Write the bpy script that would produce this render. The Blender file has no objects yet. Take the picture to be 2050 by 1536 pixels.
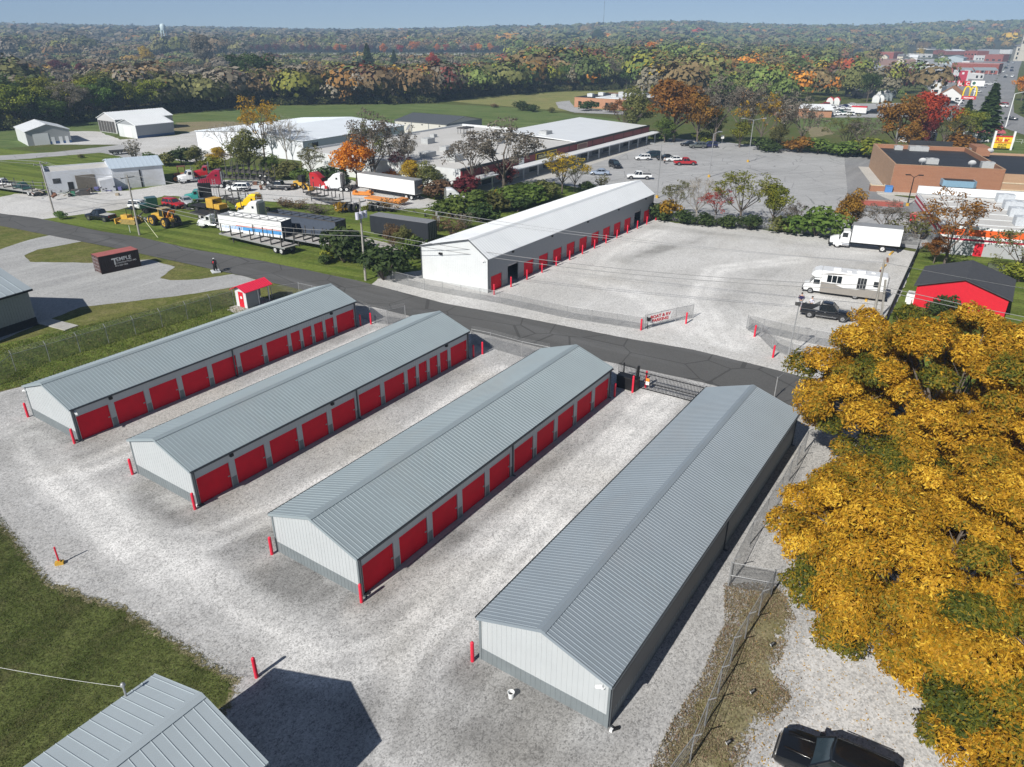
import bpy, bmesh, math, random
import numpy as np
from mathutils import Vector, Matrix
from mathutils.geometry import tessellate_polygon

sc = bpy.context.scene
C = sc.collection
R = math.radians
# ---------------------------------------------------------------- camera
FPX, PITCH, ROLL, CAMH = 1450.9, 0.451531, 0.00538, 30.389
cam = bpy.data.cameras.new('camera'); camo = bpy.data.objects.new('camera', cam); C.objects.link(camo)
cam.sensor_width = 36; cam.sensor_fit = 'HORIZONTAL'; cam.lens = FPX / 2050 * 36
cam.clip_start = 0.5; cam.clip_end = 20000
camo.matrix_world = Matrix.Translation((0, 0, CAMH)) @ Matrix.Rotation(math.pi / 2 - PITCH, 4, 'X') @ Matrix.Rotation(ROLL, 4, 'Z')
sc.camera = camo
# ---------------------------------------------------------------- sky, sun, exposure
SUN_AZ, SUN_EL = R(38.5), R(38.0)          # azimuth the shadows point to (from +Y towards +X), elevation
wd = bpy.data.worlds.new('World'); sc.world = wd; wd.use_nodes = True
wn = wd.node_tree.nodes; wl = wd.node_tree.links
sky = wn.new('ShaderNodeTexSky'); sky.sky_type = 'NISHITA'; sky.sun_disc = False
sky.sun_elevation = SUN_EL; sky.sun_rotation = SUN_AZ + math.pi
sky.altitude = 300; sky.air_density = 0.42; sky.dust_density = 0.0; sky.ozone_density = 2.5
bg = wn['Background']; bg.inputs[1].default_value = 0.078
hsv = wn.new('ShaderNodeHueSaturation'); hsv.inputs['Saturation'].default_value = .82; wl.new(sky.outputs[0], hsv.inputs['Color']); wl.new(hsv.outputs[0], bg.inputs[0])
sl = bpy.data.lights.new('sun', 'SUN'); sl.energy = 4.8; sl.angle = R(0.5); sl.color = (1, .965, .9)
so = bpy.data.objects.new('sun', sl); C.objects.link(so)
sd = Vector((math.sin(SUN_AZ) * math.cos(SUN_EL), math.cos(SUN_AZ) * math.cos(SUN_EL), -math.sin(SUN_EL)))
so.rotation_euler = sd.to_track_quat('-Z', 'Y').to_euler(); so.location = (-60, -80, 90)
sc.view_settings.view_transform = 'Standard'; sc.view_settings.look = 'None'
sc.view_settings.exposure = 0.3; sc.view_settings.gamma = 1
sc.cycles.max_bounces = 6; sc.cycles.transparent_max_bounces = 24; sc.cycles.diffuse_bounces = 3
sc.cycles.use_denoising = True
sc.cycles.volume_bounces = 0

# ---------------------------------------------------------------- survey: photo position -> point on the ground
def G(px, py, z=0.0):
    u, v = px - 1025, py - 768
    c, s = math.cos(ROLL), math.sin(ROLL); u, v = c * u + s * v, -s * u + c * v
    cp, sp = math.cos(PITCH), math.sin(PITCH)
    d = (u, FPX * cp - v * sp, -FPX * sp - v * cp)
    t = (z - CAMH) / d[2]
    return Vector((d[0] * t, d[1] * t, z))
def P2(px, py, z=0.0):
    g = G(px, py, z); return (g.x, g.y)
def heading(a, b):          # angle of the local +X axis for something running from ground point a to b
    return math.atan2(b[1] - a[1], b[0] - a[0])

# ---------------------------------------------------------------- mesh builder
class MB:
    def __init__(s): s.v = []; s.f = []; s.m = []
    def face(s, pts, m=0):
        n = len(s.v); s.v += [tuple(p) for p in pts]; s.f.append(list(range(n, n + len(pts)))); s.m.append(m); return s
    def _add(s, vs, fs, m=0):
        n = len(s.v); s.v += [tuple(p) for p in vs]
        for f in fs: s.f.append([i + n for i in f]); s.m.append(m)
        return s
    def bx(s, x0, x1, y0, y1, z0, z1, m=0):
        v = [(x0, y0, z0), (x1, y0, z0), (x1, y1, z0), (x0, y1, z0), (x0, y0, z1), (x1, y0, z1), (x1, y1, z1), (x0, y1, z1)]
        return s._add(v, [(0, 3, 2, 1), (4, 5, 6, 7), (0, 1, 5, 4), (1, 2, 6, 5), (2, 3, 7, 6), (3, 0, 4, 7)], m)
    def bar(s, p, q, w, h=None, m=0):
        p, q = Vector(p), Vector(q); d = (q - p)
        if d.length < 1e-6: return s
        d.normalize(); up = Vector((0, 0, 1)) if abs(d.z) < .95 else Vector((1, 0, 0))
        x = d.cross(up).normalized(); y = x.cross(d).normalized(); h = h or w
        o = [(-w / 2, -h / 2), (w / 2, -h / 2), (w / 2, h / 2), (-w / 2, h / 2)]
        v = [p + x * a + y * b for a, b in o] + [q + x * a + y * b for a, b in o]
        return s._add(v, [(0, 3, 2, 1), (4, 5, 6, 7), (0, 1, 5, 4), (1, 2, 6, 5), (2, 3, 7, 6), (3, 0, 4, 7)], m)
    def tube(s, p, q, r0, r1=None, n=8, m=0, cap=True):
        r1 = r0 if r1 is None else r1
        p, q = Vector(p), Vector(q); d = (q - p).normalized()
        up = Vector((0, 0, 1)) if abs(d.z) < .95 else Vector((1, 0, 0))
        x = d.cross(up).normalized(); y = d.cross(x).normalized()
        a = [2 * math.pi * i / n for i in range(n)]
        v = [p + (x * math.cos(t) + y * math.sin(t)) * r0 for t in a] + [q + (x * math.cos(t) + y * math.sin(t)) * r1 for t in a]
        f = [(i, (i + 1) % n, n + (i + 1) % n, n + i) for i in range(n)]
        if cap: f += [tuple(range(n - 1, -1, -1)), tuple(range(n, 2 * n))]
        return s._add(v, f, m)
    def path(s, pts, r, n=5, m=0):
        for a, b in zip(pts[:-1], pts[1:]): s.tube(a, b, r, n=n, m=m, cap=False)
        return s
    def prism(s, pts, z0, z1, m=0):
        n = len(pts)
        v = [(x, y, z0) for x, y in pts] + [(x, y, z1) for x, y in pts]
        f = [(i, (i + 1) % n, n + (i + 1) % n, n + i) for i in range(n)] + [tuple(range(n - 1, -1, -1)), tuple(range(n, 2 * n))]
        return s._add(v, f, m)
    def extr(s, prof, y0, y1, m=0):      # (x,z) profile pushed along Y
        n = len(prof)
        v = [(x, y0, z) for x, z in prof] + [(x, y1, z) for x, z in prof]
        f = [(i, (i + 1) % n, n + (i + 1) % n, n + i) for i in range(n)] + [tuple(range(n - 1, -1, -1)), tuple(range(n, 2 * n))]
        return s._add(v, f, m)
    def loft(s, rings, m=0, cap=True):
        n = len(rings[0]); v = [p for r in rings for p in r]; f = []
        for k in range(len(rings) - 1):
            for i in range(n):
                j = (i + 1) % n; f.append((k * n + i, k * n + j, (k + 1) * n + j, (k + 1) * n + i))
        if cap: f += [tuple(range(n - 1, -1, -1)), tuple(range((len(rings) - 1) * n, len(rings) * n))]
        return s._add(v, f, m)
    def dome(s, c, r, h, n=10, k=4, m=0):
        rings = [[(c[0] + r * math.cos(t) * math.cos(b), c[1] + r * math.sin(t) * math.cos(b), c[2] + h * math.sin(b)) for t in [2 * math.pi * i / n for i in range(n)]] for b in [math.pi / 2 * .97 * j / k for j in range(k + 1)]]
        return s.loft(rings, m)
    def build(s, name, mats, parent=None, loc=None, rz=None, smooth=0, bevel=0):
        me = bpy.data.meshes.new(name); me.from_pydata(s.v, [], s.f)
        for mm in (mats if isinstance(mats, (list, tuple)) else [mats]): me.materials.append(mm)
        if any(s.m): me.polygons.foreach_set('material_index', s.m)
        bm = bmesh.new(); bm.from_mesh(me); bmesh.ops.recalc_face_normals(bm, faces=bm.faces); bm.to_mesh(me); bm.free()
        if smooth:
            me.polygons.foreach_set('use_smooth', [True] * len(me.polygons)); me.set_sharp_from_angle(angle=R(smooth))
        o = bpy.data.objects.new(name, me); C.objects.link(o)
        if parent: o.parent = parent
        if loc is not None: o.location = loc
        if rz is not None: o.rotation_euler[2] = rz
        if bevel:
            b = o.modifiers.new('bevel', 'BEVEL'); b.width = bevel; b.segments = 2; b.limit_method = 'ANGLE'
        return o

def tag(o, label=None, cat=None, group=None, kind=None):
    if label: o['label'] = label
    if cat: o['category'] = cat
    if group: o['group'] = group
    if kind: o['kind'] = kind
    return o
def thing(name, label, cat, loc=(0, 0, 0), rz=0.0, group=None):
    o = bpy.data.objects.new(name, None); C.objects.link(o); o.empty_display_size = .5
    o.location = loc; o.rotation_euler = (0, 0, rz)
    return tag(o, label, cat, group)
KIDS = {}
def copy_tree(o, parent=None):
    c = o.copy(); C.objects.link(c)
    if parent: c.parent = parent
    for ch in o.children: copy_tree(ch, c)
    return c
def text(name, s, size, mat, parent, loc, rot, ext=.01, align='LEFT', sx=1.0, bold=0.0):
    cu = bpy.data.curves.new(name, 'FONT'); cu.body = s; cu.size = size; cu.extrude = ext; cu.align_x = align
    cu.offset = bold; cu.resolution_u = 3
    cu.materials.append(mat)
    q = bpy.data.objects.new(name, cu); C.objects.link(q); me = bpy.data.meshes.new_from_object(q.evaluated_get(bpy.context.evaluated_depsgraph_get())); bpy.data.objects.remove(q)
    if not me.materials: me.materials.append(mat)
    o = bpy.data.objects.new(name, me); C.objects.link(o); o.parent = parent; o.location = loc; o.rotation_euler = rot
    o.scale = (sx, 1, 1)
    return o

# ---------------------------------------------------------------- materials
MATS = {}
class NT:
    def __init__(s, name):
        s.m = bpy.data.materials.new(name); s.m.use_nodes = True; s.t = s.m.node_tree; s.n = s.t.nodes; s.b = s.n['Principled BSDF']
        s.out = s.n['Material Output']
    def new(s, t, **kw):
        n = s.n.new(t)
        for k, v in kw.items(): setattr(n, k, v)
        return n
    def link(s, a, b): s.t.links.new(a, b)
    def coord(s, kind='Object'):
        return s.new('ShaderNodeTexCoord').outputs[kind]
    def pos(s): return s.new('ShaderNodeNewGeometry').outputs['Position']
    def mapping(s, vec, scale=(1, 1, 1), rot=(0, 0, 0)):
        m = s.new('ShaderNodeMapping'); s.link(vec, m.inputs[0]); m.inputs['Scale'].default_value = scale; m.inputs['Rotation'].default_value = rot; return m.outputs[0]
    def noise(s, vec, scale, detail=3, rough=.5, dist=0):
        n = s.new('ShaderNodeTexNoise'); s.link(vec, n.inputs['Vector']); n.inputs['Scale'].default_value = scale
        n.inputs['Detail'].default_value = detail; n.inputs['Roughness'].default_value = rough; n.inputs['Distortion'].default_value = dist; return n.outputs[0]
    def ramp(s, fac, stops):
        r = s.new('ShaderNodeValToRGB'); s.link(fac, r.inputs[0]); e = r.color_ramp.elements
        while len(e) < len(stops): e.new(.5)
        for i, (p, c) in enumerate(stops):
            e[i].position = p; e[i].color = (*c, 1) if len(c) == 3 else c
        return r.outputs[0]
    def fr(s, fac, lo, hi):
        r = s.new('ShaderNodeMapRange'); s.link(fac, r.inputs[0]); r.inputs[1].default_value = lo; r.inputs[2].default_value = hi; r.inputs[3].default_value = 0; r.inputs[4].default_value = 1; return r.outputs[0]
    def mix(s, fac, a, b, mode='MIX'):
        n = s.new('ShaderNodeMix', data_type='RGBA', blend_type=mode)
        for sock, val in ((n.inputs[0], fac), (n.inputs[6], a), (n.inputs[7], b)):
            if hasattr(val, 'is_linked'): s.link(val, sock)
            else: sock.default_value = val if not isinstance(val, tuple) else (*val, 1) if len(val) == 3 else val
        return n.outputs[2]
    def voro(s, vec, scale):
        n = s.new('ShaderNodeTexVoronoi'); s.link(vec, n.inputs['Vector']); n.inputs['Scale'].default_value = scale; return n.outputs['Color']
    def math(s, op, a, b=0.0):
        n = s.new('ShaderNodeMath', operation=op)
        for sock, val in ((n.inputs[0], a), (n.inputs[1], b)):
            if hasattr(val, 'is_linked'): s.link(val, sock)
            else: sock.default_value = val
        return n.outputs[0]
    def bump(s, h, strength=.3, dist=.02):
        b = s.new('ShaderNodeBump'); s.link(h, b.inputs['Height']); b.inputs['Strength'].default_value = strength; b.inputs['Distance'].default_value = dist
        s.link(b.outputs[0], s.b.inputs['Normal'])
    def color(s, c): s.link(c, s.b.inputs['Base Color'])

def mat(name, col, rough=.55, var=.12, scale=3.0, metal=0.0, spec=.4, coat=0.0, dirt=None, dirt_amt=.5, bump=0.0):
    if name in MATS: return MATS[name]
    k = NT(name); v = k.coord()
    n = k.noise(v, scale, 4, .6)
    a = tuple(max(0, c * (1 - var)) for c in col); b = tuple(min(1, c * (1 + var)) for c in col)
    c = k.ramp(n, [(.3, a), (.7, b)])
    if dirt:
        d = k.fr(k.noise(v, scale * .35, 5, .7, .5), .5, .75); c = k.mix(k.math('MULTIPLY', d, dirt_amt), c, dirt)
    k.color(c); k.b.inputs['Roughness'].default_value = rough; k.b.inputs['Metallic'].default_value = metal
    k.b.inputs['Specular IOR Level'].default_value = spec; k.b.inputs['Coat Weight'].default_value = coat; k.b.inputs['Coat Roughness'].default_value = .05
    if bump: k.bump(n, bump)
    MATS[name] = k.m; return k.m

WHITE = mat('white_panel', (.63, .65, .655), .5, .04, .7, dirt=(.55, .55, .52), dirt_amt=.25)
PALE = mat('pale_grey_panel', (.475, .50, .51), .5, .04, .7, dirt=(.5, .5, .48), dirt_amt=.25)
GREYP = mat('slate_grey_panel', (.19, .215, .225), .5, .08, .8)
DKTRIM = mat('dark_trim', (.075, .083, .09), .5, .1)
ROOFG = mat('grey_roof_metal', (.272, .322, .345), .5, .05, .35, spec=.35, dirt=(.3, .31, .3), dirt_amt=.35)
ROOFG2 = mat('dull_grey_roof_metal', (.238, .278, .312), .5, .05, .35, spec=.35, dirt=(.26, .27, .28), dirt_amt=.35)
ROOFB = mat('light_grey_roof_metal', (.36, .41, .44), .5, .05, .35, spec=.35)
ROOFW = mat('white_roof_metal', (.78, .80, .81), .4, .03, .3)
REDD = mat('red_roll_door', (.78, .008, .028), .6, .07, .9, spec=.2)
REDB = mat('red_bollard_sleeve', (.70, .022, .055), .4, .08, 2)
REDROOF = mat('pink_red_roof', (.72, .03, .075), .4, .05)
REDW = mat('red_wall', (.62, .018, .035), .45, .06)
CONC = mat('concrete', (.42, .41, .38), .8, .15, 1.5, dirt=(.3, .28, .25))
BLACK = mat('black_paint', (.012, .012, .013), .45, .2)
BLACKM = mat('black_matt', (.02, .02, .022), .8, .3)
RUBBER = mat('tyre_rubber', (.022, .022, .022), .8, .2)
CHROME = mat('chrome', (.62, .63, .65), .22, .05, metal=.9)
GALV = mat('galvanised_steel', (.36, .365, .37), .5, .1, metal=.3)
STEELD = mat('dark_steel', (.07, .068, .066), .6, .3, dirt=(.12, .07, .04))
GLASS = mat('vehicle_glass', (.014, .018, .022), .06, .2, spec=.7, coat=.4)
WOODP = mat('pole_wood', (.33, .31, .28), .85, .2, 2)
WOODG = mat('weathered_deck_wood', (.42, .40, .37), .85, .25, 2.5, dirt=(.2, .19, .17))
YEL = mat('yellow_paint', (.60, .36, .05), .5, .15, dirt=(.25, .16, .07), dirt_amt=.4)
YELB = mat('bright_yellow_paint', (.85, .55, .01), .4, .05)
ORANGE = mat('orange_paint', (.68, .24, .035), .55, .12, dirt=(.3, .14, .05))
LIGHTR = mat('red_lamp_lens', (.45, .01, .015), .25, .1)
LIGHTW = mat('clear_lamp_lens', (.7, .72, .72), .15, .05)
WHITEP = mat('white_paint', (.80, .81, .81), .35, .03, coat=.3)
SIGNW = mat('sign_white', (.82, .82, .80), .5, .03)
SIGNR = mat('sign_red', (.55, .02, .03), .5, .05)
SIGNY = mat('sign_yellow', (.82, .58, .03), .5, .05)
BROWNW = mat('brown_rust', (.16, .07, .04), .7, .3)
BARK = mat('bark', (.13, .105, .085), .9, .35, 3)
BARKP = mat('pale_bark', (.30, .27, .23), .9, .3, 3)
def brick(name, c1, c2, mortar, sc_=1.0):
    if name in MATS: return MATS[name]
    k = NT(name); v = k.coord()
    sx = k.new('ShaderNodeSeparateXYZ'); k.link(v, sx.inputs[0])
    cb = k.new('ShaderNodeCombineXYZ'); k.link(k.math('ADD', sx.outputs[0], sx.outputs[1]), cb.inputs[0]); k.link(sx.outputs[2], cb.inputs[1])
    b = k.new('ShaderNodeTexBrick'); k.link(cb.outputs[0], b.inputs[0]); b.inputs['Color1'].default_value = (*c1, 1); b.inputs['Color2'].default_value = (*c2, 1); b.inputs['Mortar'].default_value = (*mortar, 1)
    b.inputs['Scale'].default_value = 4 * sc_; b.inputs['Mortar Size'].default_value = .012
    n = k.fr(k.noise(k.mapping(v, (.25, .25, 2.0)), 1.2, 4, .6), .3, .75)
    k.color(k.mix(k.math('MULTIPLY', n, .45), b.outputs[0], tuple(x * .62 for x in c1)))
    k.b.inputs['Roughness'].default_value = .85; MATS[name] = k.m; return k.m
BRICK = brick('red_brown_brick', (.36, .165, .09), (.30, .13, .07), (.36, .24, .17))
BRICKT = brick('tan_brick', (.46, .29, .18), (.41, .25, .15), (.45, .33, .24))
BRICKO = brick('orange_brick', (.50, .25, .14), (.44, .21, .12), (.45, .30, .22))
BRICKR = brick('dark_red_brick', (.30, .08, .06), (.25, .065, .05), (.3, .15, .12))
# ---------------------------------------------------------------- ground materials
TH = 0.5938            # direction of the long storage buildings (from +Y towards +X)
def soften(k, p):
    a = k.new('ShaderNodeAttribute', attribute_name='fade').outputs['Fac']; n = k.math('ADD', k.math('MULTIPLY', k.fr(k.noise(p, 5.5, 4, .8), .3, .7), .6), k.math('MULTIPLY', k.fr(k.noise(p, 1.3, 3, .6), .3, .7), .4))
    tr = k.new('ShaderNodeBsdfTransparent'); mx = k.new('ShaderNodeMixShader'); k.link(k.math('GREATER_THAN', k.math('MULTIPLY', a, 1.05), n), mx.inputs[0]); k.link(tr.outputs[0], mx.inputs[1]); k.link(k.b.outputs[0], mx.inputs[2]); k.link(mx.outputs[0], k.out.inputs[0])
def ground_mat(name, base, dark, light, speck=.35, sp_scale=9.0, track=None, patch=.5, patch_scale=.12, tint=None, rough=.95, bump=.25, stain=None, wear=False, ang=TH, crack=0.0, soft=False):
    k = NT(name); p = k.pos()
    rot = k.mapping(p, rot=(0, 0, ang))
    big = k.fr(k.noise(p, patch_scale, 4, .6, .4), .36, .66)
    c = k.mix(k.math('MULTIPLY', big, patch), base, dark)
    if track:
        t = k.fr(k.noise(k.mapping(rot, (.42, .035, 1)), 1.0, 3, .55, .3), .50, .68)
        c = k.mix(k.math('MULTIPLY', t, track), c, light)
        t2 = k.fr(k.noise(k.mapping(rot, (.9, .07, 1)), 1.7, 3, .6, .5), .55, .75)
        c = k.mix(k.math('MULTIPLY', t2, track * .55), c, dark)
    if stain:
        s2 = k.fr(k.noise(p, .33, 5, .7, .8), .62, .74); c = k.mix(k.math('MULTIPLY', s2, .5), c, stain)
    if wear:
        w = k.new('ShaderNodeAttribute', attribute_name='wear').outputs['Fac']; c = k.mix(k.fr(w, 0, .85), c, tuple(min(1, x * 1.12) for x in light)); c = k.mix(k.math('MULTIPLY', k.fr(w, 0, -1), .85), c, tuple(x * .62 for x in dark))
    f1 = k.voro(p, sp_scale * 1.8); f2 = k.voro(p, sp_scale * .8); f3 = k.noise(p, .9, 4, .7)
    f = k.math('ADD', k.math('MULTIPLY', f1, .56), k.math('ADD', k.math('MULTIPLY', f2, .24), k.math('MULTIPLY', f3, .2)))
    g = k.ramp(f, [(.2, (1 - speck,) * 3), (.5, (1, 1, 1)), (.8, (1 + speck * .6,) * 3)])
    if crack:
        vn = k.new('ShaderNodeTexVoronoi', feature='DISTANCE_TO_EDGE'); k.link(k.mix(.12, p, k.new('ShaderNodeTexNoise').outputs['Color'], 'ADD'), vn.inputs['Vector']); vn.inputs['Scale'].default_value = .16; c = k.mix(k.math('MULTIPLY', k.math('LESS_THAN', vn.outputs['Distance'], .012), crack), c, tuple(x * .45 for x in dark))
    if tint:
        tt = k.fr(k.noise(p, .06, 3, .5, .6), .5, .7); c = k.mix(k.math('MULTIPLY', tt, .6), c, tint)
    k.color(k.mix(1.0, c, g, 'MULTIPLY')); k.b.inputs['Roughness'].default_value = rough; k.b.inputs['Specular IOR Level'].default_value = .15
    if bump: k.bump(f, bump, .06)
    if soft: soften(k, p)
    return k.m
def grass_mat(name, c1, c2, dry, stripes=0.0, dry_amt=.5, sp=.6, ang=TH, soft=False):
    k = NT(name); p = k.pos()
    n1 = k.fr(k.noise(p, .11, 4, .6, .5), .35, .65); c = k.mix(n1, c1, c2)
    n2 = k.fr(k.noise(p, .5, 5, .7, .6), .48, .72); c = k.mix(k.math('MULTIPLY', n2, dry_amt), c, dry)
    if stripes:
        rot = k.mapping(p, rot=(0, 0, ang)); s = k.fr(k.noise(k.mapping(rot, (.55, .03, 1)), 1.0, 2, .5), .44, .58)
        c = k.mix(k.math('MULTIPLY', s, stripes), c, tuple(min(1, x * 1.75) for x in c2))
    f = k.math('ADD', k.math('MULTIPLY', k.noise(p, 6.5, 3, .8), .6), k.math('MULTIPLY', k.noise(p, 1.9, 3, .7), .4))
    g = k.ramp(f, [(.36, (1 - sp,) * 3), (.52, (1, 1, 1)), (.66, (1 + sp * .7,) * 3)])
    k.color(k.mix(1.0, c, g, 'MULTIPLY')); k.b.inputs['Roughness'].default_value = 1; k.b.inputs['Specular IOR Level'].default_value = .05
    k.bump(f, .5, .12)
    if soft: soften(k, p)
    return k.m
GRAVEL = ground_mat('lot_gravel', (.475, .47, .465), (.30, .295, .287), (.65, .64, .625), .5, 8, .3, .6, .13, tint=(.44, .415, .37), stain=(.36, .34, .31), wear=True)
GRAVELW = ground_mat('white_crushed_stone', (.60, .592, .578), (.45, .44, .42), (.72, .71, .69), .36, 7, .2, .65, .09, tint=(.50, .48, .44), stain=(.40, .38, .35), wear=True)
GRAVELB = ground_mat('bright_drive_stone', (.60, .59, .58), (.44, .43, .42), (.70, .69, .67), .42, 6, 0, .5, .35, soft=True)
GRAVELD = ground_mat('blue_grey_drive_gravel', (.40, .40, .395), (.31, .31, .31), (.52, .52, .51), .3, 6, .5, .6, .1)
ASPH = ground_mat('dark_asphalt', (.118, .117, .115), (.095, .094, .093), (.15, .15, .15), .2, 12, .8, .6, .07, bump=.1, ang=R(123), crack=.5)
LOTA = ground_mat('pale_worn_asphalt', (.42, .42, .42), (.33, .33, .33), (.50, .50, .495), .15, 4, .4, .8, .06, stain=(.26, .26, .26), bump=.05, ang=R(70), crack=.55)
STREET = ground_mat('street_asphalt', (.27, .27, .275), (.2, .2, .2), (.36, .36, .36), .15, 3, .4, .6, .05, bump=.05)
CONCG = ground_mat('pale_concrete', (.52, .505, .47), (.43, .41, .38), (.6, .6, .58), .2, 5, 0, .5, .3, bump=.05)
DIRT = ground_mat('brown_dirt', (.27, .22, .14), (.20, .19, .09), (.34, .28, .19), .4, 3, 0, .7, .2)
GRASSN = grass_mat('near_lawn_grass', (.062, .082, .022), (.085, .10, .032), (.15, .13, .07), .55, .6, .6, R(20), soft=True)
GRASSY = grass_mat('yard_grass', (.085, .135, .024), (.12, .15, .032), (.23, .21, .09), .55, .35, .5, R(-62))
GRASSF = grass_mat('field_grass', (.085, .135, .042), (.13, .165, .06), (.21, .21, .09), .35, .25, .35, R(-70))
GRASST = grass_mat('tan_meadow_grass', (.26, .24, .10), (.19, .21, .075), (.33, .28, .15), .2, .5, .4)
GRASSV = grass_mat('verge_grass', (.115, .14, .035), (.15, .145, .05), (.27, .23, .12), .2, .6, .55)
TERR = grass_mat('countryside_grass', (.085, .12, .03), (.12, .125, .045), (.17, .15, .075), 0, .5, .5)
FORF = ground_mat('leaf_litter', (.07, .065, .03), (.04, .042, .018), (.1, .09, .05), .5, 2, 0, .6, .05)
WEEDS = ground_mat('dry_weedy_strip', (.30, .265, .17), (.16, .145, .06), (.45, .42, .34), .55, 6, 0, .95, .42, tint=(.19, .085, .05), stain=(.42, .40, .36), soft=True)

# ---------------------------------------------------------------- terrain: flat here, wooded hills beyond 1200 m
HZ = [(-60, 26), (-36, 27), (-29, 26), (-22, 18), (-14, 14), (-8, 18), (0, 27), (6, 38), (12, 46), (17, 42), (20, 43), (24, 44), (27, 50), (31, 54), (34, 50), (60, 46)]
_rs = np.random.RandomState(5)
_PH = _rs.uniform(0, 6.28, (14,)); _KX = _rs.normal(0, 1, (14,)) / 420; _KY = _rs.normal(0, 1, (14,)) / 420
def terrain_h(x, y):
    x = np.asarray(x, float); y = np.asarray(y, float); r = np.hypot(x, y)
    az = np.degrees(np.arctan2(x, y)); A = np.interp(az, [a for a, _ in HZ], [b for _, b in HZ])
    t = np.clip((r - 1250) / (3300 - 1250), 0, 1); s = t * t * (3 - 2 * t)
    n = sum(np.sin(_PH[i] + _KX[i] * x * (1 + i % 3) + _KY[i] * y * (1 + i % 3)) for i in range(14)) / 5.0
    h = A * s + n * 6.5 * s * np.minimum(1, A / 40)
    return np.where(r > 3500, h - (r - 3500) * .012, h)
def terrain():
    nA, rs_ = 180, [0, 15, 40, 90, 160, 250, 350, 450, 600, 800, 1000, 1200, 1350, 1500, 1650, 1800, 2000, 2200, 2400, 2600, 2800, 3000, 3200, 3400, 3600, 4200, 5500, 8000]
    v = []; f = []
    for r in rs_:
        for i in range(nA):
            a = 2 * math.pi * i / nA; x, y = r * math.sin(a), r * math.cos(a); v.append((x, y, float(terrain_h(x, y))))
    for k in range(len(rs_) - 1):
        for i in range(nA):
            j = (i + 1) % nA; f.append((k * nA + i, (k + 1) * nA + i, (k + 1) * nA + j, k * nA + j))
    v = [(0, 0, 0)] + v[nA:]; g_ = [(0, 1 + (i + 1) % nA, 1 + i) for i in range(nA)] + [tuple(q - nA + 1 for q in t) for t in f[nA:]]
    me = bpy.data.meshes.new('terrain'); me.from_pydata(v, [], g_)
    bm = bmesh.new(); bm.from_mesh(me); bmesh.ops.recalc_face_normals(bm, faces=bm.faces); bm.to_mesh(me); bm.free()
    me.materials.append(TERR); me.polygons.foreach_set('use_smooth', [True] * len(me.polygons))
    o = bpy.data.objects.new('terrain', me); C.objects.link(o); tag(o, kind='structure')
terrain()
LEVEL = [0]
def wob(x, y, k):
    return (math.sin(x * 1.7 * k + 1.3 * math.sin(y * .9 * k)) + math.sin(y * 2.3 * k + 1.1 * math.sin(x * 1.3 * k)) + .8 * math.sin((x + y) * 5.1 * k) + .6 * math.sin((x - y) * 8.3 * k))
def sheet(name, pts, m, jit=.18, lvl=None, world=False, z=None):
    w = [Vector((p[0], p[1])) for p in pts] if world else [Vector(P2(*p)) for p in pts]
    out = []
    for a, b in zip(w, w[1:] + w[:1]):
        d = (b - a).length; st = max(.22, a.length / 150); n = max(1, int(d / st)) if jit else 1
        if n > 260: n = 260
        nrm = Vector((-(b - a).y, (b - a).x)); nrm = nrm / (nrm.length or 1)
        for i in range(n):
            q = a.lerp(b, i / n)
            if jit: q = q + nrm * jit * (.22 * wob(q.x, q.y, 1.9 / max(1, a.length / 60)) + .13 * wob(q.y * 3.1, q.x * 2.7, 2.3 / max(1, a.length / 60))) * max(1, a.length / 110)
            out.append(q)
    LEVEL[0] += 1
    zz = (.003 * LEVEL[0]) if z is None else z
    tri = tessellate_polygon([[Vector((q.x, q.y, 0)) for q in out]])
    me = bpy.data.meshes.new(name); me.from_pydata([(q.x, q.y, zz) for q in out], [], [t if ((out[t[1]] - out[t[0]]).cross(out[t[2]] - out[t[0]]) > 0) else t[::-1] for t in tri])
    me.materials.append(m); o = bpy.data.objects.new(name, me); C.objects.link(o); tag(o, kind='structure'); return o

# wide zones first, details above
sheet('field', [(-150, 300), (0, 258), (330, 232), (520, 212), (860, 208), (1005, 214), (1120, 226), (1245, 240), (1250, 262), (1000, 285), (700, 300), (300, 262), (0, 300)], GRASSF, .5)
sheet('meadow', [(900, 203), (1010, 192), (1130, 184), (1250, 182), (1262, 200), (1240, 222), (1130, 222), (1010, 213)], GRASST, .5)
sheet('meadow', [(330, 138), (420, 122), (480, 112), (560, 106), (1020, 106), (1010, 112), (700, 119), (480, 124)], GRASST, 2)
sheet('dirt', [(345, 262), (352, 246), (420, 243), (500, 244), (520, 250), (420, 266)], DIRT, .5)
sheet('field', [(1590, 235), (1760, 234), (1765, 262), (1600, 262)], GRASSF, .5)
sheet('dirt', [(1612, 254), (1655, 254), (1668, 268), (1625, 276)], DIRT, .5)
sheet('yard_lawn', [(-60, 290), (80, 305), (270, 300), (420, 330), (700, 340), (980, 350), (1260, 370), (1250, 430), (980, 480), (880, 560), (742, 568), (520, 524), (280, 476), (75, 438), (-60, 415)], GRASSY, .3)
sheet('verge', [(-200, 452), (0, 452), (162, 484), (467, 549), (606, 581), (760, 622), (850, 660), (700, 690), (500, 700), (40, 775), (0, 786), (-160, 800)], GRASSV, .3)
sheet('lawn', [(-160, 700), (0, 690), (160, 655), (300, 625), (450, 585), (560, 600), (700, 640), (500, 690), (40, 772), (0, 784), (-160, 800)], GRASSY, .25)
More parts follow.
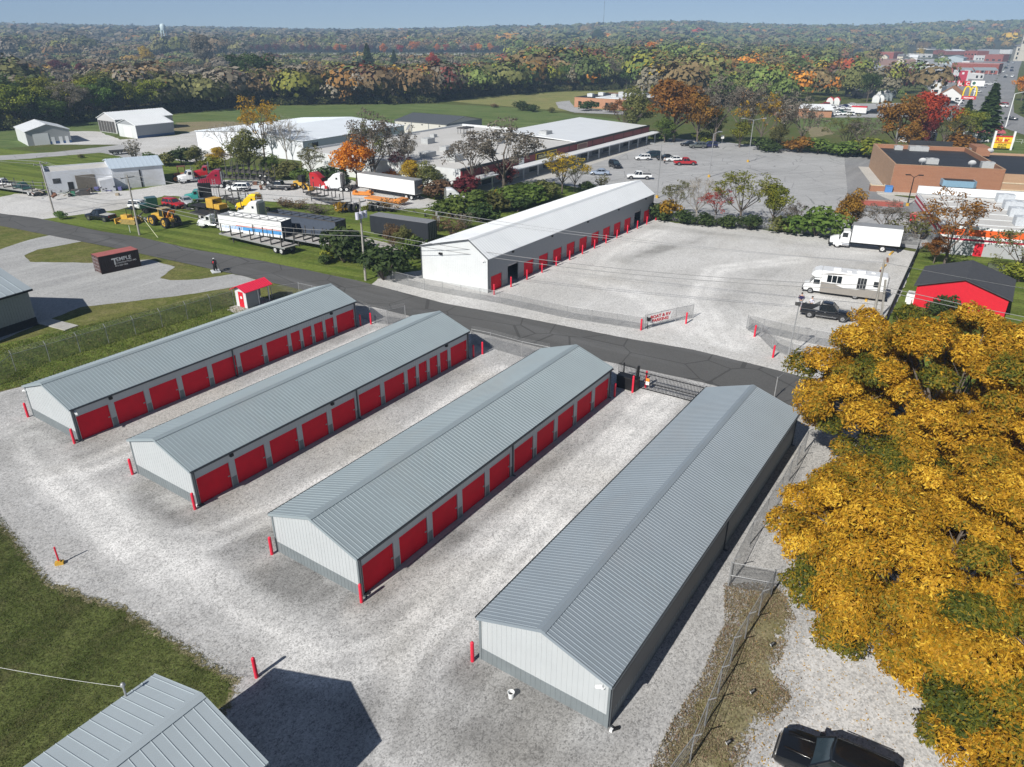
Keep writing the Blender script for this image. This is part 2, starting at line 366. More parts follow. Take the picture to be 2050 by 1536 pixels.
# gravel
sheet('gravel_lot', [(-120, 800), (0, 785), (46, 775), (140, 752), (480, 640), (640, 578), (720, 600), (800, 620), (936, 655), (1083, 688), (1213, 716), (1404, 757), (1583, 800), (1760, 850), (2000, 960), (2050, 1100), (1900, 1400), (1800, 1700), (-200, 2600), (150, 1800), (290, 1560), (380, 1425), (425, 1385), (350, 1335), (230, 1268), (130, 1205), (50, 1148), (0, 1085), (-400, 1045)], GRAVEL, .22)
sheet('boat_lot', [(742, 572), (760, 556), (850, 540), (1000, 480), (1290, 436), (1352, 447), (1480, 456), (1640, 474), (1835, 505), (1812, 570), (1768, 662), (1700, 720), (1657, 780), (1540, 752), (1388, 715), (1248, 690), (1020, 645), (880, 615), (760, 585)], GRAVELW, .25)
sheet('gravel_drive', [(-100, 505), (0, 500), (60, 480), (105, 470), (162, 484), (120, 492), (75, 500), (48, 512), (60, 525), (180, 527), (300, 520), (350, 535), (320, 558), (340, 562), (400, 560), (467, 549), (520, 562), (470, 575), (380, 590), (230, 608), (160, 616), (100, 640), (-40, 700), (-200, 720)], GRAVELD, .2)
sheet('gravel_drive', [(-80, 425), (-60, 410), (30, 388), (120, 388), (260, 382), (400, 360), (520, 362), (700, 360), (730, 372), (800, 380), (905, 412), (800, 420), (690, 412), (560, 405), (440, 398), (330, 392), (240, 420), (80, 440), (0, 432)], GRAVELW, .25)
sheet('gravel_drive', [(-60, 325), (0, 312), (120, 304), (260, 288), (390, 300), (390, 320), (260, 318), (200, 306), (60, 318)], LOTA, .3)
sheet('gravel_yard', [(105, 290), (110, 262), (200, 264), (240, 280), (350, 272), (390, 262), (520, 300), (420, 330), (300, 315), (250, 290)], GRAVELW, .3)
sheet('gravel_yard', [(640, 262), (700, 245), (800, 248), (1010, 262), (1080, 270), (1000, 276), (700, 290)], LOTA, .3)
sheet('lawn', [(1838, 507), (1900, 505), (2060, 525), (2300, 560), (2300, 800), (1700, 760), (1768, 664), (1812, 572)], GRASSY, .15)
# road and paved places
sheet('road', [(-200, 420), (-80, 404), (0, 428), (74, 437), (203, 464), (279, 475), (381, 499), (520, 522), (713, 562), (891, 608.5), (1030, 633.5), (1248, 677), (1388, 701), (1540, 738), (1637, 763), (1760, 802), (2300, 960), (2300, 1010), (1760, 865), (1583, 813), (1404, 766), (1213, 724.5), (1083, 697), (936, 662), (700, 604), (606, 581), (467, 549), (228, 497), (162, 484), (33, 459), (-90, 436), (-200, 450)], ASPH, .06)
sheet('car_park', [(1085, 362), (1190, 322), (1313, 285), (1330, 276), (1450, 285), (1600, 302), (1775, 316), (1790, 345), (1775, 390), (1840, 400), (1900, 430), (1880, 470), (1840, 500), (1640, 470), (1480, 452), (1352, 443), (1300, 430), (1230, 392)], LOTA, .12)
sheet('walkway', [(1040, 362), (1190, 320), (1300, 286), (1316, 285), (1200, 325), (1055, 372)], CONCG, .0)
sheet('pavement', [(1740, 335), (1752, 333), (1775, 385), (1800, 396), (1860, 402), (1850, 408), (1790, 405), (1755, 390)], CONCG, 0)
sheet('asphalt_apron', [(1690, 316), (1775, 318), (1745, 335), (1757, 390), (1790, 405), (1850, 409), (1862, 430), (1700, 424)], STREET, .1)
sheet('street', [(2120, 330), (2064, 275), (2004, 255), (1986, 238), (1984, 205), (1996, 160), (2018, 128), (2032, 112), (2050, 112), (2040, 140), (2028, 200), (2030, 226), (2062, 242), (2200, 280)], STREET, 0)
sheet('car_park', [(1880, 130), (2030, 112), (2018, 128), (1996, 160), (1984, 205), (1985, 240), (1900, 245), (1880, 200), (1850, 170)], STREET, .5)
sheet('car_park', [(1595, 222), (1700, 208), (1850, 206), (1870, 235), (1740, 236), (1590, 236)], LOTA, .3)
sheet('car_park', [(1640, 130), (1700, 118), (1890, 112), (1990, 112), (1930, 150), (1800, 165), (1650, 160)], LOTA, .5)
sheet('drive', [(1112, 205), (1140, 202), (1150, 215), (1250, 224), (1245, 230), (1150, 226), (1118, 217)], LOTA, .2)
sheet('lawn', [(1985, 245), (2004, 258), (2060, 285), (2060, 330), (1960, 300)], GRASSF, .2)
# concrete pads
sheet('pad', [(455, 622), (472, 614), (500, 616), (545, 600), (565, 597), (560, 612), (500, 640)], CONCG, .05)

def wear_grid(name, poly, m, z, cell, bright, dark, fade=0):
    """a fine sheet over a gravel lot carrying the wheel worn (light) and untravelled (dark) ground as an attribute"""
    W = [P2(*p) for p in poly]; xs = [p[0] for p in W]; ys = [p[1] for p in W]; gx = np.arange(min(xs), max(xs), cell); gy = np.arange(min(ys), max(ys), cell); X, Y = np.meshgrid(gx, gy)
    def inp(x, y):
        c = np.zeros(x.shape, bool); j = len(W) - 1
        for i in range(len(W)):
            (xi, yi), (xj, yj) = W[i], W[j]; c ^= ((yi > y) != (yj > y)) & (x < (xj - xi) * (y - yi) / (yj - yi + 1e-12) + xi); j = i
        return c
    I = inp(X, Y); w = np.zeros_like(X); rs = np.random.RandomState(2); edge = np.full_like(X, 1e9)
    def dseg(a, b):
        d = (b[0] - a[0], b[1] - a[1]); L2 = d[0] ** 2 + d[1] ** 2 + 1e-9; t = np.clip(((X - a[0]) * d[0] + (Y - a[1]) * d[1]) / L2, 0, 1); return np.hypot(X - a[0] - t * d[0], Y - a[1] - t * d[1])
    for a, b in zip(W, W[1:] + W[:1]): edge = np.minimum(edge, dseg(a, b))
    wob_ = .5 * np.sin(X * .9 + 1.5 * np.sin(Y * .6)) + .35 * np.sin(Y * 1.7 + X * .5) + .25 * np.sin(X * 3.1 - Y * 2.3)
    for pts, wd_, amp in bright:
        q = [P2(*p) for p in pts]; d = np.full_like(X, 1e9)
        for a, b in zip(q[:-1], q[1:]): d = np.minimum(d, dseg(a, b))
        for off in (.85,): w = np.maximum(w, 1.15 * amp * (np.exp(-((d - off) / wd_) ** 2)) * (.75 + .35 * wob_))
    for pts, wd_, amp in dark:
        q = [P2(*p) for p in pts]; d = np.full_like(X, 1e9)
        for a, b in zip(q[:-1], q[1:] or q): d = np.minimum(d, dseg(a, b))
        w = w - 1.35 * amp * np.exp(-(d / (wd_ * 1.15)) ** 2) * (.7 + .5 * wob_)
    w = w * np.clip(edge / 2.0, 0, 1) if not fade else w; idx = -np.ones(X.shape, int); idx[I] = np.arange(I.sum()); v = np.stack([X[I], Y[I], np.full(I.sum(), z)], 1)
    Q = I[:-1, :-1] & I[1:, :-1] & I[:-1, 1:] & I[1:, 1:]; f = np.stack([idx[:-1, :-1][Q], idx[:-1, 1:][Q], idx[1:, 1:][Q], idx[1:, :-1][Q]], 1)
    me = bpy.data.meshes.new(name); me.vertices.add(len(v)); me.vertices.foreach_set('co', v.ravel()); me.loops.add(f.size); me.loops.foreach_set('vertex_index', f.ravel().astype(np.int32)); me.polygons.add(len(f)); me.polygons.foreach_set('loop_start', np.arange(0, f.size, 4, dtype=np.int32)); me.update(calc_edges=True)
    if fade: w = np.clip(edge / fade, 0, 1)
    a = me.attributes.new('fade' if fade else 'wear', 'FLOAT', 'POINT'); a.data.foreach_set('value', np.clip(w[I], -1, 1).astype(np.float32)); me.materials.append(m); o = bpy.data.objects.new(name, me); C.objects.link(o); tag(o, kind='structure')
wear_grid('gravel_lot', [(5, 1010), (20, 800), (140, 770), (700, 628), (1080, 705), (1390, 775), (1500, 1000), (1400, 1350), (1280, 1600), (480, 1600), (520, 1370), (410, 1290), (180, 1160)], GRAVEL, .052, .4,
 [([(1310, 800), (1100, 1000), (930, 1180), (800, 1300), (640, 1340), (450, 1250), (250, 1080), (120, 950), (60, 880)], .75, .9), ([(1000, 745), (800, 890), (560, 1020), (420, 1080), (300, 1080), (150, 990), (60, 900)], .7, .8), ([(760, 670), (560, 760), (330, 870), (190, 930), (90, 950)], .7, .7), ([(1330, 800), (1130, 1010), (980, 1190), (850, 1330), (800, 1500)], .7, .8), ([(700, 1330), (520, 1240), (360, 1130), (200, 1000)], .9, .7), ([(1260, 830), (1020, 1050), (860, 1200), (700, 1280)], .6, .5)],
 [([(600, 1150), (690, 1210)], 2.6, .9), ([(500, 1090), (560, 1130)], 2.2, .6), ([(310, 990), (370, 1030)], 2.4, .9), ([(90, 870), (140, 905)], 2.2, .8), ([(740, 1190), (1240, 830)], .8, .55), ([(400, 1010), (940, 735)], .8, .5), ([(160, 885), (720, 660)], .8, .4), ([(960, 1340), (1150, 1450), (1220, 1490)], 2.0, .75), ([(870, 1120), (1180, 880)], .7, .4), ([(560, 1060), (900, 830)], .8, .45), ([(300, 930), (640, 780)], .7, .4), ([(700, 1420), (900, 1500)], 3.0, .5), ([(330, 1190), (480, 1300)], 1.2, .5), ([(900, 1440), (1100, 1540)], 2.2, .4)])
wear_grid('boat_lot', [(1000, 590), (1300, 445), (1820, 512), (1750, 660), (1640, 750), (1400, 695), (1030, 625)], GRAVELW, .058, .6,
 [([(1450, 700), (1400, 600), (1430, 540), (1600, 520)], .9, .6), ([(1420, 690), (1300, 600), (1180, 560), (1250, 500), (1320, 465)], .9, .5), ([(1470, 690), (1520, 640), (1640, 600)], .9, .5)],
 [([(1245, 520), (1290, 508), (1330, 498)], 1.6, .8), ([(1330, 498), (1400, 482), (1430, 460)], 1.2, .5), ([(1440, 610), (1500, 560), (1560, 545)], 2.2, .4), ([(1700, 545), (1770, 520)], 2.5, .45), ([(1300, 452), (1600, 485), (1800, 508)], 1.6, .5), ([(1060, 615), (1240, 650)], 1.0, .4)])
wear_grid('dry_fringe', [(-150, 1000), (0, 1013), (112, 1153), (262, 1203), (412, 1298), (502, 1352), (484, 1424), (300, 1570), (150, 1800), (-300, 1800)], WEEDS, 0.056, 0.3, [], [], fade=1.3)
wear_grid('lawn', [(-150, 1010), (0, 1025), (110, 1165), (260, 1214), (406, 1308), (490, 1360), (470, 1420), (300, 1560), (150, 1800), (-300, 1800)], GRASSN, 0.06, 0.25, [], [], fade=1.2)
wear_grid('white_drive', [(1575, 1170), (1640, 1150), (1800, 1040), (2100, 900), (2500, 1200), (2400, 1700), (1480, 1700), (1500, 1510), (1540, 1440), (1590, 1400), (1563, 1330), (1580, 1270), (1640, 1250), (1590, 1195)], GRAVELB, 0.064, 0.25, [], [], fade=1.6)
wear_grid('weedy_strip', [(1440, 1165), (1470, 1185), (1560, 1165), (1590, 1190), (1600, 1240), (1560, 1330), (1590, 1400), (1500, 1500), (1470, 1700), (1260, 1700), (1300, 1536), (1335, 1460), (1400, 1360), (1450, 1250), (1480, 1200)], WEEDS, 0.068, 0.2, [], [], fade=1.3)
# ---------------------------------------------------------------- storage buildings
def slope_ribs(mb, y0, y1, xa, za, xb, zb, pitch, w=.05, h=.035, m=0):
    y = y0 + pitch / 2
    ln = math.hypot(xb - xa, zb - za); nx, nz = -(zb - za) / ln, (xb - xa) / ln
    if nz < 0: nx, nz = -nx, -nz
    while y < y1:
        b = [(xa, y - w, za), (xb, y - w, zb), (xb, y + w, zb), (xa, y + w, za)]
        t = [(p[0] + nx * h, yy, p[2] + nz * h) for p, yy in zip(b, (y - w * .45, y - w * .45, y + w * .45, y + w * .45))]
        mb._add(b + t, [(4, 5, 6, 7), (0, 1, 5, 4), (1, 2, 6, 5), (2, 3, 7, 6), (3, 0, 4, 7)], m); y += pitch
def roof_slab(mb, y0, y1, prof, th=.06, m=0):
    """prof: list of (x,z) along the outline of the roof surface from left eave to right eave"""
    for (xa, za), (xb, zb) in zip(prof[:-1], prof[1:]):
        mb._add([(xa, y0, za), (xb, y0, zb), (xb, y1, zb), (xa, y1, za), (xa, y0, za - th), (xb, y0, zb - th), (xb, y1, zb - th), (xa, y1, za - th)],
                [(0, 1, 2, 3), (7, 6, 5, 4), (0, 4, 5, 1), (1, 5, 6, 2), (2, 6, 7, 3), (3, 7, 4, 0)], m)
def gable_roof(parent, y0, y1, prof, ridge_i, matr, trim, pitch=.3, rib_w=.035, rib_h=.03, oh=.12):
    mb = MB(); roof_slab(mb, y0, y1, prof)
    for (a, b) in zip(prof[:-1], prof[1:]): slope_ribs(mb, y0, y1, a[0], a[1], b[0], b[1], pitch, rib_w, rib_h)
    rf = mb.build('roof', matr, parent)
    c = MB(); x, z = prof[ridge_i]; (xa, za), (xb, zb) = prof[ridge_i - 1], prof[ridge_i + 1]
    ta = .28 / math.hypot(xa - x, za - z); tb = .28 / math.hypot(xb - x, zb - z)
    roof_slab(c, y0 - .01, y1 + .01, [(x + (xa - x) * ta, z + (za - z) * ta + .05), (x, z + .055), (x + (xb - x) * tb, z + (zb - z) * tb + .05)], .02)
    c.build('ridge_cap', matr, rf)
    for yy in (y0 - .025, y1 + .005):
        t = MB()
        for (a, b) in zip(prof[:-1], prof[1:]):
            t._add([(a[0], yy, a[1] + .03), (b[0], yy, b[1] + .03), (b[0], yy, b[1] - .16), (a[0], yy, a[1] - .16), (a[0], yy + .02, a[1] + .03), (b[0], yy + .02, b[1] + .03), (b[0], yy + .02, b[1] - .16), (a[0], yy + .02, a[1] - .16)],
                   [(0, 1, 2, 3), (7, 6, 5, 4), (0, 4, 5, 1), (2, 6, 7, 3), (1, 5, 6, 2), (0, 3, 7, 4)])
        t.build('rake_trim', trim, rf)
    return rf
def wall_ribs(mb, axis, fixed, a0, a1, z0, z1, pitch=.3, d=.012, w=.022, sgn=1, ztop=None):
    a = a0 + pitch / 2
    while a < a1 - .02:
        zt = z1 if ztop is None else ztop(a)
        if axis == 'x': mb.bx(a - w, a + w, min(fixed, fixed + sgn * d), max(fixed, fixed + sgn * d), z0, zt)
        else: mb.bx(min(fixed, fixed + sgn * d), max(fixed, fixed + sgn * d), a - w, a + w, z0, zt)
        a += pitch
def roll_door(parent, name, xf, y0, y1, z0, z1, m, jamb, hand=True):
    mb = MB(); mb.bx(xf - .06, xf - .03, y0, y1, z0, z1)
    z = z0 + .05
    while z < z1 - .05: mb.bx(xf - .03, xf - .012, y0 + .06, y1 - .06, z, z + .055); z += .11
    mb.bx(xf - .03, xf + .0, y1 - .30, y1 - .24, z0, z1)
    d = mb.build(name, m, parent)
    if hand: MB().bx(xf - .02, xf + .035, y1 - .22, y1 - .06, 1.02, 1.10).build('door_latch', GALV, d)
    return d
def storage(name, label, loc, w, L, he, hr, doors, ridge_x=None, wall=PALE, wains=GREYP, roofm=ROOFG, dh=2.2, wz=.88, both=False, lights=(), cams=(), pitch=.3, gut=True, group='grey storage buildings', cat='storage building', ybreak=None, rib=(.03, .024)):
    t = thing(name, label, cat, (loc[0], loc[1], 0), -TH, group)
    rx = -w / 2 if ridge_x is None else ridge_x
    sl = lambda x: he + (hr - he) * (1 - abs(x - rx) / (abs(-w - rx) if x < rx else abs(rx)))
    mb = MB(); th = .12
    # gables and plain side
    for y, s in ((0, -1), (L, 1)):
        ya, yb = (0, th) if s < 0 else (L - th, L)
        mb.extr([(-w, wz), (0, wz), (0, he), (rx, hr), (-w, he)], ya, yb)
        wall_ribs(mb, 'x', y, -w, 0, wz, 0, sgn=s, ztop=lambda a: sl(a) - .17)
    mb.bx(-w, -w + th, th, L - th, wz, he); wall_ribs(mb, 'y', -w, 0, L, wz, he - .1, sgn=-1)
    # door side
    if doors:
        ytops = sorted(doors)
        edges = [0] + [e for d in ytops for e in d[:2]] + [L]
        for a, b in zip(edges[0::2], edges[1::2]):
            mb.bx(-.1, 0, max(a, .12), min(b, L - .12), wz, he); wall_ribs(mb, 'y', 0, a, b, wz, dh, .15, .015, .02)
        for d in ytops: mb.bx(-.1, 0, d[0], d[1], d[3] if len(d) > 3 else dh, he)
        wall_ribs(mb, 'y', 0, 0, L, dh + .05 if all(len(d) < 4 for d in doors) else max(d[3] for d in doors if len(d) > 3) + .05, he - .12, .3, .018, .03)
    else:
        mb.bx(-th, 0, th, L - th, wz, he); wall_ribs(mb, 'y', 0, 0, L, wz, he - .1)
    mb.build('wall', wall, t)
    wb = MB(); o_ = .012
    for y, s in ((0, -1), (L, 1)):
        wb.bx(-w - o_, o_, y - (o_ if s < 0 else th), y + (th if s < 0 else o_), -.05, wz - .001); wall_ribs(wb, 'x', y + s * o_, -w, 0, 0, wz - .02, sgn=s)
    wb.bx(-w - o_, -w + th, th, L - th, -.05, wz - .001)
    if doors:
        for a, b in zip(edges[0::2], edges[1::2]): wb.bx(-.1, o_, max(a, .12), min(b, L - .12), -.05, wz - .001); wall_ribs(wb, 'y', o_, a, b, 0, wz - .02, .15, .015, .02)
    else:
        wb.bx(-th, o_, th, L - th, -.05, wz - .001); wall_ribs(wb, 'y', o_, 0, L, 0, wz - .02)
    wb.build('wainscot', wains, t)
    if doors:
        for d in ytops:
            kind = d[2]; top = d[3] if len(d) > 3 else dh
            if kind == 'open':
                ob = MB(); ob.bx(-2.6, -2.5, d[0] - .5, d[1] + .5, 0, top + .4); ob.build('open_bay', GREYP, t)
                ob = MB(); ob.bx(-.25, -.1, d[0], d[1], top - .3, top); ob.build('rolled_up_door', GALV, t)
            else: roll_door(t, 'roll_door', -.03, d[0], d[1], .03, top, REDD, wall)
        jb = MB()
        for d in ytops:
            top = d[3] if len(d) > 3 else dh
            jb.bx(-.11, .022, d[0] - .045, d[0], 0, top); jb.bx(-.11, .022, d[1], d[1] + .045, 0, top); jb.bx(-.11, .022, d[0] - .045, d[1] + .045, top, top + .06)
        jb.build('door_frame', wall if wall is PALE else GREYP, t)
        ap = MB(); ap.bx(0, .38, .1, L - .1, -.1, .06); ap.build('concrete_apron', CONC, t)
    oh = .14
    k = (hr - he) / (abs(rx) if True else 1); kl = (hr - he) / abs(-w - rx)
    prof = [(-w - oh, he - kl * oh + .07), (rx, hr + .07), (oh, he - k * oh + .07)]
    gable_roof(t, -.15, L + .15, prof, 1, roofm, DKTRIM if roofm is ROOFW else roofm, pitch, rib[0], rib[1])
    if gut:
        g = MB()
        for x0, x1 in ((oh, oh + .11), (-w - oh - .11, -w - oh)):
            g.bx(x0, x1, -.12, L + .12, he - .1, he - .075); g.bx(x0, x0 + .015, -.12, L + .12, he - .1, he + .0); g.bx(x1 - .015, x1, -.12, L + .12, he - .1, he + .0)
        g.build('gutter', DKTRIM, t)
        for y in [.35 + i * ((L - .7) / 4) for i in range(5)] if False else ([.12, L - .12] + ([ybreak] if ybreak else [])):
            s = MB(); s.bx(.03, .11, y - .05, y + .05, .12, he - .1); s.bx(.03, .3, y - .05, y + .05, .06, .14)
            s.build('downspout', DKTRIM, t)
    for x in (-w, 0):
        for y in (0, L):
            ct = MB(); ct.bx(x - .06 if x else -.08, x + (.08 if x else .045), y - .045 if y == 0 else y - .09, y + (.09 if y == 0 else .045), -.02, he - .12)
            ct.build('corner_trim', DKTRIM if wall is WHITE else GREYP, t)
    for y in lights:
        l = MB(); l.bx(.02, .2, y - .13, y + .13, he - .42, he - .2); l.bx(.06, .26, y - .1, y + .1, he - .24, he - .18); l.build('wall_light', BLACK, t)
    for (x, y, sx) in cams:
        l = MB(); l.dome((x, y, he - .38), .1, -.12, 8, 3); l.bar((x, y, he - .3), (x + sx * .35, y - .05, he - .48), .13, .12); l.build('security_camera', WHITEP, t)
    return t
def units(L, seq, wide=3.19, nar=1.6):
    y = 0; tot = sum(wide if s == 'w' else nar for s in seq); k = L / tot; out = []
    for s in seq:
        u = (wide if s == 'w' else nar) * k; dw = 2.66 if s == 'w' else 1.2
        out.append((y + (u - dw) * .5, y + (u + dw) * .5, 'red')); y += u
    return out
BP = [((-35.42, 51.30), 7.5, 31.5), ((-22.19, 42.38), 7.5, 31.6), ((-8.90, 33.30), 7.5, 31.94), ((4.70, 24.36), 7.6, 32.6)]
SEQ = ['w'] * 7 + ['n'] * 4 + ['w']
storage('storage_building', 'low grey storage building nearest the left fence and the red-roofed kiosk', BP[0][0], 7.5, 31.5, 3.0, 4.28, units(31.5, SEQ), lights=(3.2, 27.9), cams=((.1, .25, 1), (-7.4, -.08, -1)), ybreak=15.2)
storage('storage_building', 'grey storage building with twelve red doors, second from the left fence', BP[1][0], 7.5, 31.6, 3.0, 4.28, units(31.6, SEQ), lights=(3.2, 13, 28), ybreak=15.8)
storage('storage_building', 'grey storage building with ten wide red doors beside the black sliding gate', BP[2][0], 7.5, 31.94, 3.0, 4.28, units(31.94, ['w'] * 10), roofm=ROOFG, ybreak=16)
storage('storage_building', 'grey storage building with no doors on its side, closest to the yellow tree', BP[3][0], 7.6, 32.6, 3.0, 4.28, None, roofm=ROOFG2, cams=((-.35, -.1, -1),), pitch=.26, ybreak=16.3)
b4 = [o for o in bpy.data.objects if o.name.startswith('storage_building')][-1]
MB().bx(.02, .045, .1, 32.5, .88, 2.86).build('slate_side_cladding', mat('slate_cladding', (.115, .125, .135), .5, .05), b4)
# the one at the bottom edge of the photo: only its roof end shows
storage('metal_building', 'tall building at the bottom edge, only its ribbed pale grey roof end showing', (-25.75, -4.55), 7.5, 28.6, 4.35, 5.6, None, roofm=ROOFB, pitch=.46, gut=False, rib=(.022, .02), cat='metal building', group=None)
t = thing('service_mast', 'short service mast with weatherhead at the eave of the bottom building', 'mast', (*P2(252, 1392, 4.5), 3.6))
m_ = MB(); m_.tube((0, 0, 0), (0, 0, 1.5), .045); m_.build('mast_pipe', GALV, t)
m_ = MB(); m_.dome((0, 0, 1.48), .11, .16); m_.build('weatherhead', GALV, t)
# white storage building over the road
WL = 50.5; wdoors = []
for i in range(13):
    c = 1.75 + i * 3.86
    wdoors.append((c - 1.25, c + 1.25, 'open', 2.7) if i in (1, 11) else (c - 1.2, c + 1.2, 'red', 2.05))
storage('white_storage_building', 'long white metal building with a row of red doors facing the boat lot', (-3.1, 89.4), 11.15, WL, 4.55, 6.55, wdoors, ridge_x=-3.0, wall=WHITE, wains=WHITE, roofm=ROOFW, dh=2.05, lights=(5.5, 15.5, 26, 36.5, 47), cams=((-.5, -.1, -1),), gut=False, group=None, cat='storage building', pitch=.5, rib=(.03, .018))
_w = bpy.context.scene.objects
# its door side is a darker grey than the gable
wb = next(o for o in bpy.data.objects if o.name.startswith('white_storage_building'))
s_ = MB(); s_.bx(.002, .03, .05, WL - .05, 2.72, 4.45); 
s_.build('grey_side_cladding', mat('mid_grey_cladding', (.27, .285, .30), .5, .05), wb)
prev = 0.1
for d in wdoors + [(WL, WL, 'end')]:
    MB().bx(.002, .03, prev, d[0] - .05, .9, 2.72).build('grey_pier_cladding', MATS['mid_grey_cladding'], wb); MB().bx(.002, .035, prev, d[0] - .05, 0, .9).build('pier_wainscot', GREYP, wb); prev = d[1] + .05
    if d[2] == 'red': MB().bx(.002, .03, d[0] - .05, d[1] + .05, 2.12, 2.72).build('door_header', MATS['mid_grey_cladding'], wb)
l_ = MB(); l_.bx(-7.9, -7.4, -.3, -.03, 3.9, 4.15); l_.build('wall_light', BLACK, wb)

# ---------------------------------------------------------------- bollards
def bollard_mesh(h=1.45, r=.105):
    b = MB(); b.tube((0, 0, -.1), (0, 0, h - r), r, r * .97, 12, cap=False); b.dome((0, 0, h - r), r * .97, r, 12, 4); return b
BOL = None
def bollard(x, y, label, h=1.0):
    global BOL
    if BOL is None: BOL = bollard_mesh().build('bollard', REDB, smooth=40); o = BOL
    else: o = BOL.copy(); C.objects.link(o)
    o.location = (x, y, 0); o.scale = (1, 1, h); tag(o, label, 'bollard', 'red bollards'); return o
ORD = ['first', 'second', 'third', 'fourth', 'fifth', 'sixth', 'seventh', 'eighth', 'ninth', 'tenth', 'eleventh', 'twelfth', 'thirteenth', 'fourteenth', 'fifteenth']
dv = Vector((math.sin(TH), math.cos(TH))); nv = Vector((math.cos(TH), -math.sin(TH)))
for i in range(14):
    q = Vector((-3.1, 89.4)) + dv * (-.15 + i * 3.86) + nv * 1.0
    bollard(q.x, q.y, f'red bollard before the white building, {ORD[i]} from its near gable')
for px, py, lab in [(57, 836, 'left rear corner of the leftmost storage building'), (150, 889, 'door corner of the leftmost storage building'), (266, 951, 'left corner of the second storage building'), (391, 1021, 'door corner of the second storage building'),
                    (545, 1111, 'left corner of the storage building with ten doors'), (724, 1207, 'door corner of the storage building with ten doors'), (946, 1325, 'left corner of the doorless storage building'), (514, 1357, 'edge of the shadow cast by the bottom building')]:
    bollard(*P2(px, py), 'red bollard standing at the ' + lab)
for px, py, lab in [(722, 653, 'nearer of two behind the far end of the leftmost storage building'), (743, 650, 'farther of two behind the far end of the leftmost storage building'), (948, 716, 'nearer of two behind the far end of the second storage building'), (966, 710, 'farther of two behind the far end of the second storage building')]:
    bollard(*P2(px, py), 'red bollard, ' + lab)
bollard(*P2(1230, 795), 'short red bollard by the last door beside the black gate motor box')
bollard(*P2(1266, 787), 'tall red bollard in front of the black gate motor box', 1.25)
bollard(*P2(1292, 777), 'tall red bollard behind the bars of the black sliding gate', 1.25)
bollard(*P2(1283, 662), 'red bollard at the hinge end of the boat parking banner gate')
bollard(*P2(1373, 649), 'red bollard at the free end of the boat parking banner gate')
bollard(*P2(1510, 675), 'red bollard beside the far end of the open chain link gate')
bollard(*P2(1547, 717), 'red bollard beside the grey flood light pole')
# marker post with yellow base at the lawn edge
t = thing('marker_post', 'thin red marker post on a yellow block at the lawn edge', 'marker post', (*P2(120, 1130), 0), R(20))
m_ = MB(); m_.tube((0, 0, .2), (0, 0, 1.35), .055, n=8); m_.build('post', REDB, t)
m_ = MB(); m_.bx(-.24, .24, -.16, .16, -.05, .22); m_.bx(-.1, .1, -.1, .1, .22, .3); m_.build('base_block', YEL, t)

# ---------------------------------------------------------------- fences
def chain_mat():
    k = NT('chain_link_mesh'); v = k.coord(); sx = k.new('ShaderNodeSeparateXYZ'); k.link(v, sx.inputs[0])
    a = k.math('ADD', sx.outputs[0], sx.outputs[2]); b = k.math('SUBTRACT', sx.outputs[0], sx.outputs[2])
    def line(c):
        f = k.math('FRACT', k.math('MULTIPLY', c, 9.0)); return k.math('LESS_THAN', f, .2)
    w = k.math('MAXIMUM', line(a), line(b))
    tr = k.new('ShaderNodeBsdfTransparent'); mx = k.new('ShaderNodeMixShader'); k.link(w, mx.inputs[0]); k.link(tr.outputs[0], mx.inputs[1]); k.link(k.b.outputs[0], mx.inputs[2])
    k.b.inputs['Base Color'].default_value = (.24, .245, .25, 1); k.b.inputs['Metallic'].default_value = .5; k.b.inputs['Roughness'].default_value = .5
    k.link(mx.outputs[0], k.out.inputs[0]); return k.m
CHAIN = chain_mat()
def fence(name, label, pts, h=1.8, spacing=3.0, arms=0, mesh=True, rail=True, pm=GALV, slat=None, cat='fence', mid=False, barbs=0, fabric=None, brace=None):
    """pts: ground points; one fence run made of posts, rail, fabric and (arms) barbed wire"""
    t = thing(name, label, cat, (pts[0][0], pts[0][1], 0))
    o = Vector(pts[0]); ps = []
    W = [Vector(p) - o for p in pts]
    for a, b in zip(W[:-1], W[1:]):
        n = max(1, round((b - a).length / spacing))
        for i in range(n): ps.append((a.lerp(b, i / n), (b - a).normalized()))
    ps.append((W[-1], (W[-1] - W[-2]).normalized()))
    for i, (p, d) in enumerate(ps):
        m = MB(); r = .045 if i in (0, len(ps) - 1) else .035
        m.tube((p.x, p.y, -.1), (p.x, p.y, h + .05), r, n=6)
        if arms:
            nn = Vector((-d.y, d.x)) * arms; m.bar((p.x, p.y, h), (p.x + nn.x * .32, p.y + nn.y * .32, h + .34), .055, .03)
        m.build('post', pm, t)
    if rail:
        m = MB()
        for a, b in zip(W[:-1], W[1:]):
            m.tube((a.x, a.y, h), (b.x, b.y, h), .021, n=5)
            if mid: m.tube((a.x, a.y, h * .5), (b.x, b.y, h * .5), .026, n=5)
        m.build('top_rail', pm, t)
    if arms or barbs:
        m = MB()
        for a, b in zip(W[:-1], W[1:]):
            d = (b - a).normalized(); nn = Vector((-d.y, d.x)) * (arms or 0)
            for k in (1, 2, 3):
                f = k / 3; m.tube((a.x + nn.x * .32 * f, a.y + nn.y * .32 * f, h + .34 * f), (b.x + nn.x * .32 * f, b.y + nn.y * .32 * f, h + .34 * f), .008, n=3, cap=False)
        m.build('barbed_wire', GALV, t)
    if mesh:
        for a, b in zip(W[:-1], W[1:]):
            ang = math.atan2(b.y - a.y, b.x - a.x); L = (b - a).length
            m = MB(); m.face([(0, 0, .03), (L, 0, .03), (L, 0, h), (0, 0, h)])
            m.build('mesh_fabric', fabric or CHAIN, t, (a.x, a.y, 0), ang)
    return t
gp = lambda *q: [P2(*p) for p in q]
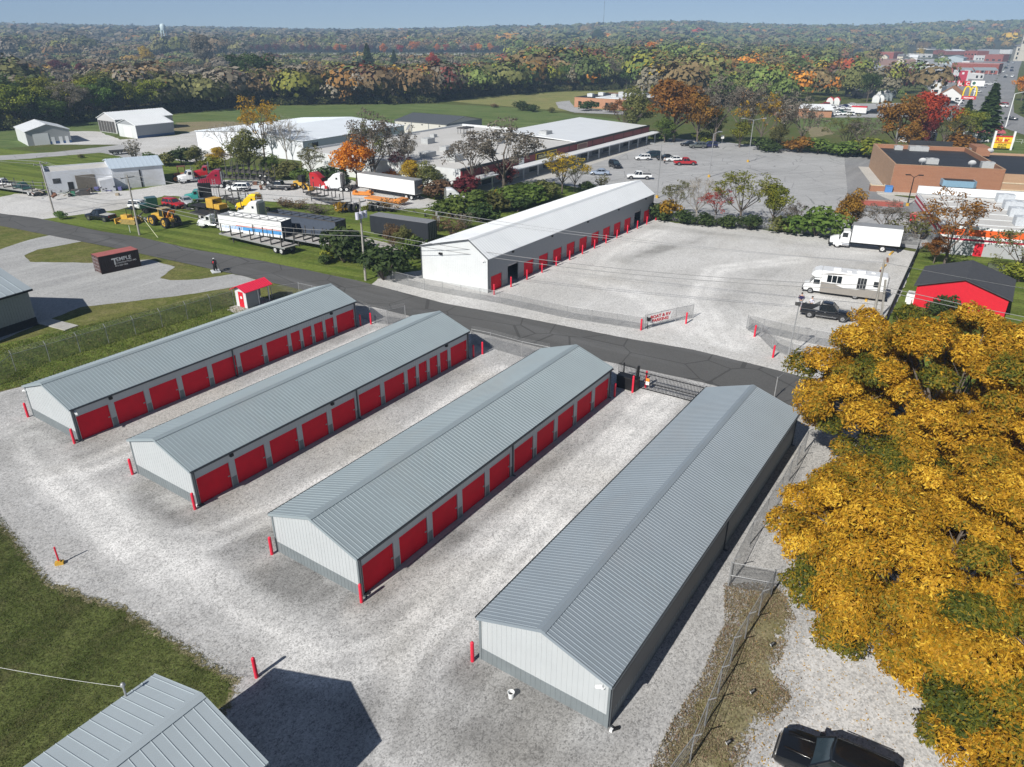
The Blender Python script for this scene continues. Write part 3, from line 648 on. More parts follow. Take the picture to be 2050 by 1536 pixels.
fence('chain_link_fence', 'long chain link fence with barbed wire arms across the grass left of the storage buildings', gp((-110, 800), (0, 772), (33, 745), (101, 725), (273, 672), (470, 612)), 1.9, 3.0, arms=1)
fence('chain_link_fence', 'short chain link fence between the kiosk and the road', gp((545, 600), (600, 592), (655, 605)), 1.7, 3.0)
fence('chain_link_gate', 'chain link double gate closing the lane between the two leftmost storage buildings', gp((712, 632), (742, 645), (776, 651), (812, 642)), 1.8, 2.4, barbs=1, cat='gate')
fence('chain_link_fence', 'chain link fence at the road end between second and third storage buildings', gp((945, 690), (982, 698), (1045, 716), (1100, 728)), 1.8, 3.2, barbs=1)
fence('chain_link_fence', 'chain link fence from the utility pole along the front of the boat lot', gp((757, 558), (850, 581), (1000, 608), (1135, 638), (1287, 661)), 1.55, 3.0)
fence('chain_link_fence', 'chain link fence across the back of the boat lot before the shrubs', gp((1300, 432), (1350, 444), (1430, 452), (1560, 463), (1650, 475), (1700, 482), (1836, 492)), 1.8, 3.0)
fence('chain_link_fence', 'chain link fence panels at the front right of the boat lot by the flood light', gp((1497, 662), (1522, 676), (1545, 700), (1582, 716), (1612, 722), (1672, 732)), 1.6, 2.6)
fence('chain_link_gate', 'open chain link gate leaf with diagonal braces left standing inside the boat lot', gp((1494, 659), (1560, 675), (1630, 690), (1708, 705)), 1.7, 2.0, cat='gate')
t_ = fence('chain_link_fence', 'long chain link fence with slanted arms between the doorless building and the white drive', gp((1300, 1640), (1380, 1530), (1461, 1330), (1543, 1192)), 1.9, 2.6, arms=-1)
fence('chain_link_fence', 'chain link fence running up behind the doorless storage building under the yellow tree', gp((1462, 1168), (1500, 1092), (1560, 998), (1610, 905)), 1.9, 3.0, arms=-1)
fence('chain_link_gate', 'short chain link gate with a middle rail beside the doorless storage building', gp((1457, 1176), (1543, 1192)), 1.9, 3.2, mid=True, cat='gate')
SCREEN = mat('black_privacy_screen', (.075, .072, .078), .85, .15)
fence('screened_fence', 'dark fabric screened fence between the boat lot and the red shed lawn', gp((1838, 500), (1818, 545), (1793, 600), (1765, 662), (1740, 712)), 1.35, 2.6, fabric=SCREEN)
fence('black_rail_fence', 'low black fence beside the concrete walk past the red shed', gp((1975, 540), (2060, 556)), 1.0, 2.0, pm=BLACK)
fence('white_rail_fence', 'white rail fence beyond the tall plaza sign', gp((1985, 282), (2060, 290)), 1.2, 2.4, pm=WHITEP, mesh=False, mid=True)
# banner gate
t = fence('banner_gate', 'open chain link gate leaf carrying the boat parking banner', gp((1290, 660), (1352, 645), (1386, 638)), 1.75, 2.4, cat='gate')
A, B_ = G(1295, 660), G(1386, 638); ang = heading(A, B_)
bt = thing('banner', 'white banner lettered in red hanging on the chain link gate', 'banner', (A.x, A.y, 0), ang); bt.location.x += math.sin(ang) * .07; bt.location.y -= math.cos(ang) * .07
bl = (B_ - A).length; bw = bl * .52
m_ = MB(); m_._add([(.05, 0, .55), (bw * .93, 0, .75), (bw, 0, 1.72), (.0, 0, 1.70), (.05, .015, .55), (bw * .93, .015, .75), (bw, .015, 1.72), (.0, .015, 1.70)], [(0, 1, 2, 3), (7, 6, 5, 4), (0, 4, 5, 1), (1, 5, 6, 2), (2, 6, 7, 3), (3, 7, 4, 0)]); m_.build('banner_sheet', SIGNW, bt)
text('lettering', 'BOAT & RV', .50, SIGNR, bt, (bw * .5, -.015, 1.26), (R(90), 0, 0), align='CENTER', sx=bw / 3.05, bold=.012)
text('lettering', 'PARKING', .50, SIGNR, bt, (bw * .5, -.015, .78), (R(90), 0, 0), align='CENTER', sx=bw / 3.05, bold=.012)
bb = thing('keypad', 'black gate keypad box on a bent arm at the banner', 'keypad', (*P2(1296, 660), 0), 0)
m_ = MB(); m_.tube((0, 0, 0), (0, 0, 1.2), .04); m_.build('stand', BLACK, bb); m_ = MB(); m_.bx(-.15, .25, -.18, .18, 1.1, 1.45); m_.build('box', BLACK, bb)
# black iron sliding gate
A, B_ = G(1237, 777), G(1418, 833); A2 = G(1290, 778); 
GA, GB = G(1272, 776), G(1410, 812); ang = heading(GA, GB); gl = (GB - GA).length
t = thing('sliding_gate', 'black iron picket sliding gate between the storage buildings', 'gate', (GA.x, GA.y, 0), ang)
m_ = MB()
for i in range(int(gl / .135)): m_.tube((i * .135, 0, .1), (i * .135, 0, 1.92), .02, n=4)
m_.build('picket', BLACK, t); tag(t.children[0], kind='stuff')
m_ = MB()
for z in (.12, .8, 1.72): m_.bx(-.05, gl, -.03, .03, z - .03, z + .035)
m_.bx(-.05, .02, -.04, .04, .05, 1.95); m_.bx(gl - .05, gl + .02, -.04, .04, .05, 1.95)
m_.build('frame_rail', BLACK, t)
m_ = MB(); m_.bx(-.6, gl, .05, .12, 0, .09); m_.build('track', BLACK, t)
sg = tag(MB().bx(1.0, 1.35, -.05, -.035, .95, 1.28, 1).bx(1.0, 1.35, -.05, -.035, .6, .94, 0).build('notice_sign', [SIGNW, mat('sign_orange', (.75, .25, .03))], None, (GA.x, GA.y, 0), ang), 'small orange and white notice on the black gate pickets', 'sign')
FA, FB = G(1237, 760), G(1276, 771); ang2 = heading(FA, FB); fl = (FB - FA).length
t = thing('picket_fence', 'short black iron picket fence panel behind the gate motor box', 'fence', (FA.x, FA.y, 0), ang2)
m_ = MB()
for i in range(int(fl / .135) + 1): m_.tube((i * .135, 0, .05), (i * .135, 0, 1.85), .02, n=4)
for z in (.15, .85, 1.65): m_.bx(0, fl, -.025, .025, z, z + .05)
m_.build('picket_panel', BLACK, t)
m_ = MB(); m_.bx(fl - .1, fl + .08, -.09, .09, 0, 2.0); m_.build('gate_post', BLACK, t); m_ = MB(); m_.bx(.5, .6, -.05, .05, 0, 1.95); m_.build('post', BLACK, t)
q = G(1256, 778); t = thing('gate_motor_box', 'big black gate operator cabinet beside the iron sliding gate', 'gate operator', (q.x, q.y, 0), ang2)
m_ = MB(); m_.bx(-1.0, 1.0, -.45, .45, .05, 1.28); m_.bx(-1.04, 1.04, -.49, .49, 1.28, 1.34); m_.build('cabinet', BLACK, t, bevel=.04)
m_ = MB(); m_.bx(-1.1, 1.1, -.6, .55, -.05, .08); m_.build('footing', CONC, t)
# kiosk
ko = G(497, 620); ka = G(536, 606); ang = heading(ko, ka)
t = thing('kiosk', 'small white kiosk with a bright red metal roof by the fence', 'kiosk', (ko.x, ko.y, 0), ang)
kl, kd = 3.5, 2.0
m_ = MB(); m_.bx(0, 1.7, 0, .08, 0, 2.3); m_.build('grey_panel', GREYP, t)
m_ = MB(); m_.extr([(0, 0), (0, 0)], 0, 0) if False else None
m_.bx(0, .08, .08, .55, 0, 2.35); m_.bx(0, .08, 1.45, kd, 0, 2.35); m_.bx(0, .08, .55, 1.45, 2.05, 2.35); m_.bx(0, 1.7, kd - .08, kd, 0, 2.3); m_.bx(1.62, 1.7, .08, kd - .08, 0, 2.35)
m_._add([(0, 0, 2.3), (0, kd, 2.3), (0, kd / 2, 2.75), (.08, 0, 2.3), (.08, kd, 2.3), (.08, kd / 2, 2.75)], [(0, 1, 2), (5, 4, 3), (0, 3, 4, 1), (1, 4, 5, 2), (2, 5, 3, 0)])
m_.build('wall', WHITE, t)
d_ = MB().bx(-.01, .05, .56, 1.44, .02, 2.04).build('door', REDW, t); MB().bx(-.02, -.01, .8, 1.1, 1.2, 1.5).build('door_sign', SIGNW, d_)
for x, y in ((kl - .1, .06), (kl - .1, kd - .06), (1.78, .06)): MB().bx(x - .06, x + .06, y - .06, y + .06, 0, 2.35).build('post', WHITE, t)
m_ = MB(); m_.bx(1.7, kl, kd - .3, kd - .25, .5, 2.0); m_.build('glass_screen', GALV, t)
r_ = MB(); y0, y1, ym = -.35, kd + .35, kd / 2
for a, b in (((y0, 2.18), (ym, 2.82)), ((ym, 2.82), (y1, 2.18))):
    r_._add([(-.4, a[0], a[1]), (kl + .35, a[0], a[1]), (kl + .35, b[0], b[1]), (-.4, b[0], b[1]), (-.4, a[0], a[1] + .06), (kl + .35, a[0], a[1] + .06), (kl + .35, b[0], b[1] + .06), (-.4, b[0], b[1] + .06)], [(0, 3, 2, 1), (4, 5, 6, 7), (0, 1, 5, 4), (1, 2, 6, 5), (2, 3, 7, 6), (3, 0, 4, 7)])
    x = -.4
    while x < kl + .3: r_.bar((x, a[0], a[1] + .07), (x, b[0], b[1] + .07), .05, .05); x += .3
r_.build('roof', REDROOF, t)
MB().bx(-.9, kl + .3, -.8, kd + .3, -.05, .12).build('slab', CONC, t)
# ---------------------------------------------------------------- vehicles
WHEELS = {}
def wheel(parent, x, y, r, w, rim=None, name='wheel', simple=False):
    rim = rim or CHROME; key = (round(r, 2), round(w, 2), rim.name, name)
    s = 1 if y > 0 else -1
    if key not in WHEELS:
        m = MB(); rings = []
        for yy, rr in ((-w / 2, r * .62), (-w / 2, r * .93), (-w * .32, r), (w * .32, r), (w / 2, r * .93), (w / 2, r * .62)):
            rings.append([(rr * math.cos(a), yy, rr * math.sin(a)) for a in [2 * math.pi * i / 18 for i in range(18)]])
        m.loft(rings, cap=False); a = m.build(name, RUBBER, smooth=50)
        q = MB(); rr = r * .63
        q.tube((0, -w * .42, 0), (0, w * .38, 0), rr, n=16); q.tube((0, w * .38, 0), (0, w * .46, 0), rr * .96, rr * .9, n=16)
        for i in range(5):
            t = 2 * math.pi * i / 5; q.bar((math.cos(t) * rr * .35, w * .465, math.sin(t) * rr * .35), (math.cos(t) * rr * .8, w * .465, math.sin(t) * rr * .8), .03, rr * .16, 1)
        q.tube((0, w * .44, 0), (0, w * .52, 0), rr * .22, n=8, m=1)
        b = q.build('rim', [rim, STEELD], smooth=40)
        WHEELS[key] = (a.data, b.data); bpy.data.objects.remove(a); bpy.data.objects.remove(b)
    a = bpy.data.objects.new(name, WHEELS[key][0]); C.objects.link(a); a.parent = parent; a.location = (x, y, r)
    if s < 0: a.rotation_euler[2] = math.pi
    if not simple:
        b = bpy.data.objects.new('rim', WHEELS[key][1]); C.objects.link(b); b.parent = a
    return a
def paint(name, col, rough=.28): return mat('paint_' + name, col, rough, .05, 1, spec=.5, coat=.5)
PB, PW, PS, PR = paint('black', (.008, .009, .011), .2), paint('white', (.76, .77, .77)), paint('silver', (.42, .44, .46), .25), paint('red', (.42, .015, .02))
PN, PG, PBL, PGR = paint('navy', (.018, .02, .075)), paint('grey_green', (.11, .12, .105)), paint('light_blue_grey', (.30, .36, .46)), paint('dark_green', (.02, .075, .055))
PMAR, PTEAL = paint('maroon', (.26, .008, .03)), paint('teal', (.05, .33, .30))
STY = {
 'sedan': dict(L=4.75, W=1.80, st=[(-2.37, .72, .42), (-2.30, .92, .36), (-1.75, .98, .3), (-.4, .94, .26), (.85, .95, .26), (1.75, .84, .3), (2.25, .70, .32), (2.37, .58, .38)], gb=(-1.72, .92), gr=(-1.05, .12), belt=.93, roof=1.43, wb=(-1.38, 1.42), r=.325),
 'hatch': dict(L=4.1, W=1.74, st=[(-2.02, .75, .42), (-1.97, 1.0, .36), (-1.3, 1.0, .3), (.0, .98, .26), (.95, 1.0, .26), (1.6, .9, .3), (1.95, .75, .32), (2.05, .6, .38)], gb=(-1.96, 1.1), gr=(-1.7, .25), belt=.98, roof=1.56, wb=(-1.25, 1.28), r=.32),
 'suv': dict(L=4.85, W=1.92, st=[(-2.42, .8, .5), (-2.36, 1.08, .42), (-1.6, 1.1, .36), (0, 1.08, .32), (.98, 1.1, .32), (1.95, 1.02, .36), (2.32, .88, .38), (2.43, .66, .45)], gb=(-2.33, 1.0), gr=(-2.02, .22), belt=1.08, roof=1.72, wb=(-1.42, 1.45), r=.38),
 'van': dict(L=5.05, W=1.95, st=[(-2.52, .75, .45), (-2.47, 1.02, .36), (-1.6, 1.04, .3), (0, 1.02, .28), (1.3, 1.04, .28), (2.0, .95, .3), (2.4, .78, .34), (2.52, .6, .4)], gb=(-2.44, 1.45), gr=(-2.15, .45), belt=1.02, roof=1.72, wb=(-1.5, 1.55), r=.34),
 'pickup': dict(L=5.75, W=1.98, st=[(-2.86, .95, .55), (-2.82, 1.12, .5), (-.75, 1.12, .45), (.3, 1.1, .42), (1.3, 1.14, .42), (2.35, 1.06, .44), (2.72, .96, .45), (2.86, .75, .5)], gb=(-.72, 1.35), gr=(-.52, .62), belt=1.1, roof=1.85, wb=(-1.75, 1.88), r=.41, bed=(-2.72, -.8)),
}
def car(label, loc, rz, paintm, style, cat='car', group=None, name='parked_car', detail=2, rim=None, cover=None, sc_=1.0):
    s = STY[style]; t = thing(name, label, cat, (loc[0], loc[1], .05), rz, group)
    t.scale = (sc_,) * 3
    hw = s['W'] / 2; n = len(s['st']); rings = []
    for i, (x, zt, zb) in enumerate(s['st']):
        k = .80 if i in (0, n - 1) else .92 if i in (1, n - 2) else 1.0; h = hw * k
        half = [(h * .84, zb), (h * .96, zb + .10), (h, zb + (zt - zb) * .5), (h * .975, zt - .14), (h * .93, zt - .05), (h * .80, zt), (h * .4, zt + .03)]
        rings.append([(x, y, z) for y, z in half] + [(x, -y, z) for y, z in half[::-1]])
    mb = MB(); mb.loft(rings)
    b0, b1 = s['gb']; r0, r1 = s['gr']; zb, zr = s['belt'] - .04, s['roof']; wb_, wr = hw * .90, hw * .70
    # roof and pillars
    base = [(b0, -wb_, zb), (b1, -wb_ * .96, zb), (b1, wb_ * .96, zb), (b0, wb_, zb)]
    top = [(r0, -wr, zr), (r1, -wr * .97, zr), (r1, wr * .97, zr), (r0, wr, zr)]
    lerp = lambda a, b, f: tuple(a[i] + (b[i] - a[i]) * f for i in range(3))
    xm_ = (r0 + r1) / 2; nn_ = 7
    def oct_(q, kx, ky, dz):
        o = []
        for (x, y, z), (x2, y2, z2) in zip(q, q[1:] + q[:1]): o += [((x - xm_) * kx + xm_, y * ky, z + dz), (((x + x2) / 2 - xm_) * kx * (1.03 if y * y2 > 0 else 1.05) + xm_, (y + y2) / 2 * ky * 1.04, z + dz + .012)]
        return o
    rf = [oct_([lerp(t_, b_, .12) for t_, b_ in zip(top, base)], 1, 1, 0), oct_(top, 1, 1, 0), oct_(top, .97, .93, .04), oct_(top, .90, .78, .066), oct_(top, .7, .5, .08)]
    mb.loft(rf)
    out = 1.015
    for f0, f1, w in ((.0, .0, .1), (1, 1, .09)):
        for sgn in (0, 1):
            i = {(0, 0): 0, (0, 1): 3, (1, 0): 1, (1, 1): 2}[(int(f0), sgn)]
            mb.bar(lerp(base[i], top[i], -.02), lerp(base[i], top[i], .95), w, .07)
    for f in ((.36, .70) if style in ('suv', 'van') else (.48,) if style != 'hatch' else (.3, .6)):
        for a, b in ((0, 1), (3, 2)):
            p = lerp(base[a], base[b], f); q = lerp(top[a], top[b], f); mb.bar(p, q, .1, .06)
    body = mb.build('body', paintm, t, smooth=38)
    g = MB(); g.loft([[lerp(b_, t_, 0) for b_, t_ in zip(base, top)], [lerp(b_, t_, .93) for b_, t_ in zip(base, top)]]); g.build('window_glass', GLASS, t)
    if detail >= 2:
        q = [lerp(base[1], top[1], .06), lerp(base[2], top[2], .06), lerp(base[2], top[2], .9), lerp(base[1], top[1], .9)]; MB().face([(x + .012, y * .93, z + .012) for x, y, z in q]).build('windscreen', mat('windscreen_sky_tint', (.035, .055, .07), .08, .1, spec=.8, coat=.5), t)  # windscreen pane, bluish sky reflection put into its base colour
    if 'bed' in s:
        c = MB(); x0, x1 = s['bed']; zt = 1.15
        if cover is None: c.bx(x0, x1, -hw * .78, hw * .78, zt - .05, zt + .012); c.build('truck_bed_floor', BLACKM, t)
        else: c.bx(x0 - .05, x1 + .05, -hw * .82, hw * .82, zt - .02, zt + .06); c.build('bed_cover', cover, t, bevel=.02)
    if detail >= 1:
        for x in s['wb']:
            for sg in (-1, 1):
                a = MB(); a.tube((x, sg * (hw - .16), s['r'] + .03), (x, sg * (hw + .004), s['r'] + .03), s['r'] * 1.16, n=18); a.build('wheel_arch', BLACKM, t)
                wheel(t, x, sg * (hw - .10), s['r'], .235, rim, simple=detail < 2)
    if detail >= 2:
        xf = s['st'][-2][0]; xr = s['st'][1][0]; zf = s['st'][-2][1]; zr_ = s['st'][1][1]
        for sg in (-1, 1):
            MB().bx(xf - .10, xf + .05, sg * hw * .62 - .17, sg * hw * .62 + .17, zf - .22, zf - .06).build('headlight', LIGHTW, t, bevel=.02)
            MB().bx(xr - .045, xr + .12, sg * hw * .72 - .11, sg * hw * .72 + .11, zr_ - .30, zr_ - .08).build('tail_light', LIGHTR, t, bevel=.02)
            MB().bx(b1 - .35, b1 - .12, sg * (hw * .96) - .07 + sg * .08, sg * (hw * .96) + .07 + sg * .08, s['belt'], s['belt'] + .16).build('wing_mirror', paintm, t, bevel=.03)
        MB().bx(s['st'][-1][0] - .05, s['st'][-1][0] + .03, -hw * .5, hw * .5, .48, .66).build('grille', BLACKM, t)
        for xe, sg in ((s['st'][-1][0], 1), (s['st'][0][0], -1)): MB().bx(min(xe, xe + sg * .05), max(xe, xe + sg * .05), -hw * .72, hw * .72, .36, .52).build('bumper', BLACKM if style != 'pickup' else CHROME, t, bevel=.02)
        d = MB()
        for sg in (-1, 1):
            for x in ((-.1, .1)[0], -1.05): d.bx(x - .1, x + .1, sg * hw - .012, sg * hw + .012, s['belt'] - .2, s['belt'] - .16)
        d.build('door_handle', CHROME if style == 'pickup' else BLACK, t)
    return t
def tractor(label, loc, rz, m, style='sleeper', group=None, cat='semi truck', name='semi_truck', chassis=True, s=1.0, hood=True):
    """cab forward is +X, front bumper at x=+3.4"""
    t = thing(name, label, cat, (loc[0], loc[1], .05), rz, group); t.scale = (s,) * 3
    if chassis:
        c = MB(); c.bx(-3.4, 2.9, -.45, -.33, .75, 1.0); c.bx(-3.4, 2.9, .33, .45, .75, 1.0); c.bx(-2.9, -1.6, -.5, .5, 1.0, 1.12); c.bx(-3.4, -3.25, -.5, .5, .7, 1.0); c.build('chassis', STEELD, t)
        for x in (-2.75, -1.45):
            for y in (-.9, .9): wheel(t, x, y, .5, .5, WHITEP)
    for y in (-1, 1): wheel(t, 2.35, y, .5, .3, CHROME)
    if hood:
        h = MB(); h.loft([[(x, -w, z0), (x, w, z0), (x, w, z1), (x, w * .7, z2), (x, -w * .7, z2), (x, -w, z1)] for x, w, z0, z1, z2 in ((1.5, 1.05, .9, 1.75, 2.0), (2.4, .92, .85, 1.65, 1.88), (3.2, .8, .85, 1.5, 1.7), (3.35, .72, .9, 1.4, 1.55))])
        for y in (-1, 1): h.loft([[(2.35 + .72 * math.cos(a), y * k, .55 + .66 * math.sin(a)) for a in [math.pi * i / 8 for i in range(9)]] for k in (.75, 1.16)])
        h.build('hood', m, t, smooth=45)
        MB().bx(3.3, 3.42, -.55, .55, .85, 1.5).build('grille', CHROME, t, bevel=.03); MB().bx(3.25, 3.5, -1.15, 1.15, .45, .8).build('bumper', CHROME, t, bevel=.05)
        for y in (-.92, .92): MB().bx(3.1, 3.35, y - .16, y + .16, 1.05, 1.3).build('headlight', LIGHTW, t, bevel=.03)
    k = MB(); k.loft([[(x, -w, z0), (x, w, z0), (x, w, z1), (x, -w, z1)] for x, w, z0, z1 in ((.2, 1.1, .8, 2.75), (1.1, 1.08, .8, 2.72), (1.6, 1.02, .8, 1.95))]); k.build('cab', m, t, bevel=.06)
    MB()._add([(1.13, -.95, 2.62), (1.13, .95, 2.62), (1.56, .92, 2.0), (1.56, -.92, 2.0), (1.20, -.95, 2.64), (1.20, .95, 2.64), (1.63, .92, 2.02), (1.63, -.92, 2.02)], [(0, 1, 2, 3), (7, 6, 5, 4), (0, 4, 5, 1), (1, 5, 6, 2), (2, 6, 7, 3), (3, 7, 4, 0)]).build('windscreen', GLASS, t)
    for y in (-1, 1): MB().bx(.42, 1.12, min(y * 1.07, y * 1.115), max(y * 1.07, y * 1.115), 1.85, 2.5).build('side_window', GLASS, t)
    if style == 'sleeper':
        z = MB(); z.loft([[(x, -1.12, .8), (x, 1.12, .8), (x, 1.12, a), (x, .8, b), (x, -.8, b), (x, -1.12, a)] for x, a, b in ((-1.5, 3.45, 3.75), (-.6, 3.45, 3.8), (.1, 3.2, 3.55), (.9, 2.7, 2.85), (1.12, 2.55, 2.7))]); z.build('sleeper', m, t, smooth=30)
        for y in (-1, 1): MB().bx(-.9, -.45, min(y * 1.11, y * 1.135), max(y * 1.11, y * 1.135), 2.5, 2.9).build('sleeper_window', GLASS, t)
        MB().bx(-1.53, -1.5, -1.0, 1.0, 1.0, 3.3).build('rear_panel', GALV if m is not YELB else ORANGE, t)
    if chassis:
        for y in (-1, 1): MB().tube((-.9, y * .85, .72), (.9, y * .85, .72), .3, n=12).build('fuel_tank', CHROME, t, smooth=40)
        for y in (-1, 1): MB().tube((-.05 if style != 'sleeper' else -1.75, y * .95, .9), (-.05 if style != 'sleeper' else -1.75, y * .95, 3.5), .085, n=8).build('exhaust_stack', CHROME, t)
    return t
def trailer(label, loc, rz, L, kind, m, group=None, cat='trailer', name='trailer', h=2.75, zb=1.15, W=2.5, wheels=2, roofm=None, stakes=8, rear_axle=None, stripe=None, frontm=None, land=True, name2=None):
    """+X is the front; origin at the centre of the floor on the ground"""
    t = thing(name2 or name, label, cat, (loc[0], loc[1], .05), rz, group); a, b = -L / 2, L / 2; w = W / 2
    MB().bx(a, b, -.5, -.38, zb - .35, zb).bx(a, b, .38, .5, zb - .35, zb).build('chassis', STEELD, t)
    if kind == 'box':
        MB().bx(a, b, -w, w, zb, zb + h).build('cargo_box', m, t, bevel=.03)
        r = MB(); x = a + .6
        while x < b - .2:
            for y in (-w - .012, w): r.bx(x - .02, x + .02, y, y + .012, zb + .1, zb + h - .1)
            x += 1.22
        r.build('side_rib', m, t); MB().bx(a, b, -w, w, zb + h, zb + h + .04).build('roof', roofm or GALV, t)
        d = MB()
        for y0, y1 in ((-w + .04, -.02), (.02, w - .04)): d.bx(a - .05, a, y0, y1, zb + .08, zb + h - .08)
        dd = d.build('rear_door', frontm or m, t); q = MB()
        for y in (-.7, -.2, .2, .7): q.bx(a - .075, a - .05, y - .02, y + .02, zb + .1, zb + h - .1)
        q.build('lock_rod', GALV, dd)
    elif kind == 'open':
        o = MB(); o.bx(a, b, -w, -w + .06, zb, zb + h); o.bx(a, b, w - .06, w, zb, zb + h); o.bx(b - .06, b, -w + .06, w - .06, zb, zb + h); o.bx(a, a + .06, -w + .06, w - .06, zb, zb + h)
        o.build('open_body', [m], t); MB().bx(a + .06, b - .06, -w + .06, w - .06, zb, zb + .1).build('trailer_floor', mat('dull_floor', (.16, .16, .16), .8), t)
        x = MB()
        for i in range(int(L / 1.7)): x.bar((a + 1 + i * 1.7, -w, zb + h - .05), (a + 1.3 + i * 1.7, w, zb + h - .05), .09, .09)
        for y in (-w, w): x.bx(a, b, y - .05, y + .05, zb + h - .02, zb + h + .1)
        x.build('top_frame', STEELD if m is not WHITEP else GALV, t)
        if frontm: MB().bx(a - .05, a, -w, w, zb - .3, zb + h).build('tailgate', frontm, t)
        if stripe:
            for y in (-w - .012, w + .002):
                s_ = MB(); s_.bx(a + .1, a + L * .62, y, y + .01, zb + .45, zb + 1.05)
                for i in range(14): xx = a + L * .62 + .12 + i * .3; s_.bx(xx, xx + .20 - i * .010, y, y + .01, zb + .45 + i * .01, zb + 1.05 - i * .01)
                s_.build('blue_stripe', mat('stripe_blue', (.08, .30, .62)), t)
                MB().bx(a + .1, a + L * .72, y, y + .011, zb + 1.1, zb + 1.2).build('red_stripe', mat('stripe_red', (.65, .1, .06)), t)
    elif kind == 'flat':
        MB().bx(a, b, -w, w, zb, zb + .14).build('deck', m, t); MB().bx(a - .05, b, -w - .03, -w, zb - .08, zb + .16).bx(a - .05, b, w, w + .03, zb - .08, zb + .16).build('side_rail', GALV if m is WOODG else STEELD, t)
        for i in range(stakes):
            x = a + .7 + i * (L - 1.4) / max(1, stakes - 1)
            s_ = MB()
            for y in (-w + .05, w - .05): s_.bx(x - .06, x + .06, y - .06, y + .06, zb + .1, zb + 1.75)
            s_.bx(x - .09, x + .09, -w + .1, w - .1, zb + .14, zb + .3); s_.build('stake_bolster', STEELD, t)
    elif kind == 'log':
        MB().bx(a, b, -.3, .3, zb - .05, zb + .2).build('spine', STEELD, t)
        for i in range(stakes):
            x = a + .5 + i * (L - 1) / max(1, stakes - 1); s_ = MB(); s_.bx(x - .12, x + .12, -w, w, zb + .2, zb + .4)
            for y in (-w + .07, w - .07): s_.bx(x - .07, x + .07, y - .06, y + .06, zb + .2, zb + 2.1)
            s_.build('stake_bolster', STEELD, t)
        for sx in (-.8, .8):
            pass
    ra = rear_axle if rear_axle is not None else a + 1.0
    for i in range(wheels):
        for y in (-w + .28, w - .28): wheel(t, ra + i * 1.35, y, .5, .5, WHITEP)
    if land:
        for y in (-.8, .8): MB().bx(b - 2.9, b - 2.75, y - .08, y + .08, 0, zb - .1).build('landing_leg', STEELD, t)
    return t

def mid(p, q, r=0): return ((p[0] + q[0]) / 2, (p[1] + q[1]) / 2)
def span(a, b):
    """centre, heading and length for something whose visible ground line runs from photo point a (rear) to b (front)"""
    A, B = G(*a), G(*b); return ((A.x + B.x) / 2, (A.y + B.y) / 2), heading(A, B), (B - A).length
def park(label, rear, front, m, style, side=0.9, **kw):
    """rear/front: photo points where the near side wheels touch the ground"""
    c, h, L = span(rear, front); wb = STY[style]['wb']; off = (wb[0] + wb[1]) / 2
    n = Vector((-math.sin(h), math.cos(h))); 
    if n.y < 0: n = -n
    c = (c[0] + n.x * side - math.cos(h) * off, c[1] + n.y * side - math.sin(h) * off)
    return car(label, c, h, m, style, **kw)

# big black SUV at the bottom edge
g1 = G(1566, 1500, 1.0); g2 = G(1800, 1560, 1.0); h = heading(g2, g1)
cc = G(1668, 1532, 1.0)
suv = car('big black SUV with a ribbed roof and roof rails on the white stone drive', (cc.x + .15, cc.y + .05), R(180 - 31), PB, 'suv', cat='SUV', sc_=1.04)
m_ = MB()
for i in range(9): m_.bx(-1.75, .0, -.52 + i * .13 - .012, -.52 + i * .13 + .012, 1.785 - abs(i - 4) * .004, 1.808 - abs(i - 4) * .006)
m_.build('roof_rib', mat('roof_rib_grey', (.05, .05, .055), .5), suv)
MB().extr([(-2.35, 1.66), (-2.05, 1.78), (-1.95, 1.78), (-2.1, 1.66)], -.6, .6).build('rear_spoiler', PB, suv, bevel=.02)
for y in (-.72, .72): 
    MB().bx(-1.9, .1, y * .95 - .02, y * .95 + .02, 1.74, 1.79).build('roof_rail', BLACK, suv, bevel=.015)
m_ = MB()
for y in (-.45, .45): m_.bx(1.0, 2.1, y - .03, y + .03, 1.1, 1.135)
m_.build('bonnet_crease', PB, suv)
# boat lot vehicles
pk = park('black crew cab pickup with a covered bed and silver sail panels in the boat lot', (1619, 637), (1685, 646.6), PB, 'pickup', cat='pickup', name='pickup_truck', cover=BLACKM)
for y in (-.93, .93):
    m_ = MB(); m_._add([(-.78, y - .03, 1.12), (-1.5, y - .03, 1.16), (-.85, y - .03, 1.66), (-.78, y + .03, 1.12), (-1.5, y + .03, 1.16), (-.85, y + .03, 1.66)], [(0, 1, 2), (5, 4, 3), (0, 3, 4, 1), (1, 4, 5, 2), (2, 5, 3, 0)]); m_.build('sail_panel', CHROME, pk)
    MB().bx(-1.1, 1.2, y * 1.06 - .06, y * 1.06 + .06, .42, .48).build('running_board', CHROME, pk)
# box truck: faces left
c, h, L = span((1770, 506), (1678.6, 496.8)); n = Vector((-math.sin(h), math.cos(h))); n = n if n.y > 0 else -n
t = thing('box_truck', 'white box truck parked at the far right of the boat lot', 'box truck', (c[0] + n.x * 1.0, c[1] + n.y * 1.0, .05), h)
m_ = MB(); m_.bx(-5.1, 2.2, -.45, -.3, .75, 1.0); m_.bx(-5.1, 2.2, .3, .45, .75, 1.0); m_.bx(-5.15, -4.9, -1.1, 1.1, .5, .65); m_.build('chassis', BLACK, t)
m_ = MB(); m_.bx(-5.2, 1.75, -1.24, 1.24, 1.12, 3.75); m_.build('cargo_box', WHITEP, t, bevel=.04)
m_ = MB(); m_.bx(-5.2, 1.78, -1.26, 1.26, 3.75, 3.79); m_.bx(1.75, 1.80, -1.26, 1.26, 1.12, 3.75); m_.build('box_roof', GALV, t)
m_ = MB(); m_.bx(-5.22, -5.17, -1.1, 1.1, 1.2, 3.5); m_.build('rear_door', GALV, t)
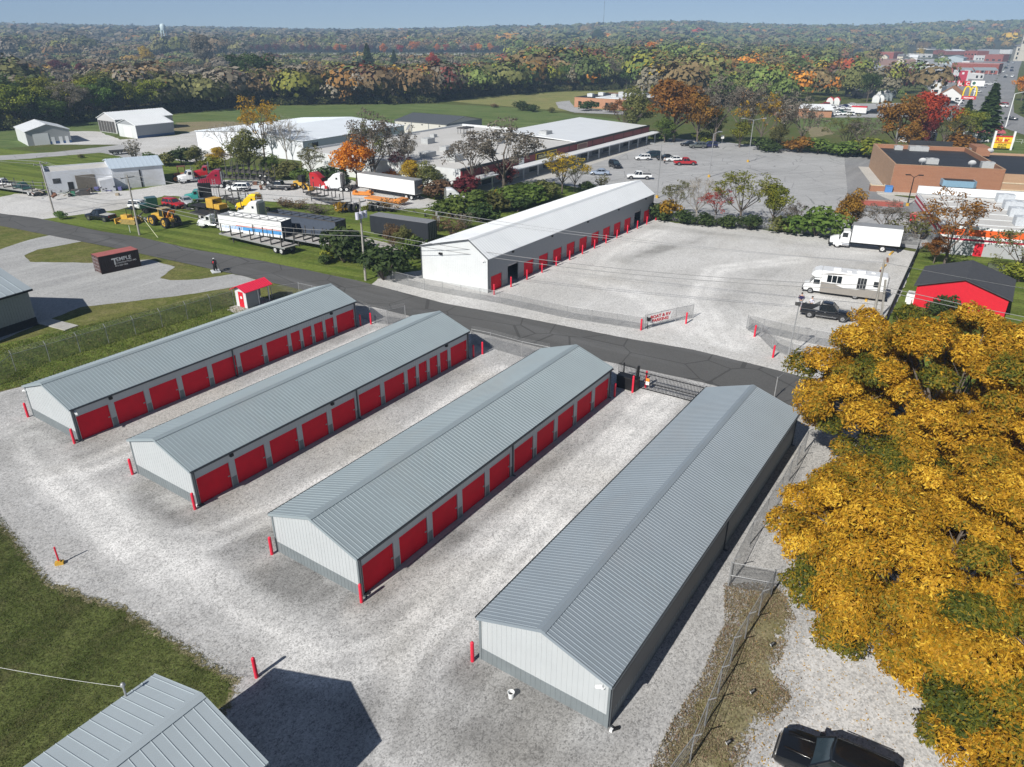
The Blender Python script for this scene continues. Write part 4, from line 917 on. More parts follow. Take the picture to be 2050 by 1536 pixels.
m_ = MB(); m_.loft([[(x, -w, .85), (x, w, .85), (x, w, z), (x, -w, z)] for x, w, z in ((1.9, 1.0, 2.55), (2.1, 1.02, 2.75), (2.95, 1.0, 2.68), (3.45, .98, 1.8))]); m_.build('cab', WHITEP, t, bevel=.06)
m_ = MB(); m_.loft([[(x, -w, z0), (x, w, z0), (x, w * .98, z1), (x, w * .6, z2), (x, -w * .6, z2), (x, -w * .98, z1)] for x, w, z0, z1, z2 in ((3.3, .98, .8, 1.6, 1.85), (4.2, .9, .75, 1.45, 1.66), (4.75, .8, .8, 1.25, 1.4))])
for y in (-1, 1): m_.loft([[(3.55 + .66 * math.cos(a), y * k, .5 + .62 * math.sin(a)) for a in [math.pi * i / 8 for i in range(9)]] for k in (.7, 1.12)])
m_.build('hood', WHITEP, t, smooth=45)
MB()._add([(3.0, -.9, 2.6), (3.0, .9, 2.6), (3.44, .88, 1.86), (3.44, -.88, 1.86), (3.06, -.9, 2.62), (3.06, .9, 2.62), (3.5, .88, 1.88), (3.5, -.88, 1.88)], [(0, 1, 2, 3), (7, 6, 5, 4), (0, 4, 5, 1), (1, 5, 6, 2), (2, 6, 7, 3), (3, 7, 4, 0)]).build('windscreen', GLASS, t)
for y in (-1, 1):
    MB().bx(2.25, 3.05, y * 1.0 - .025, y * 1.0 + .025, 1.75, 2.45).build('side_window', GLASS, t)
    MB().bx(3.35, 3.5, y * 1.2 - .06, y * 1.2 + .06, 1.5, 2.0).build('wing_mirror', BLACK, t)
    MB().tube((1.9, y * .8, .6), (3.0, y * .8, .6), .28, n=10).build('fuel_tank', CHROME, t, smooth=40)
    wheel(t, 3.55, y * .95, .5, .3, WHITEP); wheel(t, -2.9, y * .95, .5, .5, WHITEP)
MB().bx(4.6, 4.9, -1.1, 1.1, .4, .75).build('bumper', BLACK, t, bevel=.04)
# motorhome: faces left
c, h, L = span((1719, 600.5), (1631, 589)); n = Vector((-math.sin(h), math.cos(h))); n = n if n.y > 0 else -n
RVG = mat('motorhome_taupe', (.27, .25, .225), .4, .05); RVW = mat('motorhome_white', (.78, .785, .78), .35, .03, coat=.3)
t = thing('motorhome', 'white and taupe motorhome parked behind the black pickup', 'motorhome', (c[0] + n.x * .95 + math.cos(h) * .3, c[1] + n.y * .95 + math.sin(h) * .3, .05), h)
bl_, hw = 5.7, 1.22
m_ = MB(); m_.bx(-bl_, 1.9, -hw, hw, 1.25, 3.25); m_.extr([(1.9, 2.2), (2.7, 2.25), (3.2, 2.55), (2.9, 3.0), (2.3, 3.25), (1.9, 3.25)], -hw + .03, hw - .03); m_.build('coach_body', RVW, t, bevel=.12)
m_ = MB(); m_.bx(-bl_ + .02, 1.85, -hw - .015, hw + .015, .42, 1.28); m_.build('lower_skirt', RVG, t, bevel=.03)
for sgn in (-1, 1):
    y0, y1 = (hw + .004, hw + .02) if sgn > 0 else (-hw - .02, -hw - .004)
    s_ = MB(); s_.extr([(1.85, 1.25), (-1.0, 1.25), (.2, 1.62), (-.6, 1.62), (1.85, 1.8)], y0, y1); s_.extr([(-bl_ + .1, 1.28), (-2.4, 1.28), (-3.2, 1.5), (-bl_ + .1, 1.45)], y0, y1); s_.extr([(.6, 3.05), (2.0, 2.75), (1.2, 2.95), (-2, 3.1)], y0, y1); s_.build('side_graphic', RVG, t)
    for x in (.95, .35, -.25): MB().bx(x - .26, x + .26, min(y0, y1) - .005, max(y0, y1) + .005, 1.85, 2.75).build('coach_window', GLASS, t)
    for x in (-2.5, -2.85, -3.2): MB().bx(x - .16, x + .16, min(y0, y1) - .005, max(y0, y1) + .005, 1.4, 2.85).build('tall_window', GLASS, t)
    MB().bx(-4.75, -4.2, min(y0, y1) - .005, max(y0, y1) + .005, 1.9, 2.6).build('coach_window', GLASS, t)
    wheel(t, 2.95, sgn * .95, .38, .25, CHROME); wheel(t, -2.4, sgn * .98, .40, .45, CHROME)
    MB().bx(2.0, 2.75, sgn * 1.0 - .03, sgn * 1.0 + .03, 1.35, 1.95).build('cab_window', GLASS, t)
m_ = MB(); m_.loft([[(x, -w, .42), (x, w, .42), (x, w, z), (x, w * .85, z + .06), (x, -w * .85, z + .06), (x, -w, z)] for x, w, z in ((1.8, 1.0, 2.15), (2.6, 1.0, 2.1), (3.15, .98, 1.35), (3.75, .92, 1.15), (3.9, .85, .9))]); m_.build('cab', RVW, t, smooth=35)
MB()._add([(2.66, -.88, 2.08), (2.66, .88, 2.08), (3.16, .85, 1.42), (3.16, -.85, 1.42), (2.7, -.88, 2.1), (2.7, .88, 2.1), (3.22, .85, 1.44), (3.22, -.85, 1.44)], [(0, 1, 2, 3), (7, 6, 5, 4), (0, 4, 5, 1), (1, 5, 6, 2), (2, 6, 7, 3), (3, 7, 4, 0)]).build('windscreen', GLASS, t)
for x, y, a, b in ((.2, 0, .45, .35), (-1.2, .2, .3, .3), (-2.6, 0, .5, .38), (-4, -.3, .25, .25)): MB().bx(x - a, x + a, y - b, y + b, 3.24, 3.5 if a > .4 else 3.36).build('roof_unit', RVW, t, bevel=.06)
m_ = MB()
for y in (.55, .95): m_.tube((-bl_ - .12, y, .8), (-bl_ - .12, y, 3.3), .025, n=5)
for i in range(7): m_.tube((-bl_ - .12, .55, 1.0 + i * .33), (-bl_ - .12, .95, 1.0 + i * .33), .02, n=5)
m_.build('ladder', CHROME, t); MB().bx(-bl_ - .3, -bl_, -1.1, 1.1, .5, .72).build('bumper', BLACK, t)
MB().bx(3.8, 4.02, -.95, .95, .38, .62).build('bumper', BLACK, t)
# mall car park
MC = 'cars on the pale car park before the red-fronted mall'
park('light blue grey sedan near the tree in the mall car park', (1192 + 40, 353), (1192, 352), PBL, 'sedan', group=MC) if False else None
def carat(label, px, py, deg, m, style, **kw):
    g = G(px, py); return car(label, (g.x, g.y), R(deg), m, style, group=kw.pop('group', MC), **kw)
carat('light blue grey sedan partly behind the bare tree in the mall car park', 1200, 351, 172, PBL, 'sedan')
carat('black SUV alone in the mall lane, seen end on', 1231, 336, -75, PB, 'suv', cat='SUV')
carat('small white hatchback beside the dark minivan in the mall car park', 1286, 321, 184, PW, 'hatch')
carat('dark teal minivan behind the small white hatchback', 1304, 316, 186, paint('dark_teal', (.012, .028, .035)), 'van', cat='minivan')
carat('black sedan between the minivan and the white sedan with a person beside it', 1332, 321, 190, PB, 'sedan')
carat('white sedan beside the red pickup', 1349, 324, 180, PW, 'sedan')
carat('bright red pickup in the mall car park', 1371, 331, 2, PR, 'pickup', cat='pickup', name='pickup_truck')
carat('white pickup just behind the white storage building ridge', 1279, 359, 176, PW, 'pickup', cat='pickup', name='pickup_truck')
carat('black sedan first of the three cars at the back of the mall car park', 1378, 293, 178, PB, 'sedan')
carat('grey green SUV, middle of the three cars at the back of the mall car park', 1396, 297, 180, PG, 'suv', cat='SUV')
carat('navy SUV behind the tall lamp post at the back of the mall car park', 1419, 296, 180, PN, 'suv', cat='SUV')

# shipping container
CA, CB = G(204.6, 550.5), G(283.5, 533.6); h = heading(CA, CB); cl = (CB - CA).length
CONT = mat('container_dark_brown', (.028, .016, .014), .6, .3, 1.5, dirt=(.06, .03, .02)); CONTR = mat('container_faded_red', (.36, .115, .105), .7, .12, 1.0)
t = thing('shipping_container', 'dark brown shipping container lettered in white on the gravel drive', 'container', (CA.x, CA.y, .06), h); cw, ch = 2.35, 2.42
m_ = MB(); m_.bx(.05, cl - .05, .05, cw - .05, .1, ch - .02)
x = .25
while x < cl - .2:
    m_.bx(x, x + .14, .01, .05, .15, ch - .1); m_.bx(x, x + .14, cw - .05, cw - .01, .15, ch - .1); x += .28
m_.build('wall', CONT, t)
m_ = MB()
for x in (0, cl - .12):
    for y in (0, cw - .12): m_.bx(x, x + .12, y, y + .12, 0, ch)
for y in (0, cw - .1): m_.bx(.12, cl - .12, y, y + .1, ch - .12, ch); m_.bx(.12, cl - .12, y, y + .1, 0, .14)
m_.build('frame', CONT, t); m_ = MB(); m_.bx(.0, cl, 0, cw, ch, ch + .03); x = .3
while x < cl - .2: m_.bx(x, x + .14, .15, cw - .15, ch + .03, ch + .05); x += .3
m_.build('roof', CONTR, t)
m_ = MB()
for y0, y1 in ((.14, cw / 2 - .02), (cw / 2 + .02, cw - .14)): m_.bx(-.02, .04, y0, y1, .15, ch - .13)
d_ = m_.build('end_door', mat('container_door_brown', (.11, .05, .045), .6, .2), t); m_ = MB()
for y in (.4, .85, 1.5, 1.95): m_.tube((-.05, y, .1), (-.05, y, ch - .08), .022, n=5)
for z in (.5, 1.0, 1.5, 2.0): m_.bx(-.045, -.02, .2, cw - .2, z, z + .05)
m_.build('lock_rod', GALV, d_)
LW = mat('lettering_white', (.72, .72, .70), .6)
text('lettering', 'T', 1.25, LW, t, (cl * .30, -.02, .98), (R(90), 0, 0), bold=.03)
text('lettering', 'EMPLE', .72, LW, t, (cl * .415, -.02, 1.38), (R(90), 0, 0), bold=.008, sx=1.02)
text('lettering', 'CONSTRUCTION, INC.', .27, LW, t, (cl * .40, -.02, 1.02), (R(90), 0, 0), sx=1.0)
text('lettering', '812-320-1836', .29, LW, t, (cl * .36, -.02, .66), (R(90), 0, 0), sx=1.05)
# ---------------------------------------------------------------- other buildings
def frame_thing(name, label, cat, org, ang_deg, group=None):
    return thing(name, label, cat, (org[0], org[1], 0), R(ang_deg), group)
def local(t, px, py, z):
    """local coordinates in thing t of the point at photo position px,py and height z"""
    g = G(px, py, z); d = Vector((g.x - t.location.x, g.y - t.location.y)); a = t.rotation_euler[2]
    return (d.x * math.cos(a) + d.y * math.sin(a), -d.x * math.sin(a) + d.y * math.cos(a))
def flat_block(t, x0, x1, y0, y1, h, wall, roofm, par=.35, cap=None, wname='wall', ptk=.3):
    m = MB(); m.bx(x0, x1, y0, y0 + ptk, -.1, h); m.bx(x0, x1, y1 - ptk, y1, -.1, h); m.bx(x0, x0 + ptk, y0 + ptk, y1 - ptk, -.1, h); m.bx(x1 - ptk, x1, y0 + ptk, y1 - ptk, -.1, h)
    w = m.build(wname, wall, t)
    r = MB().bx(x0 + ptk, x1 - ptk, y0 + ptk, y1 - ptk, h - par - .1, h - par).build('roof', roofm, t)
    if cap:
        c = MB(); c.bx(x0 - .04, x1 + .04, y0 - .04, y0 + ptk + .02, h, h + .06); c.bx(x0 - .04, x1 + .04, y1 - ptk - .02, y1 + .04, h, h + .06); c.bx(x0 - .04, x0 + ptk + .02, y0 + ptk + .02, y1 - ptk - .02, h, h + .06); c.bx(x1 - ptk - .02, x1 + .04, y0 + ptk + .02, y1 - ptk - .02, h, h + .06); c.build('parapet_cap', cap, t)
    return w, r
def gable_block(t, x0, x1, y0, y1, h, hr, wall, roofm, along='x', oh=.3, rib=.9, wname='wall'):
    m = MB()
    if along == 'x':
        ym = (y0 + y1) / 2
        m.bx(x0, x1, y0, y0 + .15, -.1, h); m.bx(x0, x1, y1 - .15, y1, -.1, h)
        for xa in (x0, x1 - .15): m._add([(xa, y0 + .15, -.1), (xa, y1 - .15, -.1), (xa, y1 - .15, h), (xa, ym, hr), (xa, y0 + .15, h), (xa + .15, y0 + .15, -.1), (xa + .15, y1 - .15, -.1), (xa + .15, y1 - .15, h), (xa + .15, ym, hr), (xa + .15, y0 + .15, h)], [(0, 1, 2, 3, 4), (9, 8, 7, 6, 5), (0, 5, 6, 1), (1, 6, 7, 2), (2, 7, 8, 3), (3, 8, 9, 4), (4, 9, 5, 0)])
        m.build(wname, wall, t); k = (hr - h) / (ym - y0); r = MB()
        for ya, za, yb, zb in ((y0 - oh, h - k * oh + .08, ym, hr + .08), (ym, hr + .08, y1 + oh, h - k * oh + .08)):
            r._add([(x0 - oh, ya, za), (x1 + oh, ya, za), (x1 + oh, yb, zb), (x0 - oh, yb, zb), (x0 - oh, ya, za - .1), (x1 + oh, ya, za - .1), (x1 + oh, yb, zb - .1), (x0 - oh, yb, zb - .1)], [(0, 1, 2, 3), (7, 6, 5, 4), (0, 4, 5, 1), (1, 5, 6, 2), (2, 6, 7, 3), (3, 7, 4, 0)])
            x = x0
            while rib and x < x1: r.bar((x, ya, za + .02), (x, yb, zb + .02), .06, .06); x += rib
        return r.build('roof', roofm, t)
    xm = (x0 + x1) / 2
    m.bx(x0, x0 + .15, y0 + .15, y1 - .15, -.1, h); m.bx(x1 - .15, x1, y0 + .15, y1 - .15, -.1, h)
    for ya in (y0, y1 - .15): m.extr([(x0, -.1), (x1, -.1), (x1, h), (xm, hr), (x0, h)], ya, ya + .15)
    m.build(wname, wall, t); k = (hr - h) / (xm - x0); r = MB()
    for xa, za, xb, zb in ((x0 - oh, h - k * oh + .08, xm, hr + .08), (xm, hr + .08, x1 + oh, h - k * oh + .08)):
        r._add([(xa, y0 - oh, za), (xb, y0 - oh, zb), (xb, y1 + oh, zb), (xa, y1 + oh, za), (xa, y0 - oh, za - .1), (xb, y0 - oh, zb - .1), (xb, y1 + oh, zb - .1), (xa, y1 + oh, za - .1)], [(0, 1, 2, 3), (7, 6, 5, 4), (0, 4, 5, 1), (1, 5, 6, 2), (2, 6, 7, 3), (3, 7, 4, 0)])
        y = y0
        while rib and y < y1: r.bar((xa, y, za + .02), (xb, y, zb + .02), .06, .06); y += rib
    return r.build('roof', roofm, t)
def rtu(t, x, y, z, a=1.0, b=.8, h=1.0, m=None, name='rooftop_unit'):
    q = MB(); q.bx(x - a, x + a, y - b, y + b, z, z + h); q.tube((x, y, z + h), (x, y, z + h + .12), min(a, b) * .55, n=10); q.bx(x - a - .02, x - a + .02, y - b * .8, y + b * .8, z + .2, z + h - .15)
    return q.build(name, m or mat('grey_air_unit', (.42, .43, .43), .5, .1), t)
ROOFST = ground_mat('stained_white_roof', (.60, .59, .57), (.46, .45, .43), (.66, .65, .63), .1, 3, 0, .7, .05, stain=(.30, .28, .26), bump=0)
ROOFBLK = mat('black_membrane', (.028, .03, .034), .6, .15, .2, dirt=(.05, .05, .05))
DKRED = mat('dark_red_fascia', (.17, .014, .018), .5, .1, .3, dirt=(.26, .06, .06), dirt_amt=.5)
STORE = mat('shop_front_glass', (.03, .034, .04), .25, .3, .5)
SIDING = mat('grey_siding', (.30, .31, .32), .5, .05)
# --- strip mall
t = frame_thing('strip_mall', 'long flat white-roofed shopping strip with dark red front and white canopy', 'shopping strip', (-10.7, 154.3), 57.2)
# local x runs along the front towards the far end, local y goes back from the front
MH = 4.7
m = MB(); m.bx(0, .3, .3, 48, -.1, MH); m.bx(0, 65, 47.7, 48, -.1, MH + .2); m.bx(64.7, 65, 24, 47.7, -.1, MH + .3); m.bx(65, 97, 23.7, 24, -.1, MH); m.bx(96.7, 97, .3, 23.7, -.1, MH); m.build('wall', WHITE, t)
MB().bx(.3, 64.7, .3, 47.7, MH - .4, MH - .25).build('roof', ROOFST, t)
m = MB(); m._add([(52, .2, MH - .1), (97, .2, MH - .1), (97, 24.2, MH + 1.0), (52, 24.2, MH + 1.0), (52, .2, MH - .3), (97, .2, MH - .3), (97, 24.2, MH + .8), (52, 24.2, MH + .8)], [(0, 1, 2, 3), (7, 6, 5, 4), (0, 4, 5, 1), (1, 5, 6, 2), (2, 6, 7, 3), (3, 7, 4, 0)]); m.build('metal_roof', ROOFW, t)
m = MB(); m.bx(0, 97, -.15, .3, 2.85, MH - .35); m.build('fascia', DKRED, t); m = MB(); m.bx(-.05, 97.1, -.22, .32, MH - .35, MH + .1)
for i in range(15): m.bx(6.5 * i + .3, 6.5 * i + .5, -.19, -.15, 2.85, MH - .35)
m.build('black_coping', BLACK, t)
m = MB(); m.bx(0, 97, 0, .2, -.1, 2.85); fw = m.build('shop_front', SIDING, t)
for i in range(15):
    if i % 4 != 3: MB().bx(6.5 * i + .8, 6.5 * i + 5.2, -.03, 0, .5, 2.4).build('shop_window', STORE, t)
MB().bx(-1, 99, -3.4, -.15, 2.62, 2.85).build('canopy', ROOFW, t)
for i in range(16):
    MB().bx(6.3 * i + .3, 6.3 * i + .55, -3.2, -2.95, 0, 2.62).build('canopy_post', WHITE, t)
MB().bx(-1, 99, -3.8, 0, -.05, .16).build('walkway_slab', CONCG, t)
for px, py, a, b, h in ((857, 285, 1.5, 1.1, 1.3), (893, 300, 1.3, 1, 1.1), (856, 312, 1.7, 1.2, 1.2), (868, 273, .7, .7, .8), (981, 307, 1.2, 1, 1.1), (910, 320, 1.6, 1.3, 1.4), (995, 285, 1.8, 1.3, 1.6), (803, 306, .9, .8, 1), (1092, 272, 1.6, 1.2, 1.6)):
    x, y = local(t, px, py, MH); x = min(max(x, 2), 62); y = min(max(y, 2), 45); rtu(t, x, y, MH - .25, a, b, h)
x, y = local(t, 932, 262, MH + .5); m = MB()
for dx in (-2, -.7, .7, 2):
    for dy in (-1.2, 1.2): m.tube((x + dx, y + dy, MH - .3), (x + dx, y + dy, MH + 1.6), .07, n=5)
m.bx(x - 2.3, x + 2.3, y - 1.4, y + 1.4, MH + 1.2, MH + 1.5); m.build('condenser_rack', STEELD, t)
def dish(parent, x, y, z, r, ang, m=WHITEP):
    q = MB(); rings = []
    for k in range(5):
        rr = r * k / 4 + .01; rings.append([(rr * math.cos(a), rr * math.sin(a), .28 * r * (rr / r) ** 2) for a in [2 * math.pi * i / 14 for i in range(14)]])
    q.loft(rings); o = q.build('satellite_dish', m, parent, smooth=60); o.location = (x, y, z); o.rotation_euler = (R(55), 0, R(ang)); return o
q = MB()
x, y = local(t, 810, 268, MH)
q.tube((x, 46.5, MH - .3), (x, 46.5, MH + 1.4), .06); q.build('dish_mast', GALV, t); dish(t, x, 46.3, MH + 1.6, 1.1, 200)
# signs on the fascia
def wall_sign(t, x, z, w, h, label, border, back, txt, tm, size, y=-.17):
    o = thing('shop_sign', label, 'sign', t.matrix_basis @ Vector((x, y, z)), t.rotation_euler[2])
    MB().bx(-w / 2, w / 2, -.12, 0, -h / 2, h / 2).build('sign_frame', border, o); MB().bx(-w / 2 + .18, w / 2 - .18, -.14, -.12, -h / 2 + .14, h / 2 - .14).build('sign_face', back, o)
    if txt: text('lettering', txt, size, tm, o, (0, -.15, -size * .36), (R(90), 0, 0), align='CENTER', bold=.02)
    return o
bpy.context.view_layer.update()
x1_, _ = local(t, 1082, 315, 3.7); x2_, _ = local(t, 1126, 305, 3.7)
wall_sign(t, (x1_ + x2_) / 2, 3.58, x2_ - x1_, 1.5, 'long yellow framed shop sign on the dark red fascia', SIGNY, BLACK, 'DOLLAR GENERAL', mat('sign_pale_yellow', (.8, .72, .35)), 1.25 * (x2_ - x1_) / 13.5)
x1_, _ = local(t, 1167, 294, 3.7); x2_, _ = local(t, 1182, 290, 3.7)
wall_sign(t, (x1_ + x2_) / 2, 3.6, x2_ - x1_ + 1, 1.4, 'small pale shop sign right of the long yellow framed one', mat('sign_tan', (.55, .42, .3)), mat('sign_brown', (.16, .07, .06)), None, None, 1)
x1_, _ = local(t, 1052, 322, 3.7); wall_sign(t, x1_, 3.5, 2.2, 1.5, 'small white shop sign at the near end of the dark red fascia', SIGNW, SIGNW, None, None, 1)
# --- white warehouse, grey barn, sheds
t = frame_thing('warehouse', 'big white low warehouse behind the hedgerow left of the mall', 'warehouse', (-89.5, 214.5), -30)
gable_block(t, 0, 41, 0, 42, 4.9, 6.2, mat('warehouse_white', (.70, .725, .76), .5, .03), mat('warehouse_roof', (.66, .70, .74), .45, .04, .2), 'y', rib=1.2)
MB().bx(40.98, 41.05, 3.5, 5.2, 2.6, 4.2).build('window', GLASS, t); MB().bx(41.0, 41.08, 3.3, 3.5, 2.5, 4.3).bx(41.0, 41.08, 5.2, 5.4, 2.5, 4.3).build('window_frame', BLACK, t)
t = frame_thing('grey_barn', 'cream walled metal barn with a dark grey roof beyond the mall roof', 'barn', (-39.6, 256.0), -32)
gable_block(t, 0, 21.5, 0, 20, 3.7, 5.3, mat('cream_panel', (.55, .54, .48), .5, .04), mat('charcoal_roof', (.105, .115, .125), .5, .06), 'x', rib=.9)
MB().bx(21.48, 21.56, .1, 19.9, -.1, 3.7).build('dark_end_wall', GREYP, t)
m = MB()
for i in range(4): m.bx(i * 7.1 - .1, i * 7.1 + .1, -.1, 0, 0, 3.6)
m.build('pilaster', GREYP, t)
for i in range(3): MB().bx(i * 7.1 + 4.2, i * 7.1 + 4.7, -.12, 0, 2.9, 3.15).build('wall_light', BLACK, t)
t = frame_thing('workshop', 'white roofed workshop with a big white door at the far left', 'workshop', (-140.3, 218.5), 41)
gable_block(t, 0, 11.3, 0, 16, 3.9, 5.6, mat('workshop_grey', (.36, .37, .37), .5, .05), ROOFW, 'y', rib=.9)
MB().bx(1.6, 5.6, -.06, 0, 0, 3.2).build('overhead_door', WHITEP, t)
for x in (6.6, 8.6, 10.2): MB().bx(x - .45, x + .45, -.05, 0, 0, 2.0).build('door', WHITEP, t)
m = MB(); m.bx(5.7, 11.3, -.03, 0, 0, .8); m.build('blue_wainscot', mat('blue_band', (.05, .10, .22)), t); MB().bx(-.04, 0, .2, 15.8, 0, 3.8).build('white_side', WHITE, t)
t = frame_thing('metal_shed', 'grey shed with a blue base band and white roof at the far gravel yard', 'shed', (-116.6, 235.5), 55)
gable_block(t, 0, 12.5, 0, 10.5, 3.9, 5.4, mat('shed_grey', (.30, .315, .33), .5, .05), ROOFW, 'x', rib=.9)
MB().bx(-.03, 12.5, -.04, 0, 0, .8).build('blue_band', mat('blue_band', (.05, .10, .22)), t); MB().bx(-.05, 0, 3, 7, 0, 3.2).build('overhead_door', WHITEP, t); MB().bx(-.03, 0, .1, 10.4, .0, 3.8).build('white_end', WHITE, t)
t = frame_thing('open_shed', 'open fronted shed with white roof just behind the blue banded shed', 'shed', (-128.5, 247.0), 55)
gable_block(t, 0, 20, 0, 11, 4.3, 6.2, mat('shed_pale', (.5, .5, .5), .5, .05), ROOFW, 'x', rib=.9)
m = MB()
for i in range(6): m.bx(-.08, -.01, .8 + i * 1.7, 2.2 + i * 1.7, .2, 3.6)
m.build('slatted_door', STEELD, t)
# --- white block garage
t = frame_thing('block_garage', 'stained white block garage with a brown roller door by the truck yard', 'garage', (-95.0, 150.3), 33)
GW = mat('stained_white_block', (.60, .62, .66), .7, .06, .5, dirt=(.34, .33, .31), dirt_amt=.6)
m = MB(); m.bx(0, 12, 0, .25, -.1, 4.4); m.bx(0, .25, .25, 11, -.1, 4.6); m.bx(0, 12, 10.75, 11, -.1, 4.0); m.build('wall', GW, t)
MB().bx(.25, 12, .25, 10.75, 3.6, 3.75).build('roof', ROOFST, t)
d = MB(); d.bx(5.3, 8.9, -.05, 0, 0, 3.3)
for i in range(11): d.bx(5.35, 8.85, -.08, -.05, .1 + i * .29, .3 + i * .29)
d.build('roller_door', mat('brown_roller_door', (.19, .165, .135), .6, .15), t); MB().bx(1.2, 2.6, -.04, 0, 2.0, 3.0).build('window', GLASS, t); MB().bx(3.7, 4.7, -.05, 0, 0, 2.1).build('door', BLACKM, t)
gable_block(t, 12.05, 22, -1.5, 11, 4.3, 5.4, GW, mat('pale_blue_roof', (.50, .58, .66), .45, .04), 'x', rib=.9, wname='annex_wall')
MB().bx(14.2, 17.2, -1.56, -1.5, 0, 3.3).build('sliding_door', mat('door_pale', (.48, .49, .5)), t); MB().bx(17.25, 17.5, -1.6, -1.5, 0, 3.6).build('door_post', BLACK, t)
m = MB(); m.extr([(9.3, -.1), (12.0, -.1), (12.0, 2.7), (9.3, 2.3)], -3.2, 0); m.build('porch', GW, t)
for x in (3.5, 6.2): MB().bx(-.18, 0, x - .15, x + .15, 0, 4.5).build('buttress', GW, t)
# --- tall barn at the left edge
t = frame_thing('tall_barn', 'tall dark based metal barn cut by the left edge of the photo', 'barn', (-54.2, 77.3), -90 + 64)
m_w = mat('barn_grey_panel', (.30, .315, .315), .5, .06)
gable_block(t, -11, 0, -16, 0, 4.35, 6.3, m_w, ROOFB, 'y', rib=.9, oh=.35)
m = MB()
for i in range(52): m.bx(0, .03, -15.9 + i * .305, -15.86 + i * .305, 1.0, 4.3)
m.build('wall_rib', m_w, t); MB().bx(-11.03, .035, -16.03, .03, -.1, 1.0).build('dark_wainscot', BLACKM, t)
MB().bx(.36, .5, -16.3, .3, 4.1, 4.3).build('gutter', BLACK, t); MB().bx(-.3, 4.5, .2, 1.8, -.05, .14).build('concrete_step', CONC, t)
# --- brick drug store
t = frame_thing('brick_store', 'brown brick store with a black flat roof and blue entrance canopy', 'store', (80.2, 157.2), -17)
flat_block(t, 0, 20.5, 0, 33, 5.8, BRICK, ROOFBLK, .9, BRICKT)
MB().bx(-.06, 0, -.05, 33, -.1, 5.75).build('tan_side_wall', BRICKT, t)
flat_block(t, 20.55, 46, .6, 33, 4.9, BRICKT, ROOFBLK, .5, None, 'tan_wing_wall')
m = MB()
for z in (1.6, 3.0): m.bx(20.56, 46, .52, .6, z, z + .22)
m.build('cream_band', mat('cream_band', (.6, .5, .36)), t)
m = MB()
for i in range(6): m.bx(.4, 20.1, 5 + i * 4.6, 5.06 + i * 4.6, 4.9, 4.915)
for i in range(4): m.bx(4 + i * 4.2, 4.06 + i * 4.2, .4, 32.6, 4.9, 4.912)
m.build('roof_seam', mat('roof_seam', (.06, .062, .066)), t)
MB().bx(8, 17.5, 32.9, 33.3, 4, 7.0).build('raised_parapet', ROOFBLK, t); MB().bx(21, 24, 26, 33, 4.9, 6.8).build('stair_tower', BRICK, t)
for px, py, a, b, h in ((1865, 325, 1.2, .9, 1.1), (1947, 301, 1.2, .9, 1.1), (1976, 333, 1.2, .9, 1.2), (1797, 296, .9, .9, .9), (1837, 298, 2.1, 1.3, 1.0)):
    x, y = local(t, px, py, 5.2); rtu(t, min(max(x, 1.5), 40), min(max(y, 2), 31), 4.9, a, b, h)
for px, py in ((1846, 327), (1945, 332), (1981, 307)):
    x, y = local(t, px, py, 5.6); x = min(max(x, 1), 42); y = max(y, 1.2); MB().tube((x, y + .3, 4.8), (x, y + .2, 5.9), .05).build('dish_mast', GALV, t); dish(t, x, y, 6.0, .75, 170)
BLU = mat('canopy_blue', (.22, .36, .48), .4, .06)
m = MB(); m.prism([(9.2, -2.4), (9.8, -2.9), (14.8, -2.9), (15.4, -2.4), (15.4, 0), (9.2, 0)], 2.3, 3.5); m.build('entrance_canopy', BLU, t); m = MB(); m.prism([(9.5, -2.3), (9.9, -2.6), (14.7, -2.6), (15.1, -2.3), (15.1, -.1), (9.5, -.1)], 3.5, 3.53); m.build('canopy_roof', ROOFBLK, t)
MB().bx(9.4, 15.2, -2.2, 0, 0, 2.3).build('entrance_lobby', STORE, t)
for x in (9.5, 11.4, 13.3, 15.0): MB().bx(x - .06, x + .06, -2.3, -2.2, 0, 2.3).build('canopy_post', GALV, t)
MB().bx(-2.5, 22, -2.6, 0, -.05, .17).build('pavement_slab', CONCG, t); MB().bx(-2.5, -.06, 0, 33, -.05, .17).build('side_walk', CONCG, t)
o = thing('bin_enclosure', 'low brick enclosure with cream cap at the corner of the brick store', 'enclosure', (*P2(1755, 383), 0), R(-17)); m = MB()
m.bx(-1.5, 1.5, -.9, -.7, 0, 1.3); m.bx(-1.5, -1.3, -.7, .9, 0, 1.3); m.bx(1.3, 1.5, -.7, .9, 0, 1.3); m.build('wall', BRICK, o); m = MB(); m.bx(-1.55, 1.55, -.95, -.65, 1.3, 1.42); m.bx(-1.55, -1.25, -.65, .95, 1.3, 1.42); m.bx(1.25, 1.55, -.65, .95, 1.3, 1.42); m.build('wall_cap', mat('cream_cap', (.66, .54, .36)), o)
tag(MB().bx(-.7, .7, -.5, .5, 0, 1.3).bx(-.75, .75, -.55, .55, 1.3, 1.4).build('recycling_bin', mat('bin_blue', (.08, .22, .5)), None, (*P2(1777, 386), .1), R(-17)), 'blue recycling bin beside the low brick enclosure', 'bin')
o = thing('low_brick_wall', 'low red brick wall with a pinkish cap across the brick store lane', 'wall', (*P2(1708, 410), 0), heading(G(1708, 410), G(1806, 416))); wl_ = (G(1806, 416) - G(1708, 410)).length
MB().bx(0, wl_, -.15, .6, 0, 1.0).build('wall', mat('brick_red_plain', (.33, .09, .07), .8, .15), o); MB().bx(-.05, wl_ + .05, -.2, .65, 1.0, 1.1).build('wall_cap', mat('pink_cap', (.45, .26, .22)), o)
